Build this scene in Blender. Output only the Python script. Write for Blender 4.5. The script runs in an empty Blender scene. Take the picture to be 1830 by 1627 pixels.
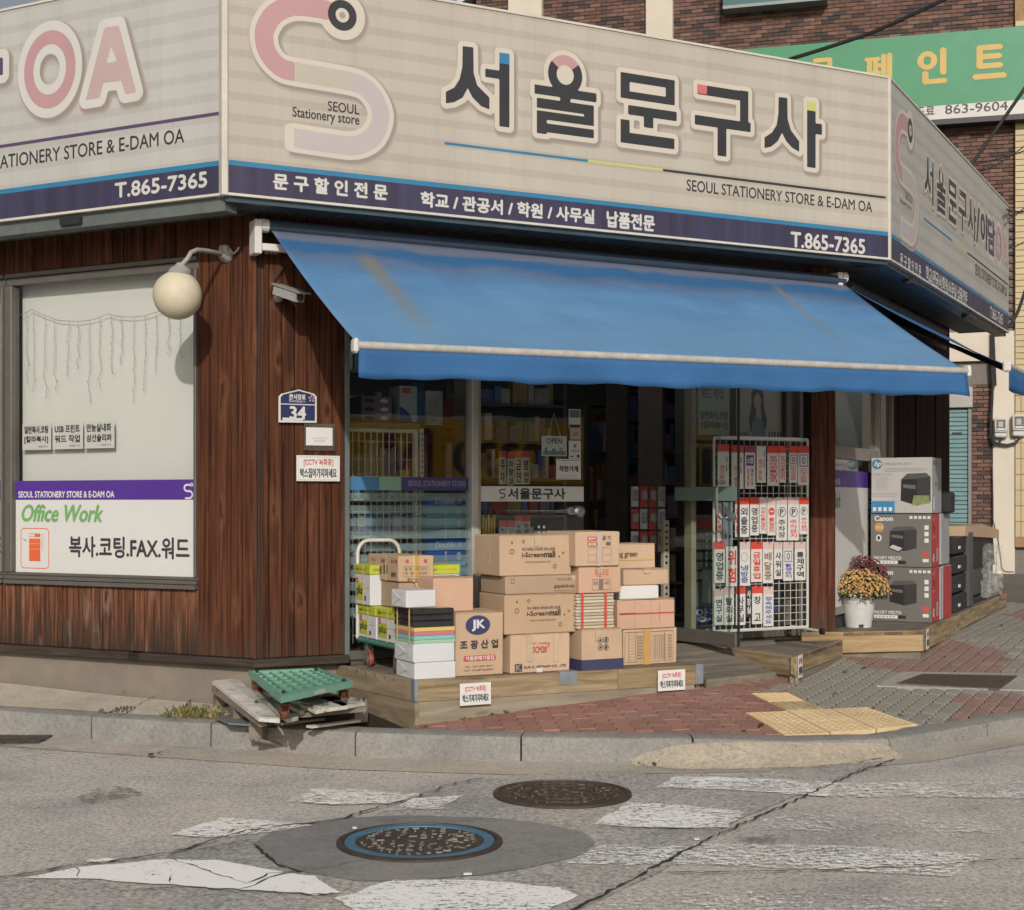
import bpy, math, random
import numpy as np
from mathutils import Matrix, Vector
random.seed(7)
SC = bpy.context.scene
COL = SC.collection
# ---------------------------------------------------------------- camera, sky, sun, exposure
FPX, CX, CY, EYE = 2650.0, 915.0, 897.0, 1.55
cam = bpy.data.cameras.new('camera'); camo = bpy.data.objects.new('camera', cam); COL.objects.link(camo)
cam.sensor_width = 36; cam.lens = FPX / 1830 * 36; cam.shift_y = (CY - 813.5) / 1830
cam.clip_start = .1; cam.clip_end = 3000
camo.location = (0, 0, EYE); camo.rotation_euler = (math.pi / 2, 0, 0)
SC.camera = camo
SUN_EL, SUN_AZ = math.radians(25.5), math.radians(-3)   # travel direction of the light, seen from above
world = bpy.data.worlds.new('World'); SC.world = world; world.use_nodes = True
nt = world.node_tree; bg = nt.nodes['Background']
sky = nt.nodes.new('ShaderNodeTexSky'); sky.sky_type = 'NISHITA'; sky.sun_disc = False
sky.sun_elevation = SUN_EL; sky.sun_rotation = math.pi + SUN_AZ
sky.air_density = 1.0; sky.dust_density = 5; sky.ozone_density = 1.0
hz = nt.nodes.new('ShaderNodeHueSaturation'); hz.inputs['Saturation'].default_value = .5   # hazy autumn sky
nt.links.new(sky.outputs[0], hz.inputs['Color']); nt.links.new(hz.outputs[0], bg.inputs[0]); bg.inputs[1].default_value = .085
sun = bpy.data.lights.new('sun', 'SUN'); sun.energy = 3.15; sun.angle = math.radians(.7); sun.color = (1, .955, .885)
suno = bpy.data.objects.new('sun', sun); COL.objects.link(suno)
suno.rotation_euler = Vector((math.sin(SUN_AZ) * math.cos(SUN_EL), math.cos(SUN_AZ) * math.cos(SUN_EL), -math.sin(SUN_EL))).to_track_quat('-Z', 'Y').to_euler()
vs = SC.view_settings; vs.view_transform = 'Standard'; vs.look = 'None'; vs.exposure = -.02; vs.gamma = 1; vs.use_curve_mapping = False
SC.cycles.transparent_max_bounces = 24; SC.cycles.max_bounces = 8
# ---------------------------------------------------------------- frames and pixel-to-place helpers
class Frame:
    """A vertical plane in plan: x runs along it (left to right seen from outside), y goes inward, z is up."""
    def __init__(s, o, deg):
        s.o = o; s.t = math.radians(deg); s.c, s.n = math.cos(s.t), math.sin(s.t)
        s.M = Matrix.Translation((o[0], o[1], 0)) @ Matrix.Rotation(s.t, 4, 'Z')
    def w(s, x, y, z=0): return Vector((s.o[0] + s.c * x - s.n * y, s.o[1] + s.n * x + s.c * y, z))
    def l(s, X, Y): dx, dy = X - s.o[0], Y - s.o[1]; return (s.c * dx + s.n * dy, -s.n * dx + s.c * dy)
    def hit(s, px, py, y=0):
        k = (px - CX) / FPX
        A, B = s.o[0] - s.n * y, s.o[1] + s.c * y
        x = (k * B - A) / (s.c - k * s.n); Y = B + s.n * x
        return x, EYE - (py - CY) / FPX * Y
    def atz(s, px, py, z):
        Y = (EYE - z) * FPX / (py - CY); return s.l((px - CX) / FPX * Y, Y)
    def sub(s, x, y, deg=0): p = s.w(x, y); return Frame((p.x, p.y), math.degrees(s.t) + deg)
W0 = Frame((0, 0), 0)
FW = Frame((-1.70, 9.80), 27.6)     # shop front
LW = Frame((-1.70, 9.80), -27.5)    # shop wall along the side street
RW = Frame((2.615, 12.055), 62.5)   # shop wall round the other corner
SF = Frame((-1.80, 9.35), 27.6); SL = Frame((-1.80, 9.35), -27.5); SR = Frame((3.02, 11.87), 62.5)
BW = Frame((7.95, 24.2), -16)       # brick building
def proj(p): return CX + FPX * p[0] / p[1], CY - FPX * (p[2] - EYE) / p[1]
def inpoly(p, poly):
    x, y = p; r = False; j = len(poly) - 1
    for i in range(len(poly)):
        xi, yi = poly[i]; xj, yj = poly[j]
        if (yi > y) != (yj > y) and x < (xj - xi) * (y - yi) / (yj - yi) + xi: r = not r
        j = i
    return r
# ---------------------------------------------------------------- mesh builder
_tc = {}
def text_geo(body):
    if body in _tc: return _tc[body]
    c = bpy.data.curves.new('t', 'FONT'); c.body = body; c.size = 1; c.resolution_u = 3
    o = bpy.data.objects.new('t', c); m = o.to_mesh()
    v = [(q.co.x, q.co.y) for q in m.vertices]; f = [tuple(p.vertices) for p in m.polygons]
    o.to_mesh_clear(); bpy.data.objects.remove(o); bpy.data.curves.remove(c)
    xs = [a for a, b in v]; ys = [b for a, b in v]
    _tc[body] = (v, f, min(xs), max(xs), min(ys), max(ys)); return _tc[body]
class MB:
    def __init__(s): s.v = []; s.f = []; s.m = []
    def add(s, v, f, m=0):
        n = len(s.v); s.v += [tuple(p) for p in v]; s.f += [tuple(i + n for i in q) for q in f]; s.m += [m] * len(f); return s
    def box(s, x0, x1, y0, y1, z0, z1, m=0, b=0):
        if x0 > x1: x0, x1 = x1, x0
        if y0 > y1: y0, y1 = y1, y0
        if z0 > z1: z0, z1 = z1, z0
        if b <= 0:
            v = [(x, y, z) for z in (z0, z1) for y in (y0, y1) for x in (x0, x1)]
            return s.add(v, [(0, 2, 3, 1), (4, 5, 7, 6), (0, 1, 5, 4), (2, 6, 7, 3), (0, 4, 6, 2), (1, 3, 7, 5)], m)
        lo, hi = (x0, y0, z0), (x1, y1, z1); b = min(b, *(.45 * (hi[i] - lo[i]) for i in range(3)))
        v = []; ix = {}
        for sx in (0, 1):
            for sy in (0, 1):
                for sz in (0, 1):
                    sg = (sx, sy, sz); c = [hi[i] if sg[i] else lo[i] for i in range(3)]
                    for a in range(3):
                        p = list(c)
                        for i in range(3):
                            if i != a: p[i] += -b if sg[i] else b
                        ix[sg + (a,)] = len(v); v.append(tuple(p))
        f = []
        for a in range(3):
            u, w = (a + 1) % 3, (a + 2) % 3
            for sd in (0, 1):
                q = []
                for (i, j) in ((0, 0), (1, 0), (1, 1), (0, 1)):
                    g = [0, 0, 0]; g[a] = sd; g[u] = i; g[w] = j; q.append(ix[tuple(g) + (a,)])
                f.append(tuple(q) if sd else tuple(q[::-1]))
        for a in range(3):
            u, w = (a + 1) % 3, (a + 2) % 3
            for i in (0, 1):
                for j in (0, 1):
                    g0 = [0, 0, 0]; g1 = [0, 0, 0]; g1[a] = 1
                    for g in (g0, g1): g[u] = i; g[w] = j
                    q = (ix[tuple(g0) + (u,)], ix[tuple(g1) + (u,)], ix[tuple(g1) + (w,)], ix[tuple(g0) + (w,)])
                    f.append(q if (i + j) % 2 else q[::-1])
        for sx in (0, 1):
            for sy in (0, 1):
                for sz in (0, 1):
                    q = tuple(ix[(sx, sy, sz, a)] for a in range(3)); f.append(q if (sx + sy + sz) % 2 else q[::-1])
        return s.add(v, f, m)
    def poly(s, pts, m=0): return s.add(pts, [tuple(range(len(pts)))], m)
    def prism(s, pts, d, m=0, mside=None):
        """pts: ring of 3D points, d: extrusion vector (away from the visible face)"""
        n = len(pts); d = Vector(d); q = [tuple(Vector(p) + d) for p in pts]
        s.add(list(pts) + q, [tuple(range(n)), tuple(range(2 * n - 1, n - 1, -1))], m)
        k = len(s.v) - 2 * n
        for i in range(n):
            j = (i + 1) % n; s.f.append((k + i, k + n + i, k + n + j, k + j)); s.m.append(m if mside is None else mside)
        return s
    def tube(s, pts, r, n=8, m=0, caps=True):
        pts = [Vector(p) for p in pts]; R = r if isinstance(r, (list, tuple)) else [r] * len(pts); rings = []; k = len(s.v); up = None
        for i, p in enumerate(pts):
            t = (pts[min(i + 1, len(pts) - 1)] - pts[max(i - 1, 0)]).normalized()
            if up is None: up = t.orthogonal().normalized()
            up = (up - t * up.dot(t)).normalized(); sd = t.cross(up)
            s.v += [tuple(p + (up * math.cos(a) + sd * math.sin(a)) * R[i]) for a in (2 * math.pi * j / n for j in range(n))]
        for i in range(len(pts) - 1):
            for j in range(n):
                a = k + i * n; jj = (j + 1) % n; s.f.append((a + j, a + jj, a + n + jj, a + n + j)); s.m.append(m)
        if caps:
            s.f.append(tuple(k + j for j in range(n))[::-1]); e = k + (len(pts) - 1) * n; s.f.append(tuple(e + j for j in range(n))); s.m += [m, m]
        return s
    def lathe(s, prof, c, n=24, m=0, ax='z', sc=(1, 1)):
        k = len(s.v)
        for (r, h) in prof:
            for j in range(n):
                a = 2 * math.pi * j / n; u, w = r * math.cos(a) * sc[0], r * math.sin(a) * sc[1]
                p = (u, w, h) if ax == 'z' else ((u, -h, w) if ax == 'y' else (h, u, w))
                s.v.append((c[0] + p[0], c[1] + p[1], c[2] + p[2]))
        for i in range(len(prof) - 1):
            for j in range(n):
                jj = (j + 1) % n; a = k + i * n; s.f.append((a + j, a + jj, a + n + jj, a + n + j)); s.m.append(m)
        s.f.append(tuple(k + j for j in range(n))[::-1]); e = k + (len(prof) - 1) * n; s.f.append(tuple(e + j for j in range(n))); s.m += [m, m]
        return s
    def ball(s, c, r, nu=20, nv=12, m=0):
        return s.lathe([(max(r * math.sin(math.pi * i / nv), 1e-4), -r * math.cos(math.pi * i / nv)) for i in range(nv + 1)], c, nu, m)
    def rect(s, x0, z0, x1, z1, y, m=0): return s.add([(x0, y, z0), (x1, y, z0), (x1, y, z1), (x0, y, z1)], [(0, 1, 2, 3)], m)
    def disc(s, x, z, rx, rz, y, m=0, n=24): return s.poly([(x + rx * math.cos(2 * math.pi * i / n), y, z + rz * math.sin(2 * math.pi * i / n)) for i in range(n)], m)
    def ring(s, x, z, rx, rz, t, y, m=0, n=28):
        for i in range(n):
            a, b = 2 * math.pi * i / n, 2 * math.pi * (i + 1) / n
            s.poly([(x + (rx - t) * math.cos(a), y, z + (rz - t) * math.sin(a)), (x + rx * math.cos(a), y, z + rz * math.sin(a)), (x + rx * math.cos(b), y, z + rz * math.sin(b)), (x + (rx - t) * math.cos(b), y, z + (rz - t) * math.sin(b))], m)
        return s
    def text(s, body, x0, z0, x1, z1, y, m=0, bold=0, slant=0):
        v, f, a, b, c, d = text_geo(body); kx = (x1 - x0) / max(b - a, 1e-6); kz = (z1 - z0) / max(d - c, 1e-6); h = abs(z1 - z0)
        sh = [(0, 0)] if not bold else [(-bold, 0), (bold, 0), (0, bold), (0, -bold)] if bold < .05 else [(-bold, 0), (bold, 0), (0, bold * .8), (0, -bold * .8), (-bold * .5, bold * .4), (bold * .5, -bold * .4)]
        for i, (du, dv) in enumerate(sh):
            s.add([(x0 + (p - a) * kx + du * h + slant * (q - c) * kz, y - i * .00012, z0 + (q - c) * kz + dv * h) for p, q in v], f, m)
        return s
    def ptext(s, fr, body, bl, tr, y, m=0, bold=0, slant=0):
        x0, z0 = fr.hit(*bl, y); x1, z1 = fr.hit(*tr, y); return s.text(body, x0, z0, x1, z1, y, m, bold, slant)
    def prect(s, fr, bl, tr, y, m=0): x0, z0 = fr.hit(*bl, y); x1, z1 = fr.hit(*tr, y); return s.rect(x0, z0, x1, z1, y, m)
    def vtext(s, body, xc, ztop, zbot, w, y, m=0, bold=.03):
        n = len(body); h = (ztop - zbot) / n
        for i, ch in enumerate(body):
            if ch != ' ': s.text(ch, xc - w / 2, ztop - (i + .92) * h, xc + w / 2, ztop - (i + .08) * h, y, m, bold)
        return s
    def mesh(s, name, mats, off=None, smooth=False):
        me = bpy.data.meshes.new(name)
        v = s.v if off is None else [(a - off[0], b - off[1], c - off[2]) for a, b, c in s.v]
        me.from_pydata(v, [], s.f)
        for q in (mats if isinstance(mats, (list, tuple)) else [mats]): me.materials.append(q)
        me.polygons.foreach_set('material_index', s.m)
        me.update()
        if smooth: me.shade_smooth(); me.set_sharp_from_angle(angle=.75)
        return me
MW = {}
def tag(o, label=None, cat=None, group=None, kind=None):
    if label: o['label'] = label
    if cat: o['category'] = cat
    if group: o['group'] = group
    if kind: o['kind'] = kind
    return o
def thing(name, label, cat, fr, base, group=None, kind=None):
    o = bpy.data.objects.new(name, None); COL.objects.link(o); o.empty_display_size = .1
    M = fr.M @ Matrix.Translation(base); o.matrix_basis = M; MW[o] = M
    return tag(o, label, cat, group, kind)
def part(parent, name, mb, mats, fr, label=None, kind=None, smooth=False):
    o = bpy.data.objects.new(name, mb.mesh(name, mats, smooth=smooth)); COL.objects.link(o); o.parent = parent
    o.matrix_basis = MW[parent].inverted() @ fr.M; MW[o] = fr.M.copy(); return tag(o, label, None, None, kind)
def piece(parent, name, me, M):
    o = bpy.data.objects.new(name, me); COL.objects.link(o); o.parent = parent
    o.matrix_basis = MW[parent].inverted() @ M; MW[o] = M; return o
def solo(name, label, cat, fr, base, mb, mats, group=None, kind=None, smooth=False):
    o = bpy.data.objects.new(name, mb.mesh(name, mats, base, smooth)); COL.objects.link(o)
    M = fr.M @ Matrix.Translation(base); o.matrix_basis = M; MW[o] = M
    return tag(o, label, cat, group, kind)
# ---------------------------------------------------------------- signed-distance prints (flat graphics)
def sd_poly(X, Z, pts):
    d = np.full(X.shape, 1e9); s = np.ones(X.shape); n = len(pts); j = n - 1
    for i in range(n):
        ax, az = pts[i]; bx, bz = pts[j]; ex, ez = bx - ax, bz - az; wx, wz = X - ax, Z - az
        t = np.clip((wx * ex + wz * ez) / (ex * ex + ez * ez + 1e-12), 0, 1)
        d = np.minimum(d, (wx - ex * t) ** 2 + (wz - ez * t) ** 2)
        c1 = Z >= az; c2 = Z < bz; c3 = ex * wz > ez * wx
        s = np.where((c1 & c2 & c3) | (~c1 & ~c2 & ~c3), -s, s); j = i
    return s * np.sqrt(d)
def sd_line(X, Z, pts, r):
    d = np.full(X.shape, 1e9)
    for (ax, az), (bx, bz) in zip(pts, pts[1:]):
        ex, ez = bx - ax, bz - az; wx, wz = X - ax, Z - az
        t = np.clip((wx * ex + wz * ez) / (ex * ex + ez * ez + 1e-12), 0, 1)
        d = np.minimum(d, (wx - ex * t) ** 2 + (wz - ez * t) ** 2)
    return np.sqrt(d) - r
def iso(mb, fn, x0, x1, z0, z1, step, level, y, m=0, shift=(0, 0)):
    xs = np.arange(x0, x1 + step, step); zs = np.arange(z0, z1 + step, step); X, Z = np.meshgrid(xs, zs)
    D = fn(X - shift[0], Z - shift[1]) - level; ins = D < 0
    for r in range(len(zs) - 1):
        a = ins[r].astype(int) + ins[r + 1]; cnt = a[:-1] + a[1:]; c = 0; n = len(cnt)
        if not cnt.any(): continue
        while c < n:
            if cnt[c] == 4:
                e = c
                while e + 1 < n and cnt[e + 1] == 4: e += 1
                mb.rect(xs[c], zs[r], xs[e + 1], zs[r + 1], y, m); c = e + 1; continue
            if cnt[c]:
                q = [(xs[c], zs[r], D[r, c]), (xs[c + 1], zs[r], D[r, c + 1]), (xs[c + 1], zs[r + 1], D[r + 1, c + 1]), (xs[c], zs[r + 1], D[r + 1, c])]
                out = []
                for i in range(4):
                    A, B = q[i], q[(i + 1) % 4]
                    if A[2] < 0: out.append((A[0], y, A[1]))
                    if (A[2] < 0) != (B[2] < 0):
                        t = A[2] / (A[2] - B[2]); out.append((A[0] + (B[0] - A[0]) * t, y, A[1] + (B[1] - A[1]) * t))
                if len(out) > 2: mb.poly(out, m)
            c += 1
    return mb
# ---------------------------------------------------------------- materials
def srgb(r, g, b):
    f = lambda u: (u / 255 / 12.92) if u / 255 <= .04045 else ((u / 255 + .055) / 1.055) ** 2.4
    return (f(r), f(g), f(b))
def nodes(name):
    m = bpy.data.materials.new(name); m.use_nodes = True; t = m.node_tree; return m, t, t.nodes['Principled BSDF'], t.links.new
def N(t, kind, **k):
    n = t.nodes.new(kind)
    for a, b in k.items():
        if a.startswith('i_'):
            n.inputs[int(a[2:])].default_value = b
        else: setattr(n, a, b)
    return n
def coords(t, L, scale, rnd=True, world=False):
    if world: src = N(t, 'ShaderNodeNewGeometry').outputs['Position']
    else: src = N(t, 'ShaderNodeTexCoord').outputs['Object']
    mp = N(t, 'ShaderNodeMapping'); mp.inputs['Scale'].default_value = scale; L(src, mp.inputs[0])
    if rnd and not world:
        oi = N(t, 'ShaderNodeObjectInfo'); mu = N(t, 'ShaderNodeMath', operation='MULTIPLY'); mu.inputs[1].default_value = 37.0
        L(oi.outputs['Random'], mu.inputs[0]); L(mu.outputs[0], mp.inputs['Location'])
    return mp.outputs[0]
def noise(t, L, co, sc, det=4, rough=.6, dist=0):
    n = N(t, 'ShaderNodeTexNoise'); n.inputs['Scale'].default_value = sc; n.inputs['Detail'].default_value = det; n.inputs['Roughness'].default_value = rough; n.inputs['Distortion'].default_value = dist
    L(co, n.inputs['Vector']); return n.outputs[0]
def ramp(t, L, fac, stops):
    r = N(t, 'ShaderNodeValToRGB'); e = r.color_ramp.elements
    while len(e) < len(stops): e.new(.5)
    for q, (p, c) in zip(e, stops): q.position = p; q.color = (*c[:3], 1) if len(c) >= 3 else (c[0],) * 3 + (1,)
    L(fac, r.inputs[0]); return r.outputs[0]
def mix(t, L, fac, a, b, mode='MIX'):
    m = N(t, 'ShaderNodeMix', data_type='RGBA', blend_type=mode)
    for i, q in ((0, fac), (6, a), (7, b)):
        if hasattr(q, 'links') or hasattr(q, 'is_linked'): L(q, m.inputs[i])
        elif i == 0: m.inputs[0].default_value = q
        else: m.inputs[i].default_value = (*q[:3], 1)
    return m.outputs[2]
def bump(t, L, h, bs, st=.3, dist=.01):
    b = N(t, 'ShaderNodeBump'); b.inputs['Strength'].default_value = st; b.inputs['Distance'].default_value = dist; L(h, b.inputs['Height']); L(b.outputs[0], bs.inputs['Normal'])
def sc3(c, k): return tuple(min(1, max(0, q * k)) for q in c[:3])
_pm = {}
def pm(col, rough=.6, var=.12, scale=6, stretch=(1, 1, 1), metal=0, bmp=0, bsc=80, isl=0, spec=.4, name='paint'):
    """plain surface: colour with soft mottling, dust and fine relief"""
    lum = sum(col[:3]) / 3; col = sc3(col, 1 - .2 * min(1, max(0, (lum - .08) / .22)))   # aged, dusty surfaces
    key = (tuple(col), rough, var, scale, stretch, metal, bmp, bsc, isl, spec, name)
    if key in _pm: return _pm[key]
    m, t, bs, L = nodes(name)
    co = coords(t, L, stretch)
    c = ramp(t, L, noise(t, L, co, scale, 5, .65), [(.28, sc3(col, 1 - var)), (.72, sc3(col, 1 + var))])
    if isl:
        g = N(t, 'ShaderNodeNewGeometry'); c = mix(t, L, 1, c, ramp(t, L, g.outputs['Random Per Island'], [(0, (1 - isl,) * 3), (1, (1 + 0 * isl,) * 3)]), 'MULTIPLY')
    L(c, bs.inputs['Base Color'])
    r = N(t, 'ShaderNodeMapRange'); r.inputs[3].default_value = max(.02, rough - .12); r.inputs[4].default_value = min(1, rough + .12)
    L(noise(t, L, co, scale * 3, 3), r.inputs[0]); L(r.outputs[0], bs.inputs['Roughness'])
    bs.inputs['Metallic'].default_value = metal; bs.inputs['Specular IOR Level'].default_value = spec
    if bmp: bump(t, L, noise(t, L, co, bsc, 4, .6), bs, bmp, .004)
    _pm[key] = m; return m
def wood(name, stops, along=2, grain=18, rough=.75, wear=None, knots=True):
    m, t, bs, L = nodes(name)
    st = [grain] * 3; st[along] = 1.1
    co = coords(t, L, tuple(st)); n1 = noise(t, L, co, 1.6, 6, .62, .5)
    c = ramp(t, L, n1, [(p, q) for p, q in stops])
    oi = N(t, 'ShaderNodeObjectInfo')
    c = mix(t, L, 1, c, ramp(t, L, oi.outputs['Random'], [(0, (.70,) * 3), (.5, (.92,) * 3), (1, (1.0, .98, .95))]), 'MULTIPLY')
    if knots:
        s2 = [9.0] * 3; s2[along] = 3.4; v = N(t, 'ShaderNodeTexVoronoi'); v.inputs['Scale'].default_value = .62; cv_ = coords(t, L, tuple(s2)); nv_ = N(t, 'ShaderNodeTexNoise'); nv_.inputs['Scale'].default_value = 1.7; L(cv_, nv_.inputs['Vector']); va = N(t, 'ShaderNodeVectorMath', operation='MULTIPLY_ADD'); L(nv_.outputs[1], va.inputs[0]); va.inputs[1].default_value = (.55, .55, .55); L(cv_, va.inputs[2]); L(va.outputs[0], v.inputs['Vector'])
        k = ramp(t, L, v.outputs['Distance'], [(.03, (.25,)), (.14, (1,))]); k2 = ramp(t, L, v.outputs['Distance'], [(.10, (0,)), (.18, (.24,)), (.34, (0,))]); c = mix(t, L, k2, c, stops[-1][1]); c = mix(t, L, k, sc3(stops[0][1], .5), c)
    if wear:
        lo, hi, wc = wear; g = N(t, 'ShaderNodeNewGeometry'); sx = N(t, 'ShaderNodeSeparateXYZ'); L(g.outputs['Position'], sx.inputs[0])
        s3 = [14.0] * 3; s3[2] = 1.3; nz = noise(t, L, coords(t, L, tuple(s3), world=True), 1.2, 6, .7)
        ma = N(t, 'ShaderNodeMath', operation='MULTIPLY_ADD'); ma.inputs[1].default_value = -1.5; L(nz, ma.inputs[0]); ma.inputs[2].default_value = .75
        ad = N(t, 'ShaderNodeMath', operation='ADD'); L(sx.outputs[2], ad.inputs[0]); L(ma.outputs[0], ad.inputs[1])
        mr = N(t, 'ShaderNodeMapRange'); mr.inputs[1].default_value = lo; mr.inputs[2].default_value = hi; mr.inputs[3].default_value = .9; mr.inputs[4].default_value = 0; L(ad.outputs[0], mr.inputs[0])
        c = mix(t, L, mr.outputs[0], c, wc)
    L(c, bs.inputs['Base Color']); bs.inputs['Roughness'].default_value = rough; bs.inputs['Specular IOR Level'].default_value = .14
    bump(t, L, n1, bs, .35, .004); return m
def glassy(name, tint=(.9, .95, .95), frost=0, fcol=(.5, .6, .6), ior=1.5):
    m = bpy.data.materials.new(name); m.use_nodes = True; t = m.node_tree; L = t.links.new; t.nodes.remove(t.nodes['Principled BSDF'])
    tr = N(t, 'ShaderNodeBsdfTransparent'); tr.inputs[0].default_value = (*tint, 1); gl = N(t, 'ShaderNodeBsdfGlossy'); gl.inputs['Roughness'].default_value = .015; gl.inputs[0].default_value = (.8, .8, .8, 1)
    base = tr.outputs[0]
    if frost:
        df = N(t, 'ShaderNodeBsdfDiffuse'); df.inputs[0].default_value = (*fcol, 1); mx = N(t, 'ShaderNodeMixShader'); mx.inputs[0].default_value = frost; L(tr.outputs[0], mx.inputs[1]); L(df.outputs[0], mx.inputs[2]); base = mx.outputs[0]
    fr = N(t, 'ShaderNodeFresnel'); gm = N(t, 'ShaderNodeNewGeometry'); io = N(t, 'ShaderNodeMapRange'); io.inputs[3].default_value = ior; io.inputs[4].default_value = 1 / ior; L(gm.outputs['Backfacing'], io.inputs[0]); L(io.outputs[0], fr.inputs[0])
    ms = N(t, 'ShaderNodeMixShader'); L(fr.outputs[0], ms.inputs[0]); L(base, ms.inputs[1]); L(gl.outputs[0], ms.inputs[2])
    L(ms.outputs[0], t.nodes['Material Output'].inputs[0]); return m
ALU = pm((.115, .104, .092), .45, .12, 5, metal=.3, name='bronze aluminium')
ALUW = pm((.50, .49, .46), .4, .1, 5, metal=.3, name='pale aluminium')
WHITE = pm((.62, .60, .56), .5, .06, 4, name='white paint')
PAPER = pm((.66, .65, .63), .6, .04, 3, name='white print')
BLACK = pm((.018, .018, .02), .45, .2, 8, name='black plastic')
INK = pm((.03, .03, .035), .6, .1, 9, name='black ink')
RED = pm((.52, .055, .035), .55, .1, 5, name='red ink')
NAVY = pm((.036, .033, .064), .4, .28, 1.6, stretch=(7, 1, .12), name='navy print')
STEEL = pm((.42, .43, .43), .3, .1, 6, metal=.8, name='steel')
GALV = pm((.30, .34, .37), .45, .2, 14, metal=.5, name='galvanised steel')
GLASS = glassy('clear glass', (.95, .955, .945)); FROST = glassy('frosted film', (.82, .88, .88), .40, (.22, .30, .30))
REDWOOD = wood('stained cladding', [(.25, (.016, .0058, .0035)), (.42, (.048, .0165, .0088)), (.56, (.080, .029, .0145)), (.68, (.115, .044, .021)), (.82, (.20, .095, .050))], grain=30, wear=(.30, .72, (.050, .036, .027)))
WORNWOOD = wood('weathered cladding', [(.24, (.014, .006, .0045)), (.40, (.070, .026, .015)), (.55, (.15, .062, .034)), (.66, (.20, .10, .060)), (.78, (.40, .30, .23))], grain=26, wear=(.50, .86, (.028, .022, .017)))
DARKWOOD = wood('dark timber', [(.25, (.035, .027, .022)), (.55, (.075, .06, .05)), (.8, (.14, .12, .10))], along=0, knots=False)
DECK = wood('deck timber front', [(.22, (.075, .052, .030)), (.45, (.21, .155, .092)), (.6, (.29, .22, .135)), (.8, (.40, .32, .22))], along=0, grain=20)
DECKTOP = wood('deck timber worn', [(.2, (.10, .085, .068)), (.5, (.17, .148, .12)), (.8, (.25, .22, .185))], along=0, grain=14)
CARD = [pm(sc3(c, 1.04), .8, .07, 4, bmp=.12, bsc=40, spec=.15, name='cardboard') for c in ((.475, .335, .225), (.51, .365, .25), (.445, .31, .20), (.52, .335, .235), (.37, .27, .19))]
TAPE = pm((.50, .30, .09), .3, .1, 5, name='brown tape'); CTAPE = pm((.50, .39, .27), .2, .1, 9, name='clear tape')
PRINT = pm((.11, .07, .045), .7, .1, 9, name='brown print')
# ================================================================ ground
CURB = [(-420, 1292), (-200, 1299), (0, 1311), (163, 1323), (377, 1337), (635, 1354), (930, 1363), (1235, 1366), (1420, 1363), (1590, 1350), (1830, 1307), (2150, 1262)]
CF = [W0.atz(px, py, 0) for px, py in CURB] + [(9.5, 14.2), (22, 24)]
CF = [(-30, CF[0][1] + 9)] + CF
_cx, _cy = np.array([p[0] for p in CF]), np.array([p[1] for p in CF])
def dcurb(X, Y):
    X, Y = np.asarray(X, float), np.asarray(Y, float); d = np.full(X.shape, 1e9)
    for i in range(len(CF) - 1):
        ax, ay = CF[i]; ex, ey = CF[i + 1][0] - ax, CF[i + 1][1] - ay
        t = np.clip(((X - ax) * ex + (Y - ay) * ey) / (ex * ex + ey * ey), 0, 1); d = np.minimum(d, np.hypot(X - ax - ex * t, Y - ay - ey * t))
    return np.where(Y > np.interp(X, _cx, _cy), d, -d)
CW = .19
def zc(X): return np.interp(X, [1.1, 2.4], [.145, .09])
def gz(X, Y):
    d = np.maximum(0, dcurb(X, Y) - CW); return zc(X) + .115 * np.minimum(d, 2.1) + .012 * np.maximum(0, d - 2.1)
def ghit(px, py):
    z = .2
    for _ in range(30):
        Y = (EYE - z) * FPX / (py - CY); X = (px - CX) / FPX * Y; z = .5 * z + .5 * float(gz(X, Y))
    return Vector((X, Y, z))
def gframe(X, Y, deg, dz=0):
    e = .05; gx = (float(gz(X + e, Y)) - float(gz(X - e, Y))) / (2 * e); gy = (float(gz(X, Y + e)) - float(gz(X, Y - e))) / (2 * e)
    n = Vector((-gx, -gy, 1)).normalized(); a = math.radians(deg); u = Vector((math.cos(a), math.sin(a), 0)); u = (u - n * u.dot(n)).normalized(); v = n.cross(u)
    M = Matrix((u, v, n)).transposed().to_4x4(); M.translation = Vector((X, Y, float(gz(X, Y)) + dz)); return M
def asphalt(name, base, amp, tint=None):
    m, t, bs, L = nodes(name); P = N(t, 'ShaderNodeNewGeometry').outputs['Position']
    n1 = noise(t, L, P, 62, 4, .8); n2 = noise(t, L, P, 1.1, 6, .6, .4); n3 = noise(t, L, P, 7, 5, .7); n4 = noise(t, L, P, 36, 4, .75)
    c = ramp(t, L, n1, [(.30, sc3(base, 1 - amp)), (.5, base), (.72, sc3(base, 1 + amp * 1.3))])
    c = mix(t, L, 1, c, ramp(t, L, n4, [(.34, (1 - amp * 1.2,) * 3), (.5, (1, 1, 1)), (.66, (1 + amp * .5,) * 3)]), 'MULTIPLY')
    c = mix(t, L, 1, c, ramp(t, L, n2, [(.3, (.74, .75, .78)), (.5, (1, 1, 1)), (.72, (1.16, 1.12, 1.06))]), 'MULTIPLY')
    c = mix(t, L, 1, c, ramp(t, L, n3, [(.25, (.86, .86, .87)), (.6, (1.04, 1.03, 1.02))]), 'MULTIPLY')
    L(c, bs.inputs['Base Color']); bs.inputs['Roughness'].default_value = .9; bs.inputs['Specular IOR Level'].default_value = .2
    bump(t, L, n1, bs, .7, .012); return m
ASPH = asphalt('old tarmac', (.47, .445, .41), .38)
ASPH2 = asphalt('grey tarmac', (.385, .372, .35), .42)
PATCH = asphalt('smooth patch', (.235, .231, .223), .14)
GUT = asphalt('gutter concrete', (.42, .385, .33), .16)
CONC = asphalt('cement path', (.42, .375, .31), .13)
CONCG = asphalt('grey cement', (.30, .285, .26), .15)
MORT = asphalt('mortar', (.40, .345, .27), .22)
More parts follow.
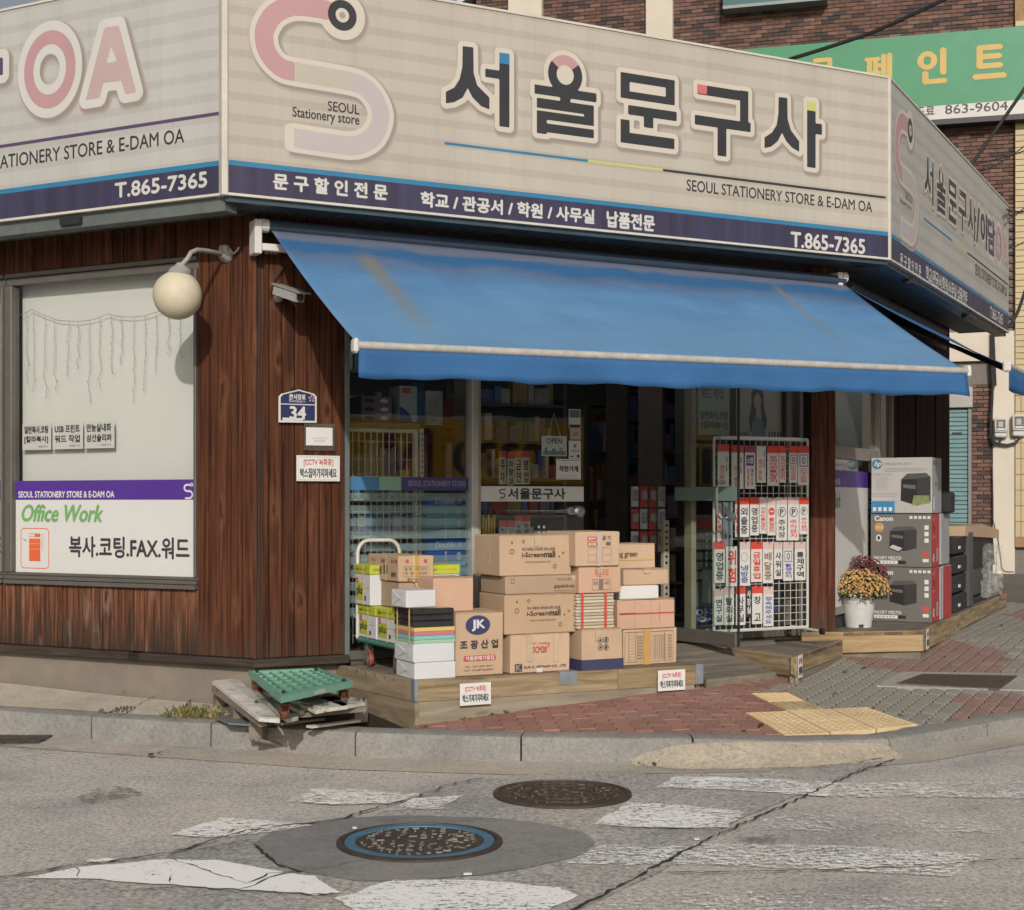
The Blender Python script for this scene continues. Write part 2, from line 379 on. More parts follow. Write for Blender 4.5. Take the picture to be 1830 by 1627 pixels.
def sheet(name, pts, mat, z=.004, parent=None, kind='structure', fr=W0):
    mb = MB(); mb.poly([(x, y, z) for x, y in pts])
    if parent is None: o = solo(name, None, None, fr, (0, 0, 0), mb, mat); o['kind'] = kind; return o
    return part(parent, name, mb, mat, fr, kind=kind)
G = lambda px, py: tuple(W0.atz(px, py, 0))
road = MB().poly([(-400, -60, 0), (400, -60, 0), (400, 700, 0), (-400, 700, 0)])
# the road is cut to a sheet in front of the kerb line; beyond it the pavement sheet takes over
road = MB()
for i in range(len(CF) - 1):
    (ax, ay), (bx, by) = CF[i], CF[i + 1]
    road.add([(ax, -80, 0), (bx, -80, 0), (bx, by + .03, 0), (ax, ay + .03, 0)], [(0, 1, 2, 3)])
road.add([(-300, -80, 0), (CF[0][0], -80, 0), CF[0] + (0,), (-300, CF[0][1], 0)], [(0, 1, 2, 3)])
road.add([(CF[-1][0], -80, 0), (300, -80, 0), (300, 24, 0), CF[-1] + (0,)], [(0, 1, 2, 3)])
tag(solo('road', None, None, W0, (0, 0, 0), road, ASPH), kind='structure')
# gutter strip
CFn = []
for i, (x, y) in enumerate(CF):
    a = CF[max(i - 1, 0)]; b = CF[min(i + 1, len(CF) - 1)]; ex, ey = b[0] - a[0], b[1] - a[1]; l = math.hypot(ex, ey); CFn.append((-ey / l, ex / l))
g = MB()
for i in range(1, len(CF) - 1):
    j = i + 1; wi = .42 if i < 8 else .30; wj = .42 if j < 8 else .30
    q = [(CF[i][0] - CFn[i][0] * wi, CF[i][1] - CFn[i][1] * wi, .004), (CF[j][0] - CFn[j][0] * wj, CF[j][1] - CFn[j][1] * wj, .004), (CF[j][0] + CFn[j][0] * .04, CF[j][1] + CFn[j][1] * .04, .005), (CF[i][0] + CFn[i][0] * .04, CF[i][1] + CFn[i][1] * .04, .005)]
    g.add(q, [(0, 1, 2, 3)])
tag(solo('gutter', None, None, W0, (0, 0, 0), g, GUT), kind='structure')
def smooth(pts, k=3, jit=0):
    out = []; n = len(pts)
    for i in range(n):
        a, b = Vector(pts[i]), Vector(pts[(i + 1) % n])
        for j in range(k): p = a.lerp(b, j / k); out.append((p.x + random.uniform(-jit, jit), p.y + random.uniform(-jit, jit)))
    return out
# repaired tarmac
sheet('tarmac_patch', smooth([G(*p) for p in ((-260, 1640), (-120, 1600), (0, 1568), (150, 1540), (300, 1533), (310, 1520), (430, 1498), (520, 1478), (640, 1470), (750, 1428), (868, 1394), (1000, 1382), (1120, 1384), (1300, 1388), (1560, 1366), (1320, 1466), (1180, 1560), (1000, 1650), (900, 1760), (-200, 1760))], 4, .012), ASPH2, .006)
e = [(452, 1512), (500, 1482), (600, 1466), (720, 1461), (860, 1464), (960, 1474), (1040, 1490), (1066, 1508), (1040, 1532), (960, 1552), (860, 1568), (760, 1577), (640, 1579), (540, 1562), (480, 1540)]
sheet('tarmac_patch', smooth([G(*p) for p in e], 4, .006), PATCH, .010)
# worn crossing paint
def paint_mat():
    m, t, bs, L = nodes('worn road paint'); P = N(t, 'ShaderNodeNewGeometry').outputs['Position']
    mp = N(t, 'ShaderNodeMapping'); mp.inputs['Scale'].default_value = (1, 2.4, 1); mp.inputs['Rotation'].default_value = (0, 0, .15); L(P, mp.inputs[0])
    a = noise(t, L, mp.outputs[0], 20, 8, .78, .6); b = noise(t, L, P, 1.6, 3, .5); c = noise(t, L, P, 60, 4, .8)
    m1 = N(t, 'ShaderNodeMath', operation='MULTIPLY_ADD'); L(b, m1.inputs[0]); m1.inputs[1].default_value = .25; L(a, m1.inputs[2])
    m2 = N(t, 'ShaderNodeMath', operation='MULTIPLY_ADD'); L(c, m2.inputs[0]); m2.inputs[1].default_value = .55; L(m1.outputs[0], m2.inputs[2])
    at = N(t, 'ShaderNodeAttribute', attribute_name='wear'); m3 = N(t, 'ShaderNodeMath', operation='SUBTRACT'); L(m2.outputs[0], m3.inputs[0]); L(at.outputs['Fac'], m3.inputs[1])
    f = ramp(t, L, m3.outputs[0], [(.485, (0,)), (.515, (1,))])
    bs.inputs['Base Color'].default_value = (.78, .77, .74, 1); bs.inputs['Roughness'].default_value = .8; bump(t, L, c, bs, .3, .004)
    tr = N(t, 'ShaderNodeBsdfTransparent'); ms = N(t, 'ShaderNodeMixShader'); L(f, ms.inputs[0]); L(tr.outputs[0], ms.inputs[1]); L(bs.outputs[0], ms.inputs[2]); L(ms.outputs[0], t.nodes['Material Output'].inputs[0]); return m
PAINT = paint_mat()
def stripe(pts, wear):
    mb = MB(); mb.poly([(x, y, .014) for x, y in smooth([G(*p) for p in pts], 5, .012)])
    o = solo('road_marking', None, None, W0, (0, 0, 0), mb, PAINT); o['kind'] = 'structure'
    at = o.data.attributes.new('wear', 'FLOAT', 'POINT'); at.data.foreach_set('value', [wear * .5 + .175] * len(o.data.vertices))
for pts, wv in (([(1175, 1412), (1205, 1391), (1300, 1394), (1490, 1402), (1500, 1404), (1480, 1428), (1300, 1416)], .40), ([(1500, 1405), (1830, 1400), (1900, 1404), (1890, 1432), (1700, 1430), (1482, 1428)], .56),
        ([(1062, 1478), (1125, 1438), (1230, 1444), (1330, 1456), (1300, 1484), (1180, 1486)], .40), ([(1330, 1460), (1815, 1460), (1790, 1494), (1500, 1490), (1320, 1486)], .62),
        ([(1010, 1550), (1080, 1514), (1160, 1517), (1230, 1518), (1180, 1550), (1120, 1552)], .47), ([(1195, 1548), (1240, 1513), (1500, 1516), (1760, 1532), (1700, 1572), (1400, 1556)], .47),
        ([(600, 1612), (700, 1578), (860, 1580), (1000, 1592), (1035, 1606), (960, 1640), (640, 1640)], .34), ([(1040, 1640), (1120, 1590), (1400, 1600), (1700, 1612), (1700, 1660), (1050, 1665)], .60),
        ([(510, 1436), (560, 1414), (640, 1416), (760, 1424), (700, 1440), (600, 1443)], .47), ([(690, 1452), (740, 1432), (825, 1426), (790, 1450)], .42),
        ([(300, 1497), (400, 1466), (470, 1470), (560, 1480), (470, 1494), (380, 1502)], .42), ([(48, 1575), (140, 1555), (300, 1541), (400, 1544), (480, 1560), (560, 1572), (610, 1600), (560, 1606), (430, 1596), (340, 1590), (180, 1578)], .20), ([(150, 1545), (185, 1539), (225, 1541), (190, 1546)], .3)):
    stripe(pts, wv)
CRK = pm((.028, .022, .017), .95, .4, 40, name='crack dirt')
def crack(pts, w=.012, z=.017, hit=None):
    P = [Vector(G(*p)) if hit is None else hit(*p).xy for p in pts]; q = []
    for a, b in zip(P, P[1:]):
        k = max(2, int((b - a).length / .035)); nrm = Vector((-(b - a).y, (b - a).x)).normalized()
        for j in range(k): q.append(a.lerp(b, j / k) + nrm * random.uniform(-.013, .013))
    q.append(P[-1]); mb = MB(); k = len(q)
    for i, p in enumerate(q):
        t = (q[min(i + 1, k - 1)] - q[max(i - 1, 0)]).normalized(); n = Vector((-t.y, t.x)); h = w * random.uniform(.10, .62) * (.25 if i in (0, k - 1) else 1)
        zz = z if hit is None else float(gz(p.x, p.y)) + z
        mb.v += [(p.x - n.x * h, p.y - n.y * h, zz), (p.x + n.x * h, p.y + n.y * h, zz)]
    for i in range(k - 1): mb.f.append((2 * i, 2 * i + 2, 2 * i + 3, 2 * i + 1)); mb.m.append(0)
    o = solo('road_crack', None, None, W0, (0, 0, 0), mb, CRK); o['kind'] = 'structure'
for pts, w in (([(868, 1394), (800, 1408), (750, 1428), (672, 1450), (600, 1472), (520, 1480), (430, 1492), (345, 1520), (300, 1531), (200, 1545), (120, 1555), (0, 1576), (-80, 1590)], .016), ([(1600, 1361), (1540, 1382), (1480, 1408), (1400, 1446), (1300, 1490), (1230, 1524), (1160, 1560), (1100, 1595), (1040, 1625), (980, 1660)], .017),
        ([(1062, 1484), (1150, 1484), (1230, 1487), (1300, 1491)], .010), ([(1140, 1566), (1250, 1566), (1400, 1563), (1550, 1559), (1680, 1553), (1780, 1543), (1860, 1540)], .013),
        ([(300, 1533), (360, 1524), (450, 1506)], .009), ([(452, 1512), (470, 1530), (500, 1555), (540, 1566)], .014), ([(430, 1597), (480, 1576), (540, 1562), (480, 1568), (440, 1586)], .011), ([(300, 1540), (330, 1550), (400, 1572), (440, 1586)], .008), ([(200, 1600), (330, 1592), (520, 1604), (600, 1606)], .008),
        ([(135, 1556), (140, 1575)], .006), ([(308, 1570), (306, 1586)], .008), ([(0, 1340), (60, 1342), (110, 1341)], .012), ([(10, 1362), (60, 1354), (110, 1350)], .01), ([(200, 1352), (330, 1346), (345, 1342)], .008), ([(560, 1560), (640, 1545), (700, 1535)], .005),
        ([(1120, 1362), (1160, 1374), (1210, 1381), (1300, 1381), (1420, 1377), (1520, 1369), (1585, 1358)], .010)):
    crack(pts, w)
oil = MB()
for (px, py, rx, rz) in ((190, 1424, .15, .17), (1375, 1506, .12, .06), (30, 1330, .2, .12)):
    x, y = G(px, py); oil.poly([(x + rx * (1 + .25 * math.sin(3 * a + px)) * math.cos(a), y + rz * (1 + .3 * math.cos(2 * a + py)) * math.sin(a), .0195) for a in (2 * math.pi * i / 26 for i in range(26))])
def stain_mat():
    m, t, bs, L = nodes('oil stain'); P = N(t, 'ShaderNodeNewGeometry').outputs['Position']
    f = ramp(t, L, noise(t, L, P, 16, 6, .75), [(.46, (0,)), (.62, (.75,))]); bs.inputs['Base Color'].default_value = (.07, .07, .072, 1); bs.inputs['Roughness'].default_value = .8
    tr = N(t, 'ShaderNodeBsdfTransparent'); ms = N(t, 'ShaderNodeMixShader'); L(f, ms.inputs[0]); L(tr.outputs[0], ms.inputs[1]); L(bs.outputs[0], ms.inputs[2]); L(ms.outputs[0], t.nodes['Material Output'].inputs[0]); return m
tag(solo('oil_stain', None, None, W0, (0, 0, 0), oil, stain_mat()), kind='structure')
# ---- pavement sheet (bedding under the pavers, bare further off)
def gsheet(name, x0, x1, y0, y1, st, mat, dz, keep):
    xs = np.arange(x0, x1 + st / 2, st); ys = np.arange(y0, y1 + st / 2, st); X, Y = np.meshgrid(xs, ys); Z = gz(X, Y) + dz; K = keep(X, Y); mb = MB()
    mb.v = [tuple(map(float, p)) for p in zip(X.ravel(), Y.ravel(), Z.ravel())]; n = len(xs)
    for r in range(len(ys) - 1):
        for c in range(n - 1):
            if K[r, c] and K[r, c + 1] and K[r + 1, c] and K[r + 1, c + 1]: a = r * n + c; mb.f.append((a, a + 1, a + n + 1, a + n)); mb.m.append(0)
    return tag(solo(name, None, None, W0, (0, 0, 0), mb, mat, smooth=True), kind='structure')
BED = asphalt('joint sand', (.03, .024, .018), .3)
walk = gsheet('pavement', -7.5, 9.5, 8.6, 16, .08, BED, -.038, lambda X, Y: dcurb(X, Y) > .05)
gsheet('path', 2.5, 40, 15.2, 45, .6, asphalt('lane tarmac', (.15, .14, .13), .3), -.03, lambda X, Y: dcurb(X, Y) > .3)
# ---- kerb stones
kb = thing('kerb', None, None, W0, (0, 0, 0)); kb['kind'] = 'structure'
KERB = asphalt('kerb concrete', (.225, .220, .205), .17)
jx = [-200, -20, 163, 377, 635, 931, 1238, 1590, 1765, 1960, 2150]
def frontat(px):
    k = (px - CX) / FPX; i = 0
    for a, b in zip(CF, CF[1:]):
        fa, fb = a[0] - k * a[1], b[0] - k * b[1]
        if fa <= 0 < fb or fa < 0 <= fb: t = fa / (fa - fb); return Vector((a[0] + (b[0] - a[0]) * t, a[1] + (b[1] - a[1]) * t))
def nrm_at(p):
    e = .03; return Vector((float(dcurb(p.x + e, p.y + .05) - dcurb(p.x - e, p.y + .05)), float(dcurb(p.x, p.y + .05 + e) - dcurb(p.x, p.y + .05 - e)))).normalized()
for a, b in zip(jx, jx[1:]):
    k = max(2, int((b - a) / 45)); pts = [frontat(a + (b - a) * i / k) for i in range(k + 1)]
    pts[0] += (pts[1] - pts[0]).normalized() * .006; pts[-1] += (pts[-2] - pts[-1]).normalized() * .006
    mb = MB()
    for p in pts:
        n = nrm_at(p); h = float(zc(p.x)) + .010 + random.uniform(-.002, .002)
        for (o_, z_) in ((0, -.05), (.002, h - .022), (.007, h - .007), (.022, h), (CW - .006, h + .001), (CW, h - .03), (CW, -.05)): mb.v.append((p.x + n.x * o_, p.y + n.y * o_, z_))
    for i in range(k):
        for j in range(7): jj = (j + 1) % 7; mb.f.append((i * 7 + j, i * 7 + jj, i * 7 + 7 + jj, i * 7 + 7 + j)[::-1]); mb.m.append(0)
    mb.f.append(tuple(range(7))); mb.f.append(tuple(k * 7 + j for j in range(7))[::-1]); mb.m += [0, 0]
    part(kb, 'kerb_stone', mb, KERB, W0, smooth=True)
# mortar haunch against the kerb
mb = MB(); pxs = [1128, 1155, 1195, 1240, 1290, 1350, 1420, 1500, 1560, 1588]; ol = [.02, .10, .17, .195, .20, .20, .195, .19, .18, .12]; hh = [.02, .07, .105, .125, .13, .128, .118, .10, .085, .06]
for px, o_, h in zip(pxs, ol, hh):
    p = frontat(px); n = nrm_at(p); o_ += random.uniform(-.01, .01)
    mb.v += [(p.x - n.x * o_, p.y - n.y * o_, .005), (p.x - n.x * o_ * .8, p.y - n.y * o_ * .8, .014), (p.x - n.x * o_ * .35, p.y - n.y * o_ * .35, h * .62), (p.x + n.x * .008, p.y + n.y * .008, h)]
for i in range(len(pxs) - 1):
    for j in range(3): a = i * 4 + j; mb.f.append((a, a + 4, a + 5, a + 1)); mb.m.append(0)
part(kb, 'mortar_haunch', mb, MORT, W0, smooth=True)
# ---- cement path along the side wall, and the cement foot by the pallet
mb = MB(); st = 24; P0 = [LW.w(x, -.005) for x in np.linspace(.35, -7, st)]
for k_, p in enumerate(P0):
    n = nrm_at(Vector((p.x, float(np.interp(p.x, _cx, _cy))))); d = float(dcurb(p.x, p.y)) - CW + .004
    for q in range(5): X, Y = p.x - n.x * d * q / 4, p.y - n.y * d * q / 4; mb.v.append((X, Y, float(gz(X, Y)) + .006 + .006 * math.sin(3 * X + q)))
for i in range(st - 1):
    for j in range(4): a = i * 5 + j; mb.f.append((a, a + 1, a + 6, a + 5)[::-1]); mb.m.append(0)
tag(solo('cement_path', None, None, W0, (0, 0, 0), mb, CONC, smooth=True), kind='structure')
for pts in ([(345, 1252), (335, 1262), (350, 1285)], [(290, 1240), (250, 1262), (210, 1285)], [(385, 1245), (340, 1256), (310, 1290)]): crack(pts, .006, .016, ghit)
# ---- pavers
def paver_mesh(name, poly, mat):
    ins = [((x) * .985, (y) * .97, 0) for x, y in poly]; out = [(x, y, -.0035) for x, y in poly]; low = [(x, y, -.040) for x, y in poly]; n = len(poly); mb = MB()
    mb.add(ins + out + low, [tuple(range(n))] + [(n + i, n + (i + 1) % n, (i + 1) % n, i) for i in range(n)] + [(2 * n + i, 2 * n + (i + 1) % n, n + (i + 1) % n, n + i) for i in range(n)]); return mb.mesh(name, mat)
def paver_mat(name, c, v):
    m, t, bs, L = nodes(name); P = N(t, 'ShaderNodeNewGeometry').outputs['Position']
    a = ramp(t, L, noise(t, L, P, 60, 4, .7), [(.3, sc3(c, .82)), (.7, sc3(c, 1.15))]); oi = N(t, 'ShaderNodeObjectInfo')
    a = mix(t, L, 1, a, ramp(t, L, oi.outputs['Random'], [(0, (1 - v, 1 - v * .8, 1 - v * .7)), (1, (1.02, 1.05, 1.06))]), 'MULTIPLY')
    a = mix(t, L, ramp(t, L, noise(t, L, P, 4, 5, .7), [(.45, (0,)), (.75, (.55,))]), a, (.24, .205, .17))
    L(a, bs.inputs['Base Color']); bs.inputs['Roughness'].default_value = .85; bs.inputs['Specular IOR Level'].default_value = .2; bump(t, L, noise(t, L, P, 140, 3), bs, .4, .004); return m
RP = paver_mat('red paver', (.27, .135, .108), .2); GP = paver_mat('grey paver', (.255, .235, .20), .18); RP2 = paver_mat('dull red paver', (.25, .155, .128), .2)
a_, b_, e_, jn = .1125, .056, .013, .003
zz8 = [0, e_, 0, -e_]
zig = [(-a_ + jn + (2 * a_ - 2 * jn) * i / 8, -b_ + jn + zz8[i % 4]) for i in range(9)] + [(a_ - jn - (2 * a_ - 2 * jn) * i / 8, b_ - jn + zz8[(8 - i) % 4] - .001) for i in range(9)]
ME_R = paver_mesh('paver', zig, RP)
c2 = .023
def notched(hx, hy):
    return [(-hx + c2 * 1.5, -hy), (-c2 * 1.5, -hy), (0, -hy + c2 * .75), (c2 * 1.5, -hy), (hx - c2 * 1.5, -hy), (hx, -hy + c2 * .75), (hx, hy - c2 * .75), (hx - c2 * 1.5, hy), (c2 * 1.5, hy), (0, hy - c2 * .75), (-c2 * 1.5, hy), (-hx + c2 * 1.5, hy), (-hx, hy - c2 * .75), (-hx, -hy + c2 * .75)]
ME_G = paver_mesh('paver', notched(.0985, .0485), GP); ME_G2 = paver_mesh('paver', notched(.0985, .0485), RP2)
RZ = [(725, 1300), (760, 1284), (1000, 1250), (1225, 1222), (1400, 1180), (1440, 1190), (1400, 1245), (1430, 1262), (1385, 1282), (1450, 1325), (1440, 1345), (690, 1345)]
GZ = [(1420, 1215), (1440, 1190), (1520, 1150), (1655, 1140), (1800, 1060), (1960, 1010), (1960, 1310), (1560, 1345), (1620, 1300), (1555, 1275), (1470, 1275), (1405, 1246), (1365, 1242)]
MHF = [(1590, 1225), (1620, 1207), (1830, 1210), (1880, 1231), (1650, 1233)]
REDPX = ([(1490, 1165), (1585, 1201), (1795, 1207), (1800, 1168), (1690, 1140), (1640, 1165)], [(1690, 1300), (1718, 1242), (1835, 1238), (1835, 1300)], [(1790, 1100), (1840, 1080), (1840, 1110)])
nR = nG = 0; extra = MB(); extra2 = MB()
PV = Frame((-.6, 10.2), 98)
for r in range(-34, 8):
    for c in range(-12, 10):
        p = PV.w(c * .225 + (r % 2) * .1125, r * .1125, 0)
        if dcurb(p.x, p.y) < CW - .03: continue
        z = float(gz(p.x, p.y)); q = proj((p.x, p.y, z))
        if inpoly(q, RZ): M = gframe(p.x, p.y, 98 + random.uniform(-.8, .8), .002 + random.uniform(-.002, .003)); piece(walk, 'paver', ME_R, M); nR += 1
for r in range(-40, 40):
    for c in range(-6, 40):
        p = RW.w(-1.6 + c * .2 + (r % 2) * .1, -2.9 + r * .1, 0)
        d = float(dcurb(p.x, p.y))
        if d < CW - .03: continue
        z = float(gz(p.x, p.y)); q = proj((p.x, p.y, z))
        if inpoly(q, GZ) and not inpoly(q, MHF):
            red = any(inpoly(q, R) for R in REDPX); M = gframe(p.x, p.y, 62.5 + random.uniform(-.6, .6), .002 + random.uniform(-.002, .002))
            if nG + nR < 300 and q[1] > 1130 or nG + nR < 250: piece(walk, 'paver', ME_G2 if red else ME_G, M); nG += 1
            else:
                e2 = extra2 if red else extra; n = 14; ps = [M @ Vector((x * .985, y * .97, 0)) for x, y in notched(.0985, .0485)] + [M @ Vector((x, y, -.040)) for x, y in notched(.0985, .0485)]
                e2.add([tuple(v) for v in ps], [tuple(range(n))] + [(n + i, n + (i + 1) % n, (i + 1) % n, i) for i in range(n)])
if extra.v: part(walk, 'grey_pavers', extra, GP, W0, kind='stuff')
if extra2.v: part(walk, 'red_pavers', extra2, RP2, W0, kind='stuff')
print('pavers', nR, nG, len(extra.v) // 28)
# yellow tactile slabs
YEL = asphalt('yellow tactile concrete', (.66, .50, .29), .05); YEL2 = asphalt('dirty tactile concrete', (.42, .33, .20), .1)
T4 = lambda x, y: (1200 + x / 2.905, 1080 + y / 2.905)
rows = [[(380, 570), (597, 561), (826, 550), (1015, 540)], [(485, 627), (702, 614), (945, 602), (1150, 588)], [(585, 692), (825, 676), (1065, 656), (1283, 632)]]
quads = [([rows[r][c], rows[r][c + 1], rows[r + 1][c + 1], rows[r + 1][c]], 0) for r in range(2) for c in range(3)] + [([(410, 468), (605, 465), (690, 508), (505, 512)], 0), ([(507, 515), (692, 510), (800, 550), (592, 560)], 1)]
for q, kind in quads:
    P = [ghit(*T4(*p)) for p in q]; cen = sum(P, Vector()) / 4; P = [cen + (p - cen) * .965 for p in P]
    bl = lambda u, v: P[0].lerp(P[1], u).lerp(P[3].lerp(P[2], u), v)
    mb = MB(); top = [(p.x, p.y, p.z + .010) for p in P]; mb.prism(top[::-1], (0, 0, -.03))
    if kind == 0:
        for i in range(6):
            for j in range(6):
                c = bl((i + .5) / 6, (j + .5) / 6); mb.lathe([(.0165, .0050), (.010, .0092)], (c.x, c.y, c.z + .004), 8)
    else:
        for i in range(4):
            u = (i + .5) / 4; A = [bl(u - .08, .06), bl(u + .08, .06), bl(u + .08, .94), bl(u - .08, .94)]; mb.prism([(p.x, p.y, p.z + .015) for p in A][::-1], (0, 0, -.01))
    part(walk, 'tactile_slab', mb, YEL if kind == 0 else YEL2, W0)
# utility cover in its concrete frame
mb = MB(); fr = [ghit(*p) for p in ((1566, 1228), (1612, 1203), (1845, 1206), (1905, 1238))]
mb.prism([(p.x, p.y, p.z + .011) for p in fr], (0, 0, -.04))
part(walk, 'cover_frame', mb, CONCG, W0)
mb = MB(); cv = [ghit(*p) for p in ((1602, 1226), (1648, 1209), (1818, 1212), (1790, 1233), (1785, 1235))]
mb.prism([(p.x, p.y, p.z + .020) for p in cv], (0, 0, -.02)); t = thing('utility_cover', 'flat rectangular dark steel access cover in the paving', 'access cover', W0, cv[0])
part(t, 'plate', mb, pm((.075, .060, .052), .55, .2, 12, metal=.3, bmp=.3, bsc=120, name='cover steel'), W0)
for px in ((1641, 1217), (1784, 1221)):
    c = ghit(*px); part(t, 'lifting_slot', MB().box(c.x - .035, c.x + .035, c.y - .012, c.y + .012, c.z + .0205, c.z + .0225), BLACK, W0)
# ---- road manholes
IRON = pm((.060, .046, .040), .6, .3, 14, metal=.35, bmp=.4, bsc=50, name='rusty iron'); IRONL = pm((.19, .175, .15), .55, .45, 30, metal=.3, name='worn iron'); BLUEP = pm((.055, .145, .23), .6, .2, 12, name='blue paint')
def manhole(px, py, r, label, ring=None, seed=1):
    x, y = G(px, py); z0 = .012; R = random.Random(seed); t = thing('manhole_cover', label, 'manhole cover', W0, (x, y, 0))
    part(t, 'rim', MB().lathe([(r, z0 - .01), (r, z0 + .008), (r * .93, z0 + .012), (r * .92, z0 + .004)], (x, y, 0), 48), IRON, W0)
    rr = r * .92
    if ring: part(t, 'painted_ring', MB().lathe([(r * .905, z0), (r * .90, z0 + .009), (r * .78, z0 + .009), (r * .775, z0)], (x, y, 0), 48), ring, W0); rr = r * .77
    part(t, 'lid', MB().lathe([(rr, z0), (rr * .98, z0 + .006), (.001, z0 + .0065)], (x, y, 0), 40), IRON, W0)
    mb = MB(); k = 0
    for q in range(6):
        rad = rr * (.16 + .14 * q); n = int(5 + q * 6)
        for i in range(n):
            if R.random() < .25: continue
            a = 2 * math.pi * (i + .5 * (q % 2)) / n; d = a + (.8 if q % 2 else -.8) + R.uniform(-.9, .9); rad2 = rad + R.uniform(-.05, .05) * rr; cx_, cy_ = x + rad2 * math.cos(a), y + rad2 * math.sin(a); l, w = rr * R.uniform(.025, .065), rr * R.uniform(.010, .018)
            u = (math.cos(d) * l, math.sin(d) * l); v = (-math.sin(d) * w, math.cos(d) * w)
            mb.prism([(cx_ + sx * u[0] + sy * v[0], cy_ + sx * u[1] + sy * v[1], z0 + .0125) for sx, sy in ((-1, -1), (1, -1), (1, 1), (-1, 1))], (0, 0, -.007))
    part(t, 'tread_pattern', mb, IRONL if ring else pm((.11, .085, .072), .5, .3, 20, metal=.4, name='brown worn iron'), W0, kind='stuff')
    if not ring:
        for f in (.55, .8): part(t, 'raised_ring', MB().lathe([(rr * f, z0 + .004), (rr * f, z0 + .012), (rr * (f - .03), z0 + .012), (rr * (f - .03), z0 + .004)], (x, y, 0), 40), IRON, W0)
manhole(750, 1510, .375, 'round iron manhole cover with a blue painted ring on the smooth patch', BLUEP, 3)
manhole(1005, 1423, .365, 'plain rusty brown round manhole cover near the kerb', None, 5)
# storm drain at the kerb, far end
x, y = G(25, 1325); t = thing('storm_drain', 'dark slotted storm drain grate in the gutter', 'drain', W0, (x, y, 0)); mb = MB().box(x - .4, x + .2, y - .12, y + .16, -.05, .007)
part(t, 'pit', mb, BLACK, W0)
for i in range(6): part(t, 'bar', MB().box(x - .4, x + .2, y - .11 + i * .047, y - .085 + i * .047, .006, .018), IRON, W0)
# ================================================================ shop building
shop = thing('shop_building', 'single storey corner shop clad in red-brown stained boards with a glazed shopfront', 'shop', FW, (0, 0, 0))
XJ = FW.hit(617, 850)[0]; XP0 = FW.hit(1447, 900)[0]; XP1 = 4.875
XWR = LW.hit(353, 760)[0]; ZS, ZH = .955, 3.21
PL = pm((.185, .155, .125), .9, .14, 4, bmp=.3, bsc=30, name='rendered plinth')
DARK = pm((.03, .028, .026), .8, .2, 6, name='dark soffit'); INT = pm((.10, .10, .095), .8, .2, 3, name='interior wall')
mb = MB()
mb.box(-7, XWR, .025, .2, .465, ZS); mb.box(-7, XWR, .025, .2, ZH, 3.5); mb.box(XWR, .02, .025, .2, .465, 3.5)
part(shop, 'wall', mb, DARK, LW)
part(shop, 'wall', MB().box(.02, XJ - .01, .025, .12, .458, 3.5).box(XJ - .01, 4.87, .03, .2, 2.98, 3.5), DARK, FW)
part(shop, 'wall', MB().box(2.1, 4.75, .03, .2, .3, 3.5).box(.02, 2.1, .03, .2, 2.95, 3.5).box(.02, 2.1, .03, .2, .3, .62), DARK, RW)
part(shop, 'plinth', MB().box(-7, -.02, .03, .3, .1, .462), PL, LW); part(shop, 'plinth', MB().box(.0, 4.9, .06, .3, .1, .455), PL, FW)
ib = MB(); fl = [FW.w(.1, .2), RW.w(.1, .2), RW.w(4.7, .2), RW.w(4.7, 6), LW.w(-7, 4.5), LW.w(-7, .2)]
part(shop, 'floor', MB().prism([(p.x, p.y, .47) for p in fl], (0, 0, -.2)), pm((.11, .10, .09), .5, .2, 3, name='shop floor'), W0)
part(shop, 'ceiling', MB().prism([(p.x, p.y, 3.46) for p in fl], (0, 0, .05)), INT, W0)
mb = MB()
for a, b in zip(fl[1:], fl[2:]):
    if (a - b).length > .5: mb.add([(a.x, a.y, .4), (b.x, b.y, .4), (b.x, b.y, 3.5), (a.x, a.y, 3.5)], [(0, 1, 2, 3)])
part(shop, 'inner_wall', mb, INT, W0)
rf = [SL.w(-6.5, .12), SL.w(-.06, .12), SF.w(.06, .12), SF.w(5.36, .12), SR.w(.06, .12), SR.w(5.3, .12), SR.w(5.3, 6), SL.w(-6.5, 4)]
part(shop, 'roof', MB().prism([(p.x, p.y, 4.80) for p in rf], (0, 0, -1.28)), DARK, W0)
# cladding boards, each a piece
def plank_me(name, wd, h, mat): return MB().box(-wd / 2, wd / 2, 0, .022, 0, h, b=.004).mesh(name, mat)
def planks(fr, x0, x1, z0, z1, mat, w=.0935):
    n = max(1, round((x1 - x0) / w)); w = (x1 - x0) / n; me = plank_me('board', w - .0045, z1 - z0, mat)
    for i in range(n):
        M = fr.M @ Matrix.Translation((x0 + (i + .5) * w, random.uniform(-.006, .006), z0)); piece(shop, 'board', me, M)
planks(LW, XWR, -.012, .512, 3.47, REDWOOD); planks(FW, .012, XJ - .004, .512, 3.47, REDWOOD, .091)
planks(LW, XWR - 3.2, XWR, .512, ZS - .003, WORNWOOD); planks(LW, XWR - 3.2, XWR, ZH + .003, 3.47, REDWOOD)
part(shop, 'corner_post', MB().box(-.013, .014, -.012, .03, .512, 3.47), REDWOOD, Frame((-1.70, 9.80), 0))
BEAMW = wood('dark base beam', [(.25, (.022, .017, .014)), (.55, (.05, .038, .030)), (.8, (.10, .082, .068))], along=0, knots=False)
for a in (-5.2, -3.75, -2.35, -1.06): part(shop, 'base_beam', MB().box(a + .003, min(a + 1.4, .025), -.045, .03, .455, .51, b=.004), BEAMW, LW)
part(shop, 'base_beam', MB().box(-.022, XJ + .015, -.045, .03, .455, .51, b=.004), BEAMW, FW)
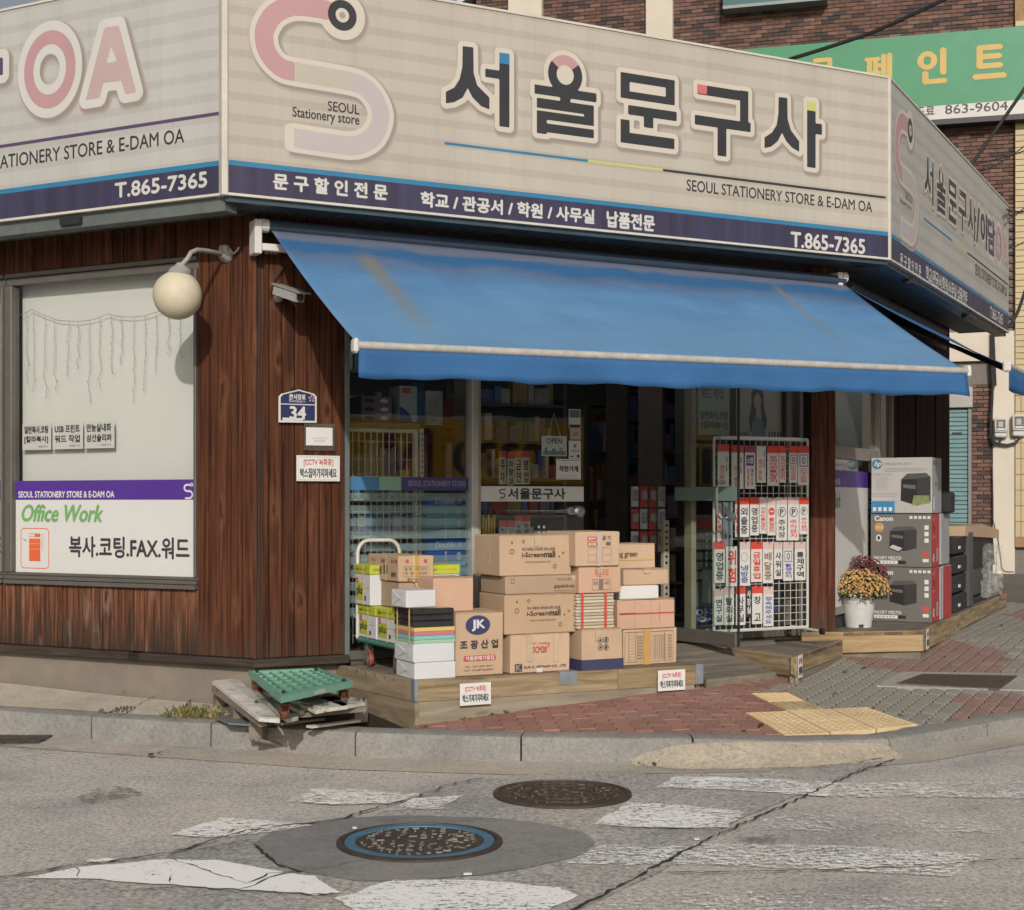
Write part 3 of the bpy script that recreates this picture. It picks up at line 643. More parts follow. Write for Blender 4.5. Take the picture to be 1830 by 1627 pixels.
# soffit boards under the sign boxes
def soffit(fr, x0, x1, w=.11, y0=.05, y1=.46):
    n = int((x1 - x0) / w); me = MB().box(0, w - .012, y0, y1, 3.452, 3.47, b=.003).mesh('soffit_board', pm((.085, .08, .075), .6, .2, 5, name='soffit boards'))
    for i in range(n): piece(shop, 'soffit_board', me, fr.M @ Matrix.Translation((x0 + i * w, 0, 0)))
soffit(SL, -3.6, -.02); soffit(SF, .12, 5.3, y1=.38)
soffit(SR, .1, 5.3, .2)
# side wall windows
win = thing  # alias kept simple
m_x0, m_x1 = LW.hit(3, 800)[0], LW.hit(22, 800)[0]
def side_window(x0, x1):
    mb = MB(); f = part(shop, 'window_frame', mb.box(x0, x1, -.02, .07, ZH - .03, ZH, b=.003).box(x0, x1, .0, .07, ZH - .085, ZH - .034, b=.003).box(x0, x1, -.035, .07, ZS, ZS + .03, b=.003).box(x0, x1, -.02, .07, ZS + .033, ZS + .06, b=.003).box(x0, x1, .0, .07, ZS + .062, ZS + .082, b=.003)
        .box(x1 - .022, x1, -.02, .07, ZS + .083, ZH - .087, b=.003).box(x0, x0 + .06, -.012, .07, ZS + .083, ZH - .087, b=.004), ALU, LW)
    g = part(f, 'window_pane', MB().box(x0 + .06, x1 - .022, .035, .041, ZS + .083, ZH - .087), GLASS, LW)
    return f
MW[None] = Matrix()
side_window(m_x1 - .06, XWR); side_window(m_x1 - 1.75, m_x1 - .082)
part(shop, 'mullion', MB().box(m_x1 - .08, m_x1 - .062, -.004, .07, ZS + .005, ZH - .005), pm((.06, .058, .055), .5, .1, 5, name='mullion groove'), LW)
BLIND = pm((.70, .70, .665), .7, .03, 1.2, name='roller blind')
xb0, xb1 = LW.hit(40.5, 700, .14)[0], XWR + .03
solo('window_blind', 'pale green-white roller blind drawn down behind the side window glass', 'blind', LW, (xb0, .14, 1.0), MB().box(xb0, xb1, .14, .143, 1.0, 3.18), BLIND)
solo('window_blind', 'pale roller blind in the cut-off side window by the frame edge', 'blind', LW, (m_x1 - 1.7, .14, 1.0), MB().box(m_x1 - 1.7, m_x1 - .1, .14, .143, 1.0, 3.18), BLIND)
# window stickers
PUR = pm((.062, .022, .20), .5, .08, 3, name='purple vinyl'); GRN = pm((.14, .31, .11), .6, .1, 3, name='green vinyl'); ORG = pm((.60, .11, .03), .6, .1, 3, name='orange vinyl')
VIN = pm((.60, .59, .565), .55, .04, 2, name='white vinyl')
def slogo(mb, x, z, h, y, m, w=None):
    """the small S mark with a ring at its upper end"""
    w = w or h * .12; q = lambda u, v: (x + u * h, z + v * h)
    path = [q(.28, .42)] + [q(-.05 + .26 * math.cos(a) , .21 + .21 * math.sin(a)) for a in np.linspace(math.pi / 2, 3 * math.pi / 2, 9)] + [q(.1 + .26 * math.cos(a), -.23 + .23 * math.sin(a)) for a in np.linspace(math.pi / 2, -math.pi / 2, 9)] + [q(-.2, -.46)]
    path = [(path[0][0], z + .38 * h)] + path[1:]
    iso(mb, lambda X, Z: np.maximum(sd_line(X, Z, path, w / 2), -(np.hypot(X - (x + .3 * h), Z - (z + .42 * h)) - .10 * h)), x - .55 * h, x + .6 * h, z - .6 * h, z + .7 * h, h / 44, 0, y, m)
    mb.ring(x + .3 * h, z + .42 * h, .13 * h, .13 * h, .075 * h, y, m, 16)
YS = .0345
for k, (wx0, wx1, lab) in enumerate(((m_x1, XWR - .022, 'window sticker band with purple strip, green Office Work lettering and orange copier sign'), (m_x1 - 1.69, m_x1 - .083, 'window sticker band cut off by the picture edge'))):
    st = thing('window_sticker', lab, 'sticker', LW, (wx0, YS, ZS + .083))
    zb1, zb0 = LW.hit(345, 857, YS)[1], LW.hit(345, 893.5, YS)[1]
    part(st, 'white_panel', MB().rect(wx0, ZS + .083, wx1, zb0, YS - .0002), VIN, LW)
    part(st, 'purple_strip', MB().rect(wx0, zb0, wx1, zb1, YS - .0002), PUR, LW)
    d = 0 if k == 0 else -(m_x1 - m_x1 + 1.69)
    mb = MB(); Y2 = YS - .0012
    ox = lambda p, yy=Y2: (LW.hit(*p, yy)[0] + d, LW.hit(*p, yy)[1])
    def pt(body, bl, tr, m, bold=0, slant=0): x0, z0 = ox(bl); x1, z1 = ox(tr); mb.text(body, x0, z0, x1, z1, Y2, m, bold, slant)
    pt('SEOUL STATIONERY STORE & E-DAM OA', (33, 889.5), (204, 878), 0, .04)
    pt('Office Work', (37, 932), (181, 903), 1, .05, .25)
    pt('복사.코팅.FAX.워드', (124, 995), (338, 962), 2, .03)
    x, z = ox((336, 878)); slogo(mb, x, z, .105, Y2, 0, .013)
    A, B = ox((37.5, 1015)), ox((87, 945)); cx_, cz_ = (A[0] + B[0]) / 2, (A[1] + B[1]) / 2; hx, hz = abs(B[0] - A[0]) / 2, abs(B[1] - A[1]) / 2
    rr = lambda X, Z: np.abs(np.hypot(np.maximum(np.abs(X - cx_) - hx + .03, 0), np.maximum(np.abs(Z - cz_) - hz + .03, 0)) - .03) - .003
    iso(mb, rr, cx_ - hx - .02, cx_ + hx + .02, cz_ - hz - .02, cz_ + hz + .02, .004, 0, Y2, 3)
    for (bl, tr) in (((52, 1003), (72, 982)), ((52, 981), (72, 972.5)), ((52, 971.5), (72, 963)), ((62, 959), (72, 955))):
        a, b = ox(bl); a2, b2 = ox(tr); mb.rect(a, b, a2, b2, Y2, 3)
    a, b = ox((51, 960)); a2, b2 = ox((72, 954)); mb.rect(a, b, a2, b + .004, Y2 - .0002, 3); mb.rect(a, b2 - .004, a2, b2, Y2 - .0002, 3)
    for q in range(6): a, b = ox((74, 984 - q * 5)); mb.poly([(a, Y2, b), (a + .022, Y2, b + .02), (a + .022, Y2, b + .024), (a, Y2, b + .004)], 3)
    a, b = ox((41, 963)); mb.poly([(a, Y2, b), (a + .034, Y2, b - .022), (a + .034, Y2, b - .014), (a, Y2, b + .004)], 2)
    part(st, 'lettering', mb, [VIN, GRN, INK, ORG], LW)
# paper cards in the side window
for (x0, y0, x1, y1, l1, l2, lab) in ((40, 805, 91, 756, '일반복사.코팅', '[칼라복사]', 'white card in the side window offering copying and coating'), (94, 803.5, 148, 754, 'USB 프린트', '워드 작업', 'white card in the side window offering USB printing'), (151, 802, 204, 752, '만능실내화', '삼선슬리퍼', 'white card in the side window offering indoor slippers')):
    y = .085; a, b = LW.hit(x0, y0, y); c, d = LW.hit(x1, y1, y); t = thing('window_card', lab, 'card', LW, (a, y, b)); part(t, 'card', MB().box(a, c, y, y + .004, b, d), PAPER, LW)
    mb = MB(); w = c - a; h = d - b; mb.text(l1, a + .08 * w, b + .62 * h, a + .9 * w, b + .9 * h, y - .001, 0, .04); mb.text(l2, a + .08 * w, b + .25 * h, a + .9 * w, b + .52 * h, y - .001, 0, .04); mb.text('서울문구사', a + .55 * w, b + .08 * h, a + .9 * w, b + .16 * h, y - .001, 0)
    part(t, 'lettering', mb, INK, LW)
# icicle string light
WIRE = pm((.26, .24, .21), .6, .2, 9, name='light wire')
st = thing('string_light', 'unlit icicle string light hanging behind the side window glass', 'string light', LW, (LW.hit(60, 570, .1)[0], .1, LW.hit(60, 570, .1)[1]))
tp = [(30, 566), (43, 562), (56, 553), (80, 564), (105, 573), (140, 575), (165, 572), (180, 567), (193, 561), (210, 566), (235, 567), (258, 565), (280, 558), (300, 552), (330, 560), (346, 553)]
P = [(*LW.hit(*p, .1), 0) for p in tp]; P = [(a, .1, b) for a, b, _ in P]
part(st, 'wire', MB().tube(P, .0022, 5), WIRE, LW)
strands = [(48, 685), (60, 700), (80, 710), (98, 697), (122, 670), (140, 658), (160, 718), (178, 692), (200, 668), (218, 650), (240, 718), (260, 698), (280, 662), (302, 632), (322, 640)]
bl = MB()
for px, yb in strands:
    xt = LW.hit(px, 570, .1)[0]; zt = float(np.interp(xt, [p[0] for p in P], [p[2] for p in P])); zb = LW.hit(px, yb, .1)[1]; k = 8; pts = []
    for i in range(k + 1):
        f = i / k; pts.append((xt + (random.uniform(-.006, .006) if i < 6 else random.uniform(-.02, .02)), .1 + random.uniform(-.004, .004), zt + (zb - zt) * f))
        if i > 0:
            a = random.choice((-1, 1)); q = pts[-1]; bl.tube([q, (q[0] + a * .014, q[1], q[2] + random.uniform(-.006, .008))], .0024, 4)
    part(st, 'strand', MB().tube(pts, .0012, 4), WIRE, LW)
part(st, 'bulbs', bl, pm((.30, .29, .26), .4, .1, 9, name='bulbs'), LW, kind='stuff')
# ---------------- shop front
def vx(px, y): return FW.hit(px, 850, y)[0]
z0f, z1f = .47, 2.98
frs = MB().box(XJ - .004, XJ + .03, -.01, .1, z0f, z1f, b=.003)
part(shop, 'shopfront_frame', frs, pm((.10, .115, .105), .5, .2, 5, name='dark frame'), FW)
xm0, xm1 = vx(838, .05), vx(851, .05)
part(shop, 'shopfront_frame', MB().box(xm0, xm0 + .022, .0, .1, z0f, z1f, b=.003).box(xm0 + .025, xm1, .015, .1, z0f, z1f, b=.003), ALUW, FW)
part(shop, 'shopfront_frame', MB().box(xm1 + .002, xm1 + .028, .03, .1, z0f, z1f, b=.003), pm((.36, .31, .21), .5, .1, 5, name='cream strip'), FW)
part(shop, 'shopfront_frame', MB().box(XJ + .03, xm0, .0, .1, z0f, z0f + .06, b=.003).box(XJ + .03, 4.86, .0, .1, z1f - .06, z1f + .02, b=.003), ALU, FW)
xj2 = vx(1228, .08); part(shop, 'shopfront_frame', MB().box(xj2, xj2 + .045, .02, .12, z0f, z1f, b=.004), pm((.30, .25, .17), .5, .15, 5, name='tan frame'), FW)
xr0 = vx(1399, .08)
part(shop, 'shopfront_frame', MB().box(xr0, xr0 + .05, .03, .12, z0f, z1f, b=.004).box(xr0 + .13, xr0 + .17, .03, .12, z0f, z1f, b=.004).box(xj2 + .045, XP0, .03, .12, z0f, z0f + .08, b=.004), ALU, FW)
part(shop, 'window_pane', MB().box(XJ + .03, xm0, .06, .066, z0f + .06, z1f), GLASS, FW)
part(shop, 'window_pane', MB().box(xj2 + .045, XP0, .07, .076, z0f + .08, z1f), GLASS, FW)
# pillar
pw = (XP1 - XP0) / 3
me = plank_me('board', pw - .003, 2.96, wood('pillar boards', [(.25, (.028, .010, .007)), (.5, (.085, .028, .016)), (.78, (.17, .075, .045))], wear=(.3, .8, (.06, .045, .034))))
for i in range(3): piece(shop, 'board', me, FW.M @ Matrix.Translation((XP0 + (i + .5) * pw, -.02 + .003 * (i % 2), .49)))
part(shop, 'pillar', MB().box(XP0, XP1 - .005, .004, .12, .45, 3.45), DARK, FW)
part(shop, 'threshold', MB().box(XJ + .03, XP1, -.03, .25, .3, .468), BEAMW, FW)
# sliding glass door, fixed leaf with the white name band
YD = .045; xd0, xd1 = vx(858, YD), vx(1043, YD)
dr = part(shop, 'door', MB().box(xd0, xd1, YD, YD + .008, z0f + .02, z1f - .06), GLASS, FW)
part(dr, 'name_band', MB().rect(xd0, FW.hit(950, 896.5, YD)[1], xd1, FW.hit(950, 869.5, YD)[1], YD - .001).add([], []), VIN, FW)
mb = MB(); mb.ptext(FW, '서울문구사', (908, 892), (1010, 873.5), YD - .002, 0, .045); x, z = FW.hit(897, 882, YD); slogo(mb, x, z, .066, YD - .002, 0, .009); mb.rect(x - .03, z - .044, x + .04, z - .041, YD - .002, 0)
part(dr, 'lettering', mb, INK, FW)
hz_ = FW.hit(950, 914, -.0)[1]; xa, xb = vx(905, -.01), vx(1024, -.01)
hd = MB().tube([(xa, YD - .05, hz_), (xb, YD - .05, hz_ - .006)], .010, 8).tube([(xa + .01, YD, hz_), (xa + .01, YD - .05, hz_)], .008, 6)
xl = vx(1036, -.01); hd.lathe([(.044, -.005), (.044, .05), (.034, .056), (.012, .058), (.010, .066)], (xl, YD - .01, hz_ - .004), 20, 0, 'y').lathe([(.03, 0), (.03, .05)], (xl - .075, YD - .01, hz_), 12, 0, 'y')
hd.box(xl - .09, xl - .02, YD - .06, YD - .03, hz_ - .03, hz_ + .022, b=.008)
part(dr, 'handle', hd, STEEL, FW, smooth=True)
mb = MB()
for (a, b) in ((963, 942), (972, 942), (963, 953), (972, 953)): x, z = FW.hit(a, b, YD); mb.disc(x, z, .010, .011, YD - .0015)
part(dr, 'white_dot_stickers', mb, VIN, FW)
# paper band on the left pane with coloured strips
YP = .0585; za, zb = FW.hit(740, 876.5, YP)[1], FW.hit(740, 853, YP)[1]
bd = thing('glass_band', 'blue, mint and navy strip across the pane beside the boarded corner', 'window strip', FW, (XJ + .03, YP, za))
SKYB = pm((.04, .15, .28), .5, .1, 3, name='blue vinyl'); MINT = pm((.17, .31, .22), .5, .1, 3, name='mint vinyl'); NV2 = pm((.035, .025, .115), .5, .1, 3, name='dark purple vinyl')
x1, x2 = vx(678, YP), vx(717, YP)
part(bd, 'blue_strip', MB().rect(XJ + .03, za, x1, zb, YP), SKYB, FW); part(bd, 'mint_strip', MB().rect(x1, za, x2, zb, YP), MINT, FW); part(bd, 'navy_strip', MB().rect(x2, za, xm0, zb, YP), NV2, FW)
part(bd, 'lettering', MB().ptext(FW, 'SEOUL STATIONERY STORE', (729, 869), (832, 860), YP - .0008, 0, .03), pm((.20, .19, .26), .6, .1, 3, name='faded lettering'), FW)
zz = za - .02; fm = MB(); k = 0
while zz > .75: h = .052 + .006 * (k % 2); fm.rect(XJ + .03, zz - h, xm0, zz, YP); zz -= h + .033; k += 1
part(bd, 'frosted_stripes', fm, FROST, FW)
# open leaf swung out over the step
hx, hy = vx(1206, .05), .05; DR = FW.sub(hx, hy, -80); dw = .66
dr2 = thing('open_door', 'glass shop door standing open with a pale frosted band and bent steel handle', 'door', DR, (0, 0, .49))
part(dr2, 'pane', MB().box(0, dw, 0, .01, .58, 2.95), glassy('door glass', (.93, .965, .955)), DR)
part(dr2, 'bottom_rail', MB().box(0, dw, -.02, .03, .485, .585, b=.004), ALU, DR)
part(dr2, 'edge_strip', MB().box(dw, dw + .010, -.004, .014, .485, 2.95), BLACK, DR)
zq0, zq1 = 1.55 - (895 - 897) * 10.95 / FPX, 1.55 + (897 - 870) * 10.95 / FPX
part(dr2, 'frosted_band', MB().rect(0.0, zq0, dw, zq1, -.002), glassy('green frost', (.8, .9, .86), .85, (.15, .22, .185)), DR)
part(dr2, 'handle', MB().tube([(dw - .12, -.01, zq1 + .03), (dw - .12, -.07, zq1 + .03), (dw - .13, -.085, zq1 - .02), (dw - .13, -.085, zq0 - .10), (dw - .11, -.06, zq0 - .13), (dw - .11, -.01, zq0 - .13)], .011, 8).lathe([(.035, -.01), (.035, .03), (.02, .035)], (dw - .05, -.005, zq0 - .12), 14, 0, 'y'), STEEL, DR, smooth=True)
# ---------------- window and wall round the far corner
r0 = RW.hit(1492, 800, .06)[0]; r1 = RW.hit(1561, 800, .06)[0]; r2 = RW.hit(1613, 800, .06)[0]; r1 = max(r1, r0 + .5)
f2 = part(shop, 'window_frame', MB().box(.03, r1, .0, .08, .62, .68, b=.003).box(.03, r1, .0, .08, 2.9, 2.96, b=.003).box(r1 - .06, r1, -.01, .08, .68, 2.9, b=.003).box(.03, r1 - .06, -.005, .06, RW.hit(1525, 822, 0)[1], RW.hit(1525, 800, 0)[1], b=.003).box(r1, 2.1, .0, .08, .62, .68, b=.003).box(2.04, 2.1, .0, .08, .68, 2.95, b=.003), pm((.22, .20, .175), .5, .1, 5, name='taupe frame'), RW)
part(f2, 'window_pane', MB().box(.03, r1 - .06, .03, .036, .68, 2.9), GLASS, RW); part(f2, 'window_pane', MB().box(r1, 2.04, .03, .036, .68, 2.9), GLASS, RW)
zp0, zp1 = RW.hit(1530, 872, .05)[1], RW.hit(1530, 843, .05)[1]
sk = thing('window_sticker', 'purple and white sticker band seen obliquely behind the flower pots', 'sticker', RW, (.1, .029, .7))
part(sk, 'white_panel', MB().rect(.03, .68, r1 - .06, zp0, .0285), VIN, RW); part(sk, 'purple_strip', MB().rect(.03, zp0, r1 - .06, zp1, .0285), PUR, RW)
mb = MB(); mb.text('E-DAM OA', .05, zp0 + .02, .3, zp0 + .07, .0275, 0, .04); slogo(mb, r1 - .2, (zp0 + zp1) / 2, .1, .0275, 0, .013); mb.text('Work', .04, zp0 - .17, .3, zp0 - .05, .0275, 1, .05, .25)
for i, ch in enumerate('코팅워드'): mb.text(ch, r1 - .32, zp0 - .2 - i * .13, r1 - .18, zp0 - .1 - i * .13, .0275, 2, .03)
part(sk, 'lettering', mb, [VIN, GRN, INK], RW)
planks(RW, 2.1, 4.72, .4, 3.45, wood('dark gable boards', [(.25, (.010, .004, .003)), (.5, (.028, .009, .006)), (.78, (.05, .018, .012))]), .19)
# interior fittings
lamp_m, t_, b_s, L_ = nodes('tube light'); b_s.inputs['Emission Color'].default_value = (1, .97, .9, 1); b_s.inputs['Emission Strength'].default_value = 9
for (x, y) in ((1.6, 1.9), (3.4, 1.9), (2.4, 3.4)):
    t = thing('ceiling_lamp', 'white fluorescent tube fitting on the dim shop ceiling', 'ceiling lamp', FW, (x, y, 3.4), 'tube lamps on the shop ceiling')
    part(t, 'body', MB().box(x - .6, x + .6, y - .09, y + .09, 3.41, 3.455, b=.01), WHITE, FW)
    for s in (-.05, .05): part(t, 'tube', MB().tube([(x - .56, y + s, 3.39), (x + .56, y + s, 3.39)], .014, 8), lamp_m, FW)
# ================================================================ fascia signs
def striped(name, base, dark, per, z0, frac=.36, warm=0):
    base, dark = sc3(base, .8), sc3(dark, .8); m, t, bs, L = nodes(name); co = N(t, 'ShaderNodeTexCoord').outputs['Object']; sx = N(t, 'ShaderNodeSeparateXYZ'); L(co, sx.inputs[0])
    a = N(t, 'ShaderNodeMath', operation='ADD'); a.inputs[1].default_value = 50 * per - z0; L(sx.outputs[2], a.inputs[0])
    b = N(t, 'ShaderNodeMath', operation='MODULO'); b.inputs[1].default_value = per; L(a.outputs[0], b.inputs[0])
    d = N(t, 'ShaderNodeMath', operation='DIVIDE'); d.inputs[1].default_value = per; L(b.outputs[0], d.inputs[0])
    f = ramp(t, L, d.outputs[0], [(0, (1,)), (frac, (1,)), (frac + .015, (0,)), (.985, (0,)), (1, (1,))])
    c = mix(t, L, f, base, dark)
    mp = N(t, 'ShaderNodeMapping'); mp.inputs['Scale'].default_value = (1.4, 1, .35); L(co, mp.inputs[0])
    c = mix(t, L, 1, c, ramp(t, L, noise(t, L, mp.outputs[0], 1.2, 5, .65), [(.3, (.90, .89, .87)), (.7, (1.05, 1.05, 1.05))]), 'MULTIPLY')
    mp2 = N(t, 'ShaderNodeMapping'); mp2.inputs['Scale'].default_value = (9, 1, .25); L(co, mp2.inputs[0])
    c = mix(t, L, 1, c, ramp(t, L, noise(t, L, mp2.outputs[0], 2, 4, .6), [(.25, (.93, .925, .91)), (.5, (1, 1, 1))]), 'MULTIPLY')
    L(c, bs.inputs['Base Color']); bs.inputs['Roughness'].default_value = .45; bs.inputs['Specular IOR Level'].default_value = .3; return m
ZB = (SF.hit(415, 345)[1] + SF.hit(1589, 467)[1]) / 2; ZT = (SF.hit(1592, 140)[1] + SF.hit(793, 0)[1]) / 2
XE = SF.hit(1589, 300)[0]; XRE = SR.hit(1802.5, 480)[0]
zs = ZB + .33
SGF = striped('sign print warm', (.47, .43, .372), (.418, .380, .328), .137, zs)
SGL = striped('sign print cool', (.47, .462, .44), (.425, .418, .398), .137, zs)
SGR = striped('sign print grey', (.44, .425, .40), (.385, .375, .35), .137, zs)
HALO = pm((.56, .51, .435), .45, .04, 2, name='sign outline print'); HALOL = pm((.56, .545, .51), .45, .04, 2, name='sign outline print cool')
SH = [pm(c, .5, .04, 3, name='printed drop shadow') for c in ((.40, .355, .30), (.33, .29, .25), (.26, .225, .20))]
GLY = pm((.030, .030, .033), .4, .15, 3, name='sign black'); PNK = pm((.45, .265, .272), .45, .06, 2, name='sign pink'); CRM = pm((.45, .42, .35), .45, .04, 2, name='sign cream'); LIL = pm((.465, .405, .41), .45, .05, 2, name='sign lilac')
TEAL = pm((.03, .16, .29), .4, .1, 3, name='sign blue'); LIME = pm((.47, .50, .16), .45, .06, 3, name='sign lime'); CORAL = pm((.55, .15, .14), .45, .06, 3, name='sign coral'); WLET = pm((.56, .54, .51), .45, .05, 3, name='sign white lettering'); PUR2 = pm((.075, .045, .10), .4, .1, 3, name='sign purple'); PNKL = pm((.47, .35, .335), .45, .06, 2, name='faded pink')
TRIM = pm((.58, .54, .47), .45, .12, 6, name='sign trim'); FLG = pm((.13, .145, .14), .45, .2, 5, metal=.3, name='sign flange'); FLB = pm((.045, .07, .085), .4, .2, 5, metal=.3, name='blue grey flange')
zst = (SF.hit(416, 283.6)[1] + SF.hit(1582, 416.5)[1]) / 2; zbl = zst - .032
def signbox(name, label, fr, x0, x1, mat, bx=None):
    t = thing(name, label, 'shop sign', fr, ((x0 + x1) / 2, 0, ZB))
    part(t, 'panel', MB().box(x0, x1, 0, .13, ZB + .012, ZT - .01), mat, fr)
    part(t, 'top_trim', MB().box(x0, x1, -.008, .13, ZT - .01, ZT + .006), TRIM, fr); part(t, 'bottom_trim', MB().box(x0, x1, -.010, .13, ZB - .004, ZB + .012), TRIM, fr)
    part(t, 'flange', MB().box(x0, x1, .03 if fr is not SF else .02, .15, ZB - (.095 if fr is SL else .04), ZB - .005), FLG if fr is not SF else FLB, fr)
    part(t, 'navy_band', MB().rect(x0, ZB + .012, x1, zbl, -.0004), NAVY, fr); part(t, 'blue_stripe', MB().rect(x0, zbl, x1, zst, -.0004), TEAL, fr)
    for f in ((.25, .55, .8) if bx is None else bx): xx = x0 + (x1 - x0) * f; part(t, 'hanger', MB().box(xx - .09, xx + .09, .0, .1, ZB - .075, ZB - .03), BLACK, fr)
    return t
sgF = signbox('fascia_sign', 'large beige shop sign over the entrance with an S logo and big black Korean lettering', SF, .0, XE, SGF, ())
xl0 = SL.hit(0, 200)[0] - 1.6
sgL = signbox('fascia_sign', 'pale grey shop sign over the side street with big pink OA letters', SL, xl0, -.035, SGL, (1 - 1.3 / abs(xl0), 1 - 3.0 / abs(xl0)))
sgR = signbox('fascia_sign', 'long beige shop sign receding round the far corner by the brick wall', SR, .03, XRE, SGR, (.16, .62))
part(sgF, 'corner_post', MB().box(-.035, .005, -.018, .12, ZB - .008, ZT, b=.004), TRIM, SF); part(sgL, 'corner_post', MB().box(-.034, .008, -.02, .06, ZB - .008, ZT, b=.004), pm((.62, .58, .50), .4, .1, 5, name='cream trim'), SL)
part(sgR, 'corner_post', MB().box(-.01, .028, -.012, .1, ZB - .006, ZT, b=.004), TRIM, SR)
# --- artwork of the main sign
Z2 = lambda x, y: (400 + x / 3.05, y / 3.05); Z3 = lambda x, y: (750 + x / 3.66, y / 3.66); Z4 = lambda x, y: (1200 + x / 2.905, y / 2.905)
H = lambda p: SF.hit(p[0], p[1], 0)
def PP(z, pts): return [H(z(*p)) for p in pts]
def bar(z, tl, br):
    """upright bar from its top-left and bottom-right corner"""
    (x0, za), (x1, zb_) = H(z(*tl)), H(z(*br)); return [(x0, zb_), (x1, zb_), (x1, za), (x0, za)]
def circ(z, c, ex, ey): (x, zz), (x1, _), (_, z1) = H(z(*c)), H(z(*ex)), H(z(*ey)); return x, zz, abs(x1 - x), abs(z1 - zz)
ox_, oz_, orx, orz = circ(Z3, (951, 492), (1076, 500), (951, 380)); ro = (orx + orz) / 2; ri = ro * .5
glyphs = {
 '서': ([PP(Z3, [(280, 303), (350, 312), (352, 480), (375, 560), (455, 640), (455, 718), (400, 695), (345, 640), (313, 578), (280, 640), (225, 670), (170, 678), (170, 602), (225, 575), (260, 520), (278, 440)]), bar(Z3, (520, 345), (586, 836)), bar(Z3, (428, 450), (530, 520))], []),
 '울': (['ring', bar(Z3, (750, 553), (1155, 672)), bar(Z3, (918, 610), (985, 700)), bar(Z3, (765, 640), (1138, 757)), bar(Z3, (1075, 690), (1138, 800)), bar(Z3, (765, 722), (1138, 827)), bar(Z3, (765, 722), (830, 880)), bar(Z3, (765, 800), (1138, 907))], []),
 '문': ([bar(Z3, (1313, 472), (1667, 692)), bar(Z3, (1362, 688), (1680, 795)), bar(Z3, (1465, 740), (1527, 842)), bar(Z3, (1313, 780), (1372, 925)), bar(Z3, (1313, 862), (1665, 979))], [bar(Z3, (1372, 538), (1608, 635))]),
 '구': ([bar(Z4, (133, 438), (398, 530)), bar(Z4, (355, 470), (398, 660)), bar(Z4, (120, 597), (410, 688)), bar(Z4, (238, 640), (284, 815))], []),
 '사': ([PP(Z4, [(555, 505), (600, 510), (602, 620), (620, 680), (662, 735), (662, 790), (625, 768), (595, 735), (573, 690), (550, 735), (515, 763), (482, 770), (482, 715), (520, 690), (545, 650), (554, 590)]), bar(Z4, (703, 526), (747, 874)), bar(Z4, (740, 640), (780, 702))], [])}
def glyph_sdf(gl):
    add, sub = gl
    def f(X, Z):
        D = np.full(X.shape, 9.)
        for a in add: D = np.minimum(D, np.abs(np.hypot(X - ox_, Z - oz_) - (ro + ri) / 2) - (ro - ri) / 2 if a == 'ring' else sd_poly(X, Z, a))
        for a in sub: D = np.maximum(D, -sd_poly(X, Z, a))
        return D
    xs = [p[0] for a in add if a != 'ring' for p in a]; zs_ = [p[1] for a in add if a != 'ring' for p in a] + ([oz_ + ro] if 'ring' in add else [])
    return f, min(xs) - .09, max(xs) + .09, min(zs_) - .09, max(zs_) + .09
def solid_sdf(gl):
    f, *_ = glyph_sdf(gl)
    if 'ring' in gl[0]: return lambda X, Z: np.minimum(f(X, Z), np.hypot(X - ox_, Z - oz_) - ro)
    return f
letters = {}; back = MB()
for ch, gl in glyphs.items():
    f, a, b, c, d = glyph_sdf(gl); mb = MB(); iso(mb, f, a, b, c, d, .0085, 0, -.0030); letters[ch] = mb
    s = solid_sdf(gl)
    for i, (lv, sh) in enumerate(((.058, (.012, -.016)), (.050, (.012, -.016)), (.043, (.011, -.014)))): iso(back, s, a, b + .02, c - .03, d, .014, lv, -.0006 - i * .0004, 1 + i, sh)
    iso(back, s, a, b, c, d, .011, .036, -.0020, 0)
part(sgF, 'letter_outlines', back, [HALO] + SH, SF)
for ch, mb in letters.items(): part(sgF, 'letter', mb, GLY, SF)
acc = MB()
for z, tl, br, m in ((Z3, (520, 345), (586, 425), 0), (Z4, (133, 438), (183, 492), 1), (Z4, (703, 526), (747, 580), 2)): q = bar(z, tl, br); acc.poly([(x, -.0036, zz) for x, zz in q], m)
for i in range(14):
    a0, a1 = math.radians(38 + i * 104 / 14), math.radians(38 + (i + 1) * 104 / 14)
    acc.poly([(ox_ + r * math.cos(a), -.0036, oz_ + r * math.sin(a)) for r, a in ((ri, a0), (ro, a0), (ro, a1), (ri, a1))], 3)
part(sgF, 'coloured_accents', acc, [TEAL, CORAL, LIME, PNK], SF)
# S logo
pl = PP(Z2, [(560, 56), (430, 36), (345, 42), (275, 78), (232, 140), (218, 200), (232, 275), (270, 335), (320, 375), (385, 392), (540, 418), (700, 448), (770, 478), (825, 540), (855, 625), (835, 710), (790, 765), (700, 795), (550, 778), (382, 752)])
sw = .062
def catmull(P, k=5):
    out = []
    for i in range(len(P) - 1):
        a, b, c, d = P[max(i - 1, 0)], P[i], P[i + 1], P[min(i + 2, len(P) - 1)]
        for j in range(k): t = j / k; out.append(tuple(.5 * (2 * b[q] + (c[q] - a[q]) * t + (2 * a[q] - 5 * b[q] + 4 * c[q] - d[q]) * t * t + (3 * b[q] - a[q] - 3 * c[q] + d[q]) * t ** 3) for q in (0, 1)))
    return out + [P[-1]]
pls = catmull(pl)
lz = lambda X, Z: sd_line(X, Z, pls, sw)
hx_, hz2, _, hr = circ(Z2, (645, 85), (750, 85), (645, -30)); hr = .128
lall = lambda X, Z: np.minimum(lz(X, Z), np.hypot(X - hx_, Z - hz2) - hr)
xs = [p[0] for p in pl]; zz_ = [p[1] for p in pl]; bb = (min(xs) - .17, max(xs) + .2, min(zz_) - .2, ZT - .02); xe = pl[-1][0]
lg = MB()
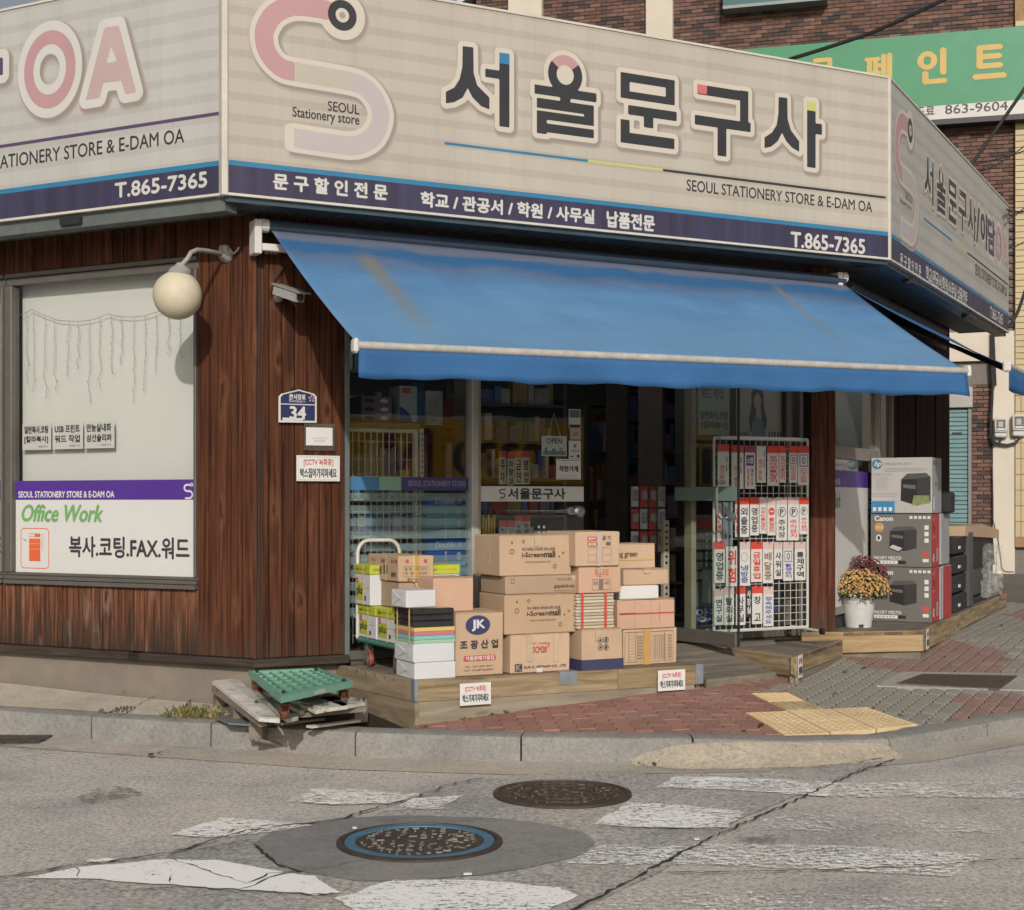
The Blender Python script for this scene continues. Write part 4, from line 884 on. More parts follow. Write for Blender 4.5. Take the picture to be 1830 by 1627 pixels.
cut = lambda f: (lambda X, Z: np.maximum(f(X, Z), np.where(Z < pl[10][1] - .1, xe - X, -9.)))
for i, (lv, sh) in enumerate(((.052, (.014, -.018)), (.044, (.013, -.016)), (.037, (.012, -.014)))): iso(lg, cut(lall), *bb, .016, lv, -.0006 - i * .0004, 4 + i, sh)
xe0 = xe; xe = xe0 - .03
iso(lg, cut(lall), *bb, .013, .032, -.0020, 0); xe = xe0
xp, xl_ = pl[9][0], pl[11][0] - .01; zm = pl[8][1] + .02
iso(lg, lambda X, Z: np.maximum(lz(X, Z), X - xp), bb[0], xp + .02, pl[9][1] - .12, ZT - .02, .011, 0, -.0026, 1)
iso(lg, lambda X, Z: np.maximum(lz(X, Z), np.where(Z > pl[6][1], 9., -9.)), xp, hx_ - .05, pl[6][1], ZT - .02, .011, 0, -.0026, 1)
topm = (pl[4][1] + pl[5][1]) / 2
iso(lg, lambda X, Z: np.maximum(lz(X, Z), xp - X), xp - .01, hx_, topm, ZT - .02, .011, 0, -.0027, 1)
iso(lg, lambda X, Z: np.maximum(np.maximum(lz(X, Z), xp - X), X - xl_), xp - .01, xl_ + .02, bb[2], topm - .1, .011, 0, -.0026, 2)
iso(lg, lambda X, Z: np.maximum(np.maximum(lz(X, Z), np.where(Z > pl[10][1] - .09, xl_ - X, -9.)), xe - X), xe - .02, bb[1], bb[2], topm - .1, .011, 0, -.0028, 3)
lg2 = MB(); zt2 = ZT - .012
iso(lg2, lambda X, Z: np.hypot(X - hx_, Z - hz2) - .1, hx_ - .13, hx_ + .13, hz2 - .13, min(zt2, hz2 + .13), .009, 0, -.0034, 0)
lg2.disc(hx_, hz2, .047, .047, -.0040, 1); lg2.disc(hx_, hz2, .022, .022, -.0046, 2)
LOGOM = [HALO, PNK, CRM, LIL] + SH
part(sgF, 'logo', lg, LOGOM, SF); part(sgF, 'logo_ring', lg2, [GLY, HALO, pm((.30, .27, .24), .5, .05, 3, name='grey dot')], SF)
def line(fr, a, b, h, y, mb, m):
    (x0, z0), (x1, z1) = fr.hit(*a, y), fr.hit(*b, y); z = (z0 + z1) / 2; mb.rect(x0, z - h / 2, x1, z + h / 2, y, m); return z
tx = MB(); zl = SF.hit(1184, 304.3)[1]
for a, b, m in ((794, 1050.5, 1), (1050.5, 1184.5, 2), (1184.5, 1582.8, 0)): tx.rect(SF.hit(a, 300)[0], zl - .009, SF.hit(b, 320)[0], zl + .009, -.001, m)
for body, bl, tr, m, bd in (('SEOUL STATIONERY STORE & E-DAM OA', (1227.5, 341), (1558.5, 361), 0, .012), ('SEOUL', (586, 198), (642, 188), 0, .014), ('Stationery store', (523, 214), (642, 206), 0, .014), ('문 구 할 인 전 문', (489, 337.5), (692, 331.5), 3, .045), ('학교 / 관공서 / 학원 / 사무실', (752.5, 369), (1061.5, 375.5), 3, .045), ('납품전문', (1085, 405), (1169.5, 386.5), 3, .045), ('T.865-7365', (1414, 441), (1545.5, 428.5), 3, .04)):
    tx.ptext(SF, body, bl, tr, -.0012, m, bd)
part(sgF, 'lettering', tx, [GLY, TEAL, LIME, WLET], SF)
sm = MB()
for px, z0, z1 in ((1083, ZB + .30, ZB + .62), (672, zst, ZT - .02), (1310, zst, ZT - .02)): x = SF.hit(px, 300)[0]; sm.rect(x - .002, z0, x + .002, z1, -.0005)
part(sgF, 'panel_seams', sm, SH[0], SF)
# --- side-street sign
tx = MB(); z = SL.hit(200, 232)[1]; tx.rect(xl0, z - .011, -.035, z + .011, -.001, 1)
w1 = text_geo('SEOUL STATIONERY STORE & E-DAM OA'); w2 = text_geo('ATIONERY STORE & E-DAM OA'); xa, za1 = SL.hit(0, 296, -.001); xb, zb1 = SL.hit(329, 229.5, -.001); full = (xb - xa) * (w1[3] - w1[2]) / (w2[3] - w2[2])
za1 = SL.hit(328, 255, -.001)[1]
tx.text('SEOUL STATIONERY STORE & E-DAM OA', xb - full, za1, xb, zb1, -.0012, 0, .014); tx.ptext(SL, 'T.865-7365', (206, 354), (369.5, 307), -.0012, 2, .04)
part(sgL, 'lettering', tx, [GLY, PUR2, WLET], SL)
hL = lambda x, y: SL.hit(x / 3.874, y / 3.874, 0)
def ellipse_sdf(c, px, py):
    (x, z), (x1, _), (_, z1) = hL(*c), hL(*px), hL(*py); a, b = abs(x1 - x), abs(z1 - z)
    return (lambda X, Z: (np.hypot((X - x) / a, (Z - z) / b) - 1) * min(a, b)), x, z, a, b
fo, x, z, a, b = ellipse_sdf((345, 482), (525, 482), (345, 213)); fi = ellipse_sdf((345, 482), (459, 482), (345, 308))[0]
O_ = lambda X, Z: np.maximum(fo(X, Z), -fi(X, Z)); Ob = (x - a - .15, x + a + .15, z - b - .15, z + b + .15)
A_pts = [hL(*p) for p in ((725, 195), (825, 178), (945, 640), (868, 655), (842, 560), (718, 575), (690, 680), (595, 695))]; A_in = [hL(*p) for p in ((738, 440), (770, 325), (812, 425))]
A_ = lambda X, Z: np.maximum(sd_poly(X, Z, A_pts), -sd_poly(X, Z, A_in)); As = lambda X, Z: sd_poly(X, Z, A_pts)
ax = [p[0] for p in A_pts]; az = [p[1] for p in A_pts]; Ab = (min(ax) - .15, max(ax) + .15, min(az) - .15, max(az) + .15)
bk = MB(); hv = .058
for f, B in ((O_, Ob), (As, Ab)):
    for i, (lv, sh) in enumerate(((.082, (.02, -.026)), (.072, (.018, -.023)), (.064, (.016, -.02)))): iso(bk, f, *B, .018, lv, -.0006 - i * .0004, 1 + i, sh)
    iso(bk, f, *B, .014, hv, -.002, 0)
# end of the neighbouring letter, cut by the picture edge
(xq, zq), (xq2, zq2) = hL(-250, 470), hL(22, 390); D_ = lambda X, Z: np.minimum(sd_poly(X, Z, [(xq, zq - .1), (xq2, zq - .1), (xq2, zq + .02), (xq, zq + .02)]), sd_poly(X, Z, [(xq - .3, zq - .42), (xq, zq - .42), (xq, zq + .45), (xq - .3, zq + .45)]))
Db = (xq - .5, xq2 + .2, zq - .6, zq + .62)
for i, (lv, sh) in enumerate(((.082, (.02, -.026)), (.072, (.018, -.023)), (.064, (.016, -.02)))): iso(bk, D_, *Db, .02, lv, -.0006 - i * .0004, 1 + i, sh)
iso(bk, D_, *Db, .016, hv, -.002, 0)
part(sgL, 'letter_outlines', bk, [HALOL] + SH, SL)
for f, B, m in ((O_, Ob, PNK), (A_, Ab, PNKL), (D_, Db, PUR2)): part(sgL, 'letter', iso(MB(), f, *B, .012, 0, -.003), m, SL)
# --- far sign, the same artwork set narrower
def remap(mb, ax, az):
    (x0, x1, u0, u1), (z0, z1, v0, v1) = ax, az; r = MB(); r.f = mb.f; r.m = mb.m
    r.v = [(u0 + (x - x0) * (u1 - u0) / (x1 - x0), y * 1.0, v0 + (z - z0) * (v1 - v0) / (z1 - z0)) for x, y, z in mb.v]; return r
hR = lambda x, y: SR.hit(1560 + x / 3.255, 120 + y / 3.255, 0)
lx = [p[0] for p in pl]; AX = (min(lx) - sw, max(lx) + sw, hR(128, 500)[0], hR(262, 800)[0]); AZ = (pl[-1][1] - sw, pl[5][1], hR(200, 1000)[1], hR(125, 440)[1])
part(sgR, 'logo', remap(lg, AX, AZ), LOGOM, SR); part(sgR, 'logo_ring', remap(lg2, AX, AZ), [GLY, HALO, SH[1]], SR)
g0 = H(Z3(170, 640))[0]; g1 = H(Z4(780, 660))[0]; AX = (g0, g1, hR(300, 700)[0], hR(598, 900)[0]); AZ = (H(Z3(553, 836))[1], H(Z3(313, 305))[1], hR(343, 808)[1], hR(322, 527)[1])
part(sgR, 'letter_outlines', remap(back, AX, AZ), [HALO] + SH, SR); part(sgR, 'coloured_accents', remap(acc, AX, AZ), [TEAL, CORAL, LIME, PNK], SR)
for ch, mb in letters.items(): part(sgR, 'letter', remap(mb, AX, AZ), GLY, SR)
zb_, zt_ = AZ[2], AZ[3]
for body, a, b, m in (('/', 602, 618, GLY), ('이', 626, 662, GLY), ('담', 668, 708, PUR2), ('O', 714, 748, PNK), ('A', 754, 786, PNKL)):
    x0, x1 = hR(a, 950)[0], hR(b, 950)[0]; part(sgR, 'letter_outline', MB().text(body, x0 - .02, zb_ - .02, x1 + .02, zt_ + .02, -.0012, 0, .09), HALO, SR); part(sgR, 'letter', MB().text(body, x0, zb_ + .02, x1, zt_ - .02, -.003, 0, .05), m, SR)
tx = MB(); zl2 = hR(548, 1080)[1]
for a, b, m in ((295, 462, 1), (462, 548, 2), (548, 785, 0)): tx.rect(hR(a, 1000)[0], zl2 - .01, min(hR(b, 1100)[0], XRE - .02), zl2 + .01, -.001, m)
for body, bl, tr, m, bd in (('문 구 할 인 전 문', (1609, 474), (1646, 475), 3, .03), ('학교/관공서/학원/사무실 납품전문', (1655, 502.5), (1728.5, 522.5), 3, .03), ('T.865-7365', (1769.5, 567), (1792, 562.5), 3, .03), ('SEOUL STATIONERY STORE & E-DAM OA', (1743, 490.5), (1799.5, 515), 0, .012), ('SEOUL', (1618, 355), (1630, 353), 0, 0), ('Stationery store', (1608, 364), (1629, 368), 0, 0)):
    tx.ptext(SR, body, bl, tr, -.0012, m, bd)
part(sgR, 'lettering', tx, [GLY, TEAL, LIME, WLET], SR)
# ================================================================ awnings
def cloth_mat(name, c, streaks, dirt):
    m, t, bs, L = nodes(name); at = N(t, 'ShaderNodeAttribute', attribute_name='st'); sx = N(t, 'ShaderNodeSeparateXYZ'); L(at.outputs['Vector'], sx.inputs[0])
    co = N(t, 'ShaderNodeTexCoord').outputs['Object']; mp = N(t, 'ShaderNodeMapping'); mp.inputs['Scale'].default_value = (1, 2.2, 2.2); L(co, mp.inputs[0])
    n1 = noise(t, L, mp.outputs[0], 1.3, 6, .62, .4); a = ramp(t, L, n1, [(.3, sc3(c, .86)), (.7, sc3(c, 1.10))])
    mp3 = N(t, 'ShaderNodeMapping'); mp3.inputs['Scale'].default_value = (22, .6, .6); L(co, mp3.inputs[0]); a = mix(t, L, 1, a, ramp(t, L, noise(t, L, mp3.outputs[0], 1.5, 4), [(.3, (.94, .95, .96)), (.7, (1.03, 1.03, 1.03))]), 'MULTIPLY')
    if dirt:
        fd = N(t, 'ShaderNodeMath', operation='MULTIPLY_ADD'); L(n1, fd.inputs[0]); fd.inputs[1].default_value = .5; L(sx.outputs[1], fd.inputs[2]); a = mix(t, L, ramp(t, L, fd.outputs[0], [(.55, (0,)), (1.25, (.40,))]), a, (.14, .25, .37))   # bleached towards the front
        ad = N(t, 'ShaderNodeMath', operation='MULTIPLY_ADD'); L(n1, ad.inputs[0]); ad.inputs[1].default_value = .22; L(sx.outputs[1], ad.inputs[2])
        a = mix(t, L, ramp(t, L, ad.outputs[0], [(.10, (.9,)), (.185, (.8,)), (.215, (.15,)), (.27, (.10,)), (.31, (.75,)), (.38, (.2,)), (.50, (0,))]), a, dirt)
        a = mix(t, L, ramp(t, L, ad.outputs[0], [(.17, (0,)), (.205, (.85,)), (.27, (.85,)), (.33, (.3,)), (.48, (0,))]), a, (.022, .085, .20))
    for u0, w, v0, v1 in streaks:
        d = N(t, 'ShaderNodeMath', operation='SUBTRACT'); L(sx.outputs[0], d.inputs[0]); d.inputs[1].default_value = u0; ab = N(t, 'ShaderNodeMath', operation='ABSOLUTE'); L(d.outputs[0], ab.inputs[0])
        ad2 = N(t, 'ShaderNodeMath', operation='MULTIPLY_ADD'); L(n1, ad2.inputs[0]); ad2.inputs[1].default_value = w * .6; L(ab.outputs[0], ad2.inputs[2])
        f = ramp(t, L, ad2.outputs[0], [(0, (1,)), (w * .5, (.9,)), (w * 1.35, (0,))]); g = ramp(t, L, sx.outputs[1], [(v0 - .06, (0,)), (v0 + .05, (.85,)), (v0 + (v1 - v0) * .5, (.55,)), (v1, (0,))])
        mu = N(t, 'ShaderNodeMath', operation='MULTIPLY'); L(f, mu.inputs[0]); L(g, mu.inputs[1]); a = mix(t, L, mu.outputs[0], a, (.16, .145, .10))
    L(a, bs.inputs['Base Color']); bs.inputs['Roughness'].default_value = .75; bs.inputs['Specular IOR Level'].default_value = .2; bump(t, L, n1, bs, .12, .02); return m
def grid(fn, nu, nv, name, mat, parent, fr):
    mb = MB(); st = []
    for j in range(nv + 1):
        for i in range(nu + 1): mb.v.append(tuple(fn(i / nu, j / nv))); st.append((i / nu, j / nv, 0))
    for j in range(nv):
        for i in range(nu): k = j * (nu + 1) + i; mb.f.append((k, k + nu + 1, k + nu + 2, k + 1)); mb.m.append(0)
    o = part(parent, name, mb, mat, fr, smooth=True); at = o.data.attributes.new('st', 'FLOAT_VECTOR', 'POINT'); at.data.foreach_set('vector', [q for p in st for q in p])
    sol = o.modifiers.new('thick', 'SOLIDIFY'); sol.thickness = .0025; sol.offset = 0; return o
yb = -1.67
A = FW.hit(483, 409, -.10); B_ = FW.hit(1507, 507, -.10); Cb = FW.hit(640, 616, yb); Db_ = FW.hit(1725, 662, yb)
PA, PB, PC, PD = Vector((A[0], -.10, A[1])), Vector((B_[0], -.10, B_[1])), Vector((Cb[0], yb, Cb[1])), Vector((Db_[0], yb, Db_[1]))
def clothF(u, v): p = PA.lerp(PB, u).lerp(PC.lerp(PD, u), v); p.z -= .035 * math.sin(math.pi * v) * (1 - .3 * math.cos(6.28 * u)) + .006 * math.sin(u * 9.42) * v + .007 * math.sin(u * 31 + 2.2 * v) * math.sin(math.pi * v) * (1 - .5 * v) + .004 * math.sin(u * 57 - 3 * v) * math.sin(math.pi * v) ** 2; return p
def uv_at(px, py): return min(((u / 60, v / 30) for u in range(61) for v in range(31)), key=lambda q: sum((a - b) ** 2 for a, b in zip(proj(FW.w(*clothF(*q))), (px, py))))
s1, s2 = uv_at(700, 520)[0], uv_at(1445, 562)[0]
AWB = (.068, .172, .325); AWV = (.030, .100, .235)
aw = thing('awning', 'blue retractable fabric awning with a pale front bar over the entrance', 'awning', FW, (2.4, -.05, 3.2))
grid(clothF, 120, 24, 'cloth', cloth_mat('awning cloth', AWB, [(s1, .022, .18, 1.0), (s2, .010, .12, .85)], (.115, .115, .15)), aw, FW)
def val(u, v): p = PC.lerp(PD, u); return (p.x + .008 * math.sin(u * 40) * v, p.y - .012 + .020 * math.sin(u * 23 + 1) * v * (.4 + .6 * u) + .010 * math.sin(u * 61) * v, p.z - .02 - v * (.165 + .007 * math.sin(u * 31) + .004 * math.sin(u * 83)))
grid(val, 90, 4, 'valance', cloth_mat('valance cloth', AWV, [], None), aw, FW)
BARM = pm((.42, .40, .37), .5, .22, 22, name='dusty white bar')
part(aw, 'front_bar', MB().tube([PC + Vector((-.01, -.005, -.005)), PD + Vector((.01, -.005, -.005))], .024, 10), BARM, FW, smooth=True)
for p, s in ((PC, -1), (PD, 1)): part(aw, 'end_cap', MB().box(p.x + s * .002, p.x + s * .035, p.y - .035, p.y + .03, p.z - .05, p.z + .035, b=.012), WHITE, FW)
part(aw, 'roller', MB().tube([(A[0] - .02, -.10, A[1] + .015), (B_[0], -.10, B_[1] + .015)], .045, 12), pm((.02, .035, .06), .7, .2, 5, name='rolled cloth'), FW, smooth=True)
zt0 = FW.hit(470, 442, -.1)[1]; xq0 = FW.hit(455, 440, -.1)[0]
part(aw, 'torsion_bar', MB().box(xq0, B_[0], -.13, -.08, zt0 - .025, zt0 + .022, b=.004), WHITE, FW)
for x in (xq0 + .02, B_[0] - .05): part(aw, 'bracket', MB().box(x - .03, x + .02, -.14, -.015, zt0 - .05, A[1] + .05, b=.006).lathe([(.045, 0), (.045, .05)], (x + .02, -.10, A[1] + .015), 14, 0, 'x'), WHITE, FW)
for f0, f1 in ((.10, .05), (.93, .96)):
    a = Vector((PA.x + (PB.x - PA.x) * f0, -.12, zt0)); b = PC.lerp(PD, f1) + Vector((0, .02, -.01)); mid = a.lerp(b, .5) + Vector((.45 if f0 < .5 else -.45, 0, -.10)); b.z -= .03
    part(aw, 'folding_arm', MB().tube([a, mid, b], .02, 8), WHITE, FW)
# awning round the corner
pj = 1.36; zR0 = RW.hit(1512, 512, -.1)[1]; zR1 = 1.55 + (CY - 657) * 11.58 / FPX
QA, QB, QC, QD = Vector((.12, -.1, zR0)), Vector((3.9, -.1, zR0)), Vector((-.03, -pj, zR1)), Vector((3.9, -pj, zR1))
aw2 = thing('awning', 'second blue awning round the corner seen almost edge-on from below', 'awning', RW, (2, -.05, 3.2))
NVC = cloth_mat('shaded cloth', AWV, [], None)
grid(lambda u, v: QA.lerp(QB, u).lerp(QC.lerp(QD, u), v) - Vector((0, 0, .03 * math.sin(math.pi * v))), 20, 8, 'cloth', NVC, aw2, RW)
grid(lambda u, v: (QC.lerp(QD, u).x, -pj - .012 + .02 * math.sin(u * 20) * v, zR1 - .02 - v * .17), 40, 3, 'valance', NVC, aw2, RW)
part(aw2, 'front_bar', MB().tube([QC, QD], .024, 10), BARM, RW, smooth=True)
part(aw2, 'end_cap', MB().box(QC.x - .035, QC.x - .002, -pj - .03, -pj + .03, zR1 - .05, zR1 + .035, b=.01), WHITE, RW)
part(aw2, 'roller', MB().tube([(.1, -.1, zR0 + .015), (3.9, -.1, zR0 + .015)], .045, 10), BLACK, RW)
part(aw2, 'folding_arm', MB().tube([(.9, -.12, zR0 - .15), (1.25, -.75, zR0 - .42), (.12, -pj + .03, zR1 - .02)], .02, 8), BLACK, RW)
part(aw2, 'torsion_bar', MB().box(.1, 3.9, -.13, -.08, zR0 - .17, zR0 - .12), BLACK, RW)
# ================================================================ brick building behind
XB0 = BW.hit(851, 5)[0]
bb_ = thing('brick_building', 'tall dark brick building with cream pilasters behind the shop', 'building', BW, (-2, 0, .4))
MORTB = pm((.155, .135, .118), .9, .15, 20, name='brick mortar'); CREAM = pm((.60, .535, .44), .75, .06, 2, bmp=.15, bsc=40, name='cream render')
xsh0, xsh1 = BW.hit(1690, 850)[0], BW.hit(1735, 850)[0]; xbr1 = BW.hit(1774, 850)[0]; xc0 = BW.hit(1813.5, 400)[0]; zlint = BW.hit(1730, 692)[1]; zw0 = BW.hit(1750, 596)[1]
part(bb_, 'wall', MB().box(XB0, xsh0, .03, 6, .2, 14).box(xsh0, xc0 + 4, .03, 6, 2.6, 14).box(xsh1, xc0 + 4, .03, 6, .2, 2.6), MORTB, BW)
def brick_mat():
    m, t, bs, L = nodes('dark brick'); g = N(t, 'ShaderNodeNewGeometry'); oi = N(t, 'ShaderNodeObjectInfo'); ad = N(t, 'ShaderNodeMath', operation='ADD'); L(g.outputs['Random Per Island'], ad.inputs[0]); L(oi.outputs['Random'], ad.inputs[1]); fr_ = N(t, 'ShaderNodeMath', operation='FRACT'); L(ad.outputs[0], fr_.inputs[0])
    c = ramp(t, L, fr_.outputs[0], [(0, (.032, .026, .026)), (.16, (.045, .034, .032)), (.28, (.085, .045, .034)), (.6, (.115, .060, .045)), (.85, (.14, .075, .056)), (1, (.17, .10, .075))])
    P = g.outputs['Position']; c = mix(t, L, 1, c, ramp(t, L, noise(t, L, P, 14, 5, .7), [(.3, (.78, .78, .78)), (.7, (1.15, 1.12, 1.1))]), 'MULTIPLY'); L(c, bs.inputs['Base Color']); bs.inputs['Roughness'].default_value = .85; bump(t, L, noise(t, L, P, 40, 3), bs, .3, .01); return m
BRICK = brick_mat()
bl_, bh_ = .19, .055; pitch, ch = .200, .065
brk = MB().box(0, bl_, 0, .035, 0, bh_, b=.003).mesh('brick', BRICK); hbk = MB().box(0, .09, 0, .035, 0, bh_, b=.003).mesh('brick', BRICK)
def visible_b(q):
    x, y = q
    if y < -14: return False
    if x < 1594: return y < 140 + .178 * (x - 1594) + 22
    if x < 1806: return y < 143 + 1.05 * (x - 1594) + 26 or (1734 < x < 1775 and 690 < y < 965)
    return x < 1814 and y < 640
cells = []; pil = [(BW.hit(911, 10)[0], BW.hit(971, 10)[0]), (BW.hit(1156, 20)[0], BW.hit(1204, 20)[0])]
nc = int(13.2 / ch)
for r in range(nc):
    z = .3 + r * ch; x = XB0 - (r % 2) * .1
    while x < xc0 - .02:
        w = bl_; x0, x1 = max(x, XB0), min(x + w, xc0 - .004)
        if z < zw0 + .1 and x0 < xsh1 + .02 < x1: x0 = xsh1 + .02
        if z < zw0 - 0 and x0 < xbr1 < x1: x1 = xbr1
        for a, b in pil:
            if x0 < a < x1: x1 = a
            if x0 < b < x1: x0 = b
        inp = any(x0 >= a - .001 and x1 <= b + .001 for a, b in pil)
        ok = not (z < zw0 + .03 and (x0 < xsh1 or x0 >= xbr1 - .001))
        if x1 - x0 > .03 and ok and not inp:
            q = proj(BW.w((x0 + x1) / 2, 0, z))
            if visible_b(q): cells.append((BW.w(x0, 0).y, x0, x1, z))
        x += pitch
cells.sort(); rest = MB()
for i, (_, x0, x1, z) in enumerate(cells):
    dy = random.uniform(-.003, .004)
    if i < 300:
        o = piece(bb_, 'brick', brk, BW.M @ Matrix.Translation((x0, dy, z)) @ Matrix.Diagonal(((x1 - x0) / bl_, 1, 1, 1)))
    else: rest.box(x0, x1, dy, .035, z, z + bh_)
part(bb_, 'bricks', rest, BRICK, BW, kind='stuff'); print('bricks', len(cells))
for a, b in pil: part(bb_, 'pilaster', MB().box(a, b, -.12, .2, 5, 14, b=.01), CREAM, BW)
# white-washed ground floor part, lintel and shutter
part(bb_, 'white_wall', MB().box(xbr1 + .002, xc0 - .002, -.05, .1, .2, zw0 + .02).box(xsh0 - 3.2, xbr1 - .0, -.06, .08, zlint + .42, zw0 + .02), CREAM, BW)
part(bb_, 'shutter_box', MB().box(xsh0 - 2.5, BW.hit(1738, 700)[0], -.10, .02, BW.hit(1730, 729)[1], zlint, b=.008), pm((.36, .34, .31), .5, .1, 4, name='shutter box'), BW)
sh_ = part(bb_, 'roller_shutter', MB().box(xsh0 - 2.4, xsh1 - .045, .03, .05, .3, BW.hit(1730, 729)[1]), pm((.10, .20, .205), .5, .15, 4, name='turquoise back'), BW)
TQ = pm((.135, .235, .24), .45, .15, 3, name='turquoise slats'); zsl = BW.hit(1730, 730)[1]; n = 0
sl = MB().box(0, 1.6, -.012, .03, 0, .066, b=.010).mesh('slat', TQ)
while zsl > .5: zsl -= .072; piece(sh_, 'slat', sl, BW.M @ Matrix.Translation((xsh1 - .05 - 1.6, .0, zsl)))
part(sh_, 'pull_slot', MB().box(xsh1 - .30, xsh1 - .14, -.02, .0, BW.hit(1712, 777)[1], BW.hit(1712, 773)[1]), BLACK, BW)
part(bb_, 'shutter_rail', MB().box(xsh1 - .045, xsh1 + .012, -.04, .06, .3, BW.hit(1730, 729)[1], b=.004), pm((.17, .17, .165), .5, .1, 5, name='grey rail'), BW)
# cream tiled column
TILE = pm((.52, .42, .235), .5, .12, 3, isl=.12, name='cream tile'); TGR = pm((.27, .17, .08), .8, .2, 8, name='tile grout')
part(bb_, 'tile_column', MB().box(xc0, xc0 + 2.2, -.07, .1, BW.hit(1820, 978)[1], 14), TGR, BW)
zc0 = BW.hit(1815, 708)[1]; th = MB().box(0, .185, -.082, -.06, 0, .088, b=.004).mesh('tile', TILE); tvv = MB().box(0, .082, -.082, -.06, 0, .245, b=.004).mesh('tile', TILE)
zz = zc0 + .01; r = 0
while zz < BW.hit(1815, 40)[1]:
    for c in range(3): piece(bb_, 'tile', th, BW.M @ Matrix.Translation((xc0 + .004 + c * .195 - (r % 2) * .0, 0, zz)))
    zz += .098; r += 1
zz = zc0 - .255
while zz > BW.hit(1820, 978)[1] - .05:
    for c in range(5): piece(bb_, 'tile', tvv, BW.M @ Matrix.Translation((xc0 + .004 + c * .09, 0, zz)))
    zz -= .255
part(bb_, 'roof_edge', MB().prism([(XB0 - .3, -.2, BW.hit(840, 14)[1]), (XB0 + .02, -.2, BW.hit(862, -4)[1]), (XB0 + .02, -.2, BW.hit(862, -4)[1] + 1), (XB0 - .3, -.2, BW.hit(840, 14)[1] + .6)], (0, .5, 0)), pm((.5, .53, .56), .5, .05, 3, name='pale metal'), BW)
# paint shop sign
gx0 = BW.hit(1300, 90, -.3)[0]; g1b, g1t = BW.hit(1815, 179, -.3)[1], BW.hit(1815, 48, -.3)[1]; gwb = BW.hit(1815, 204, -.3)[1]
ps = thing('paint_shop_sign', 'long green sign with yellow Korean letters and a white phone strip on the brick building', 'sign', BW, (gx0 + 2, -.3, gwb))
part(ps, 'green_panel', MB().box(gx0, gx0 + 7.5, -.3, -.02, g1b, g1t), pm((.040, .205, .100), .45, .06, 1.5, name='green sign face'), BW); part(ps, 'white_strip', MB().box(gx0, gx0 + 7.5, -.3, -.02, gwb, g1b - .002), pm((.58, .56, .53), .5, .05, 2, name='white strip'), BW)
part(ps, 'bottom_rail', MB().box(gx0, gx0 + 7.5, -.31, .0, gwb - .09, gwb - .003), BLACK, BW)
YEL_ = pm((.54, .36, .09), .45, .08, 3, name='yellow letters'); y = -.305
for ch, bl, tr in (('로', (1450, 152), (1490, 104)), ('페', (1546, 146), (1592, 96)), ('인', (1642, 150), (1690, 87)), ('트', (1741, 141), (1796, 80))): part(ps, 'letter', MB().ptext(BW, ch, bl, tr, y, 0, .05), YEL_, BW)
part(ps, 'lettering', MB().ptext(BW, '도료', (1638, 206.5), (1670, 190), y, 0, .02).ptext(BW, '863-9604', (1689, 204.5), (1801, 180.5), y, 0, .008), pm((.06, .05, .05), .6, .1, 5, name='dark lettering'), BW)
us = thing('upper_sign', 'underside of a dark teal sign high on the brick wall', 'sign', BW, (BW.hit(1290, 0)[0], -.3, BW.hit(1380, 6)[1]))
part(us, 'panel', MB().box(BW.hit(1292, 0, -.3)[0], BW.hit(1478, 0, -.3)[0], -.3, .0, BW.hit(1380, 3, -.3)[1], 13), pm((.035, .10, .10), .45, .1, 2, name='teal sign'), BW)
part(us, 'bottom_rail', MB().box(BW.hit(1292, 0, -.3)[0], BW.hit(1478, 0, -.3)[0], -.32, .0, BW.hit(1380, 9, -.3)[1], BW.hit(1380, 3, -.3)[1] - .004), pm((.25, .27, .27), .5, .1, 2, name='grey rail 2'), BW)
# electricity meters
MCASE = pm((.55, .54, .51), .4, .06, 4, name='meter case')
for (x0, y0, x1, y1, lab) in ((1776, 783, 1801, 747, 'grey electricity meter on the white wall beside the brick pier'), (1808, 781, 1834, 741, 'grey electricity meter at the edge of the cream tiled column')):
    a, b = BW.hit(x0, y0, -.1); c, d = BW.hit(x1, y1, -.1); t = thing('electricity_meter', lab, 'meter', BW, (a, -.08, b)); w = c - a; h = d - b
    part(t, 'case', MB().box(a, c, -.17, -.052, b, d, b=.025).box(a + .03 * w, c - .03 * w, -.20, -.165, b + .26 * h, d - .03 * h, b=.02), MCASE, BW, smooth=True)
    part(t, 'window', MB().box(a + .18 * w, c - .18 * w, -.208, -.195, b + .36 * h, d - .10 * h), pm((.09, .09, .095), .3, .1, 4, name='meter glass'), BW); part(t, 'display', MB().box(a + .3 * w, c - .35 * w, -.214, -.205, b + .52 * h, d - .2 * h), pm((.40, .38, .31), .4, .1, 9, name='meter dial'), BW)
    part(t, 'label_strip', MB().box(a + .22 * w, c - .22 * w, -.214, -.205, b + .38 * h, b + .46 * h), WHITE, BW)
CABLE = pm((.022, .022, .022), .6, .2, 9, name='black cable')
hb = lambda px, py, y=-.12: (BW.hit(px, py, y)[0], y, BW.hit(px, py, y)[1])
mc = thing('meter_cable', 'black cable looping under the electricity meters and up the wall', 'cable', BW, hb(1790, 785)); part(mc, 'cable', MB().tube([hb(*p) for p in ((1774, 690), (1773, 720), (1771, 750), (1771, 775), (1776, 790), (1786, 794), (1800, 796), (1815, 792), (1822, 783))], .022, 6).tube([hb(*p) for p in ((1790, 784), (1787, 790), (1778, 797), (1772, 785))], .018, 6).tube([hb(*p) for p in ((1773, 595), (1773, 650), (1775, 690))], .03, 6), CABLE, BW, smooth=True)
dw_ = thing('drain_pipe', 'thin dark pipe with a bracket running down beside the brick pier', 'pipe', BW, hb(1775, 700)); part(dw_, 'pipe', MB().tube([hb(1779, 690), hb(1777, 640), hb(1775, 596)], .02, 6), CABLE, BW)
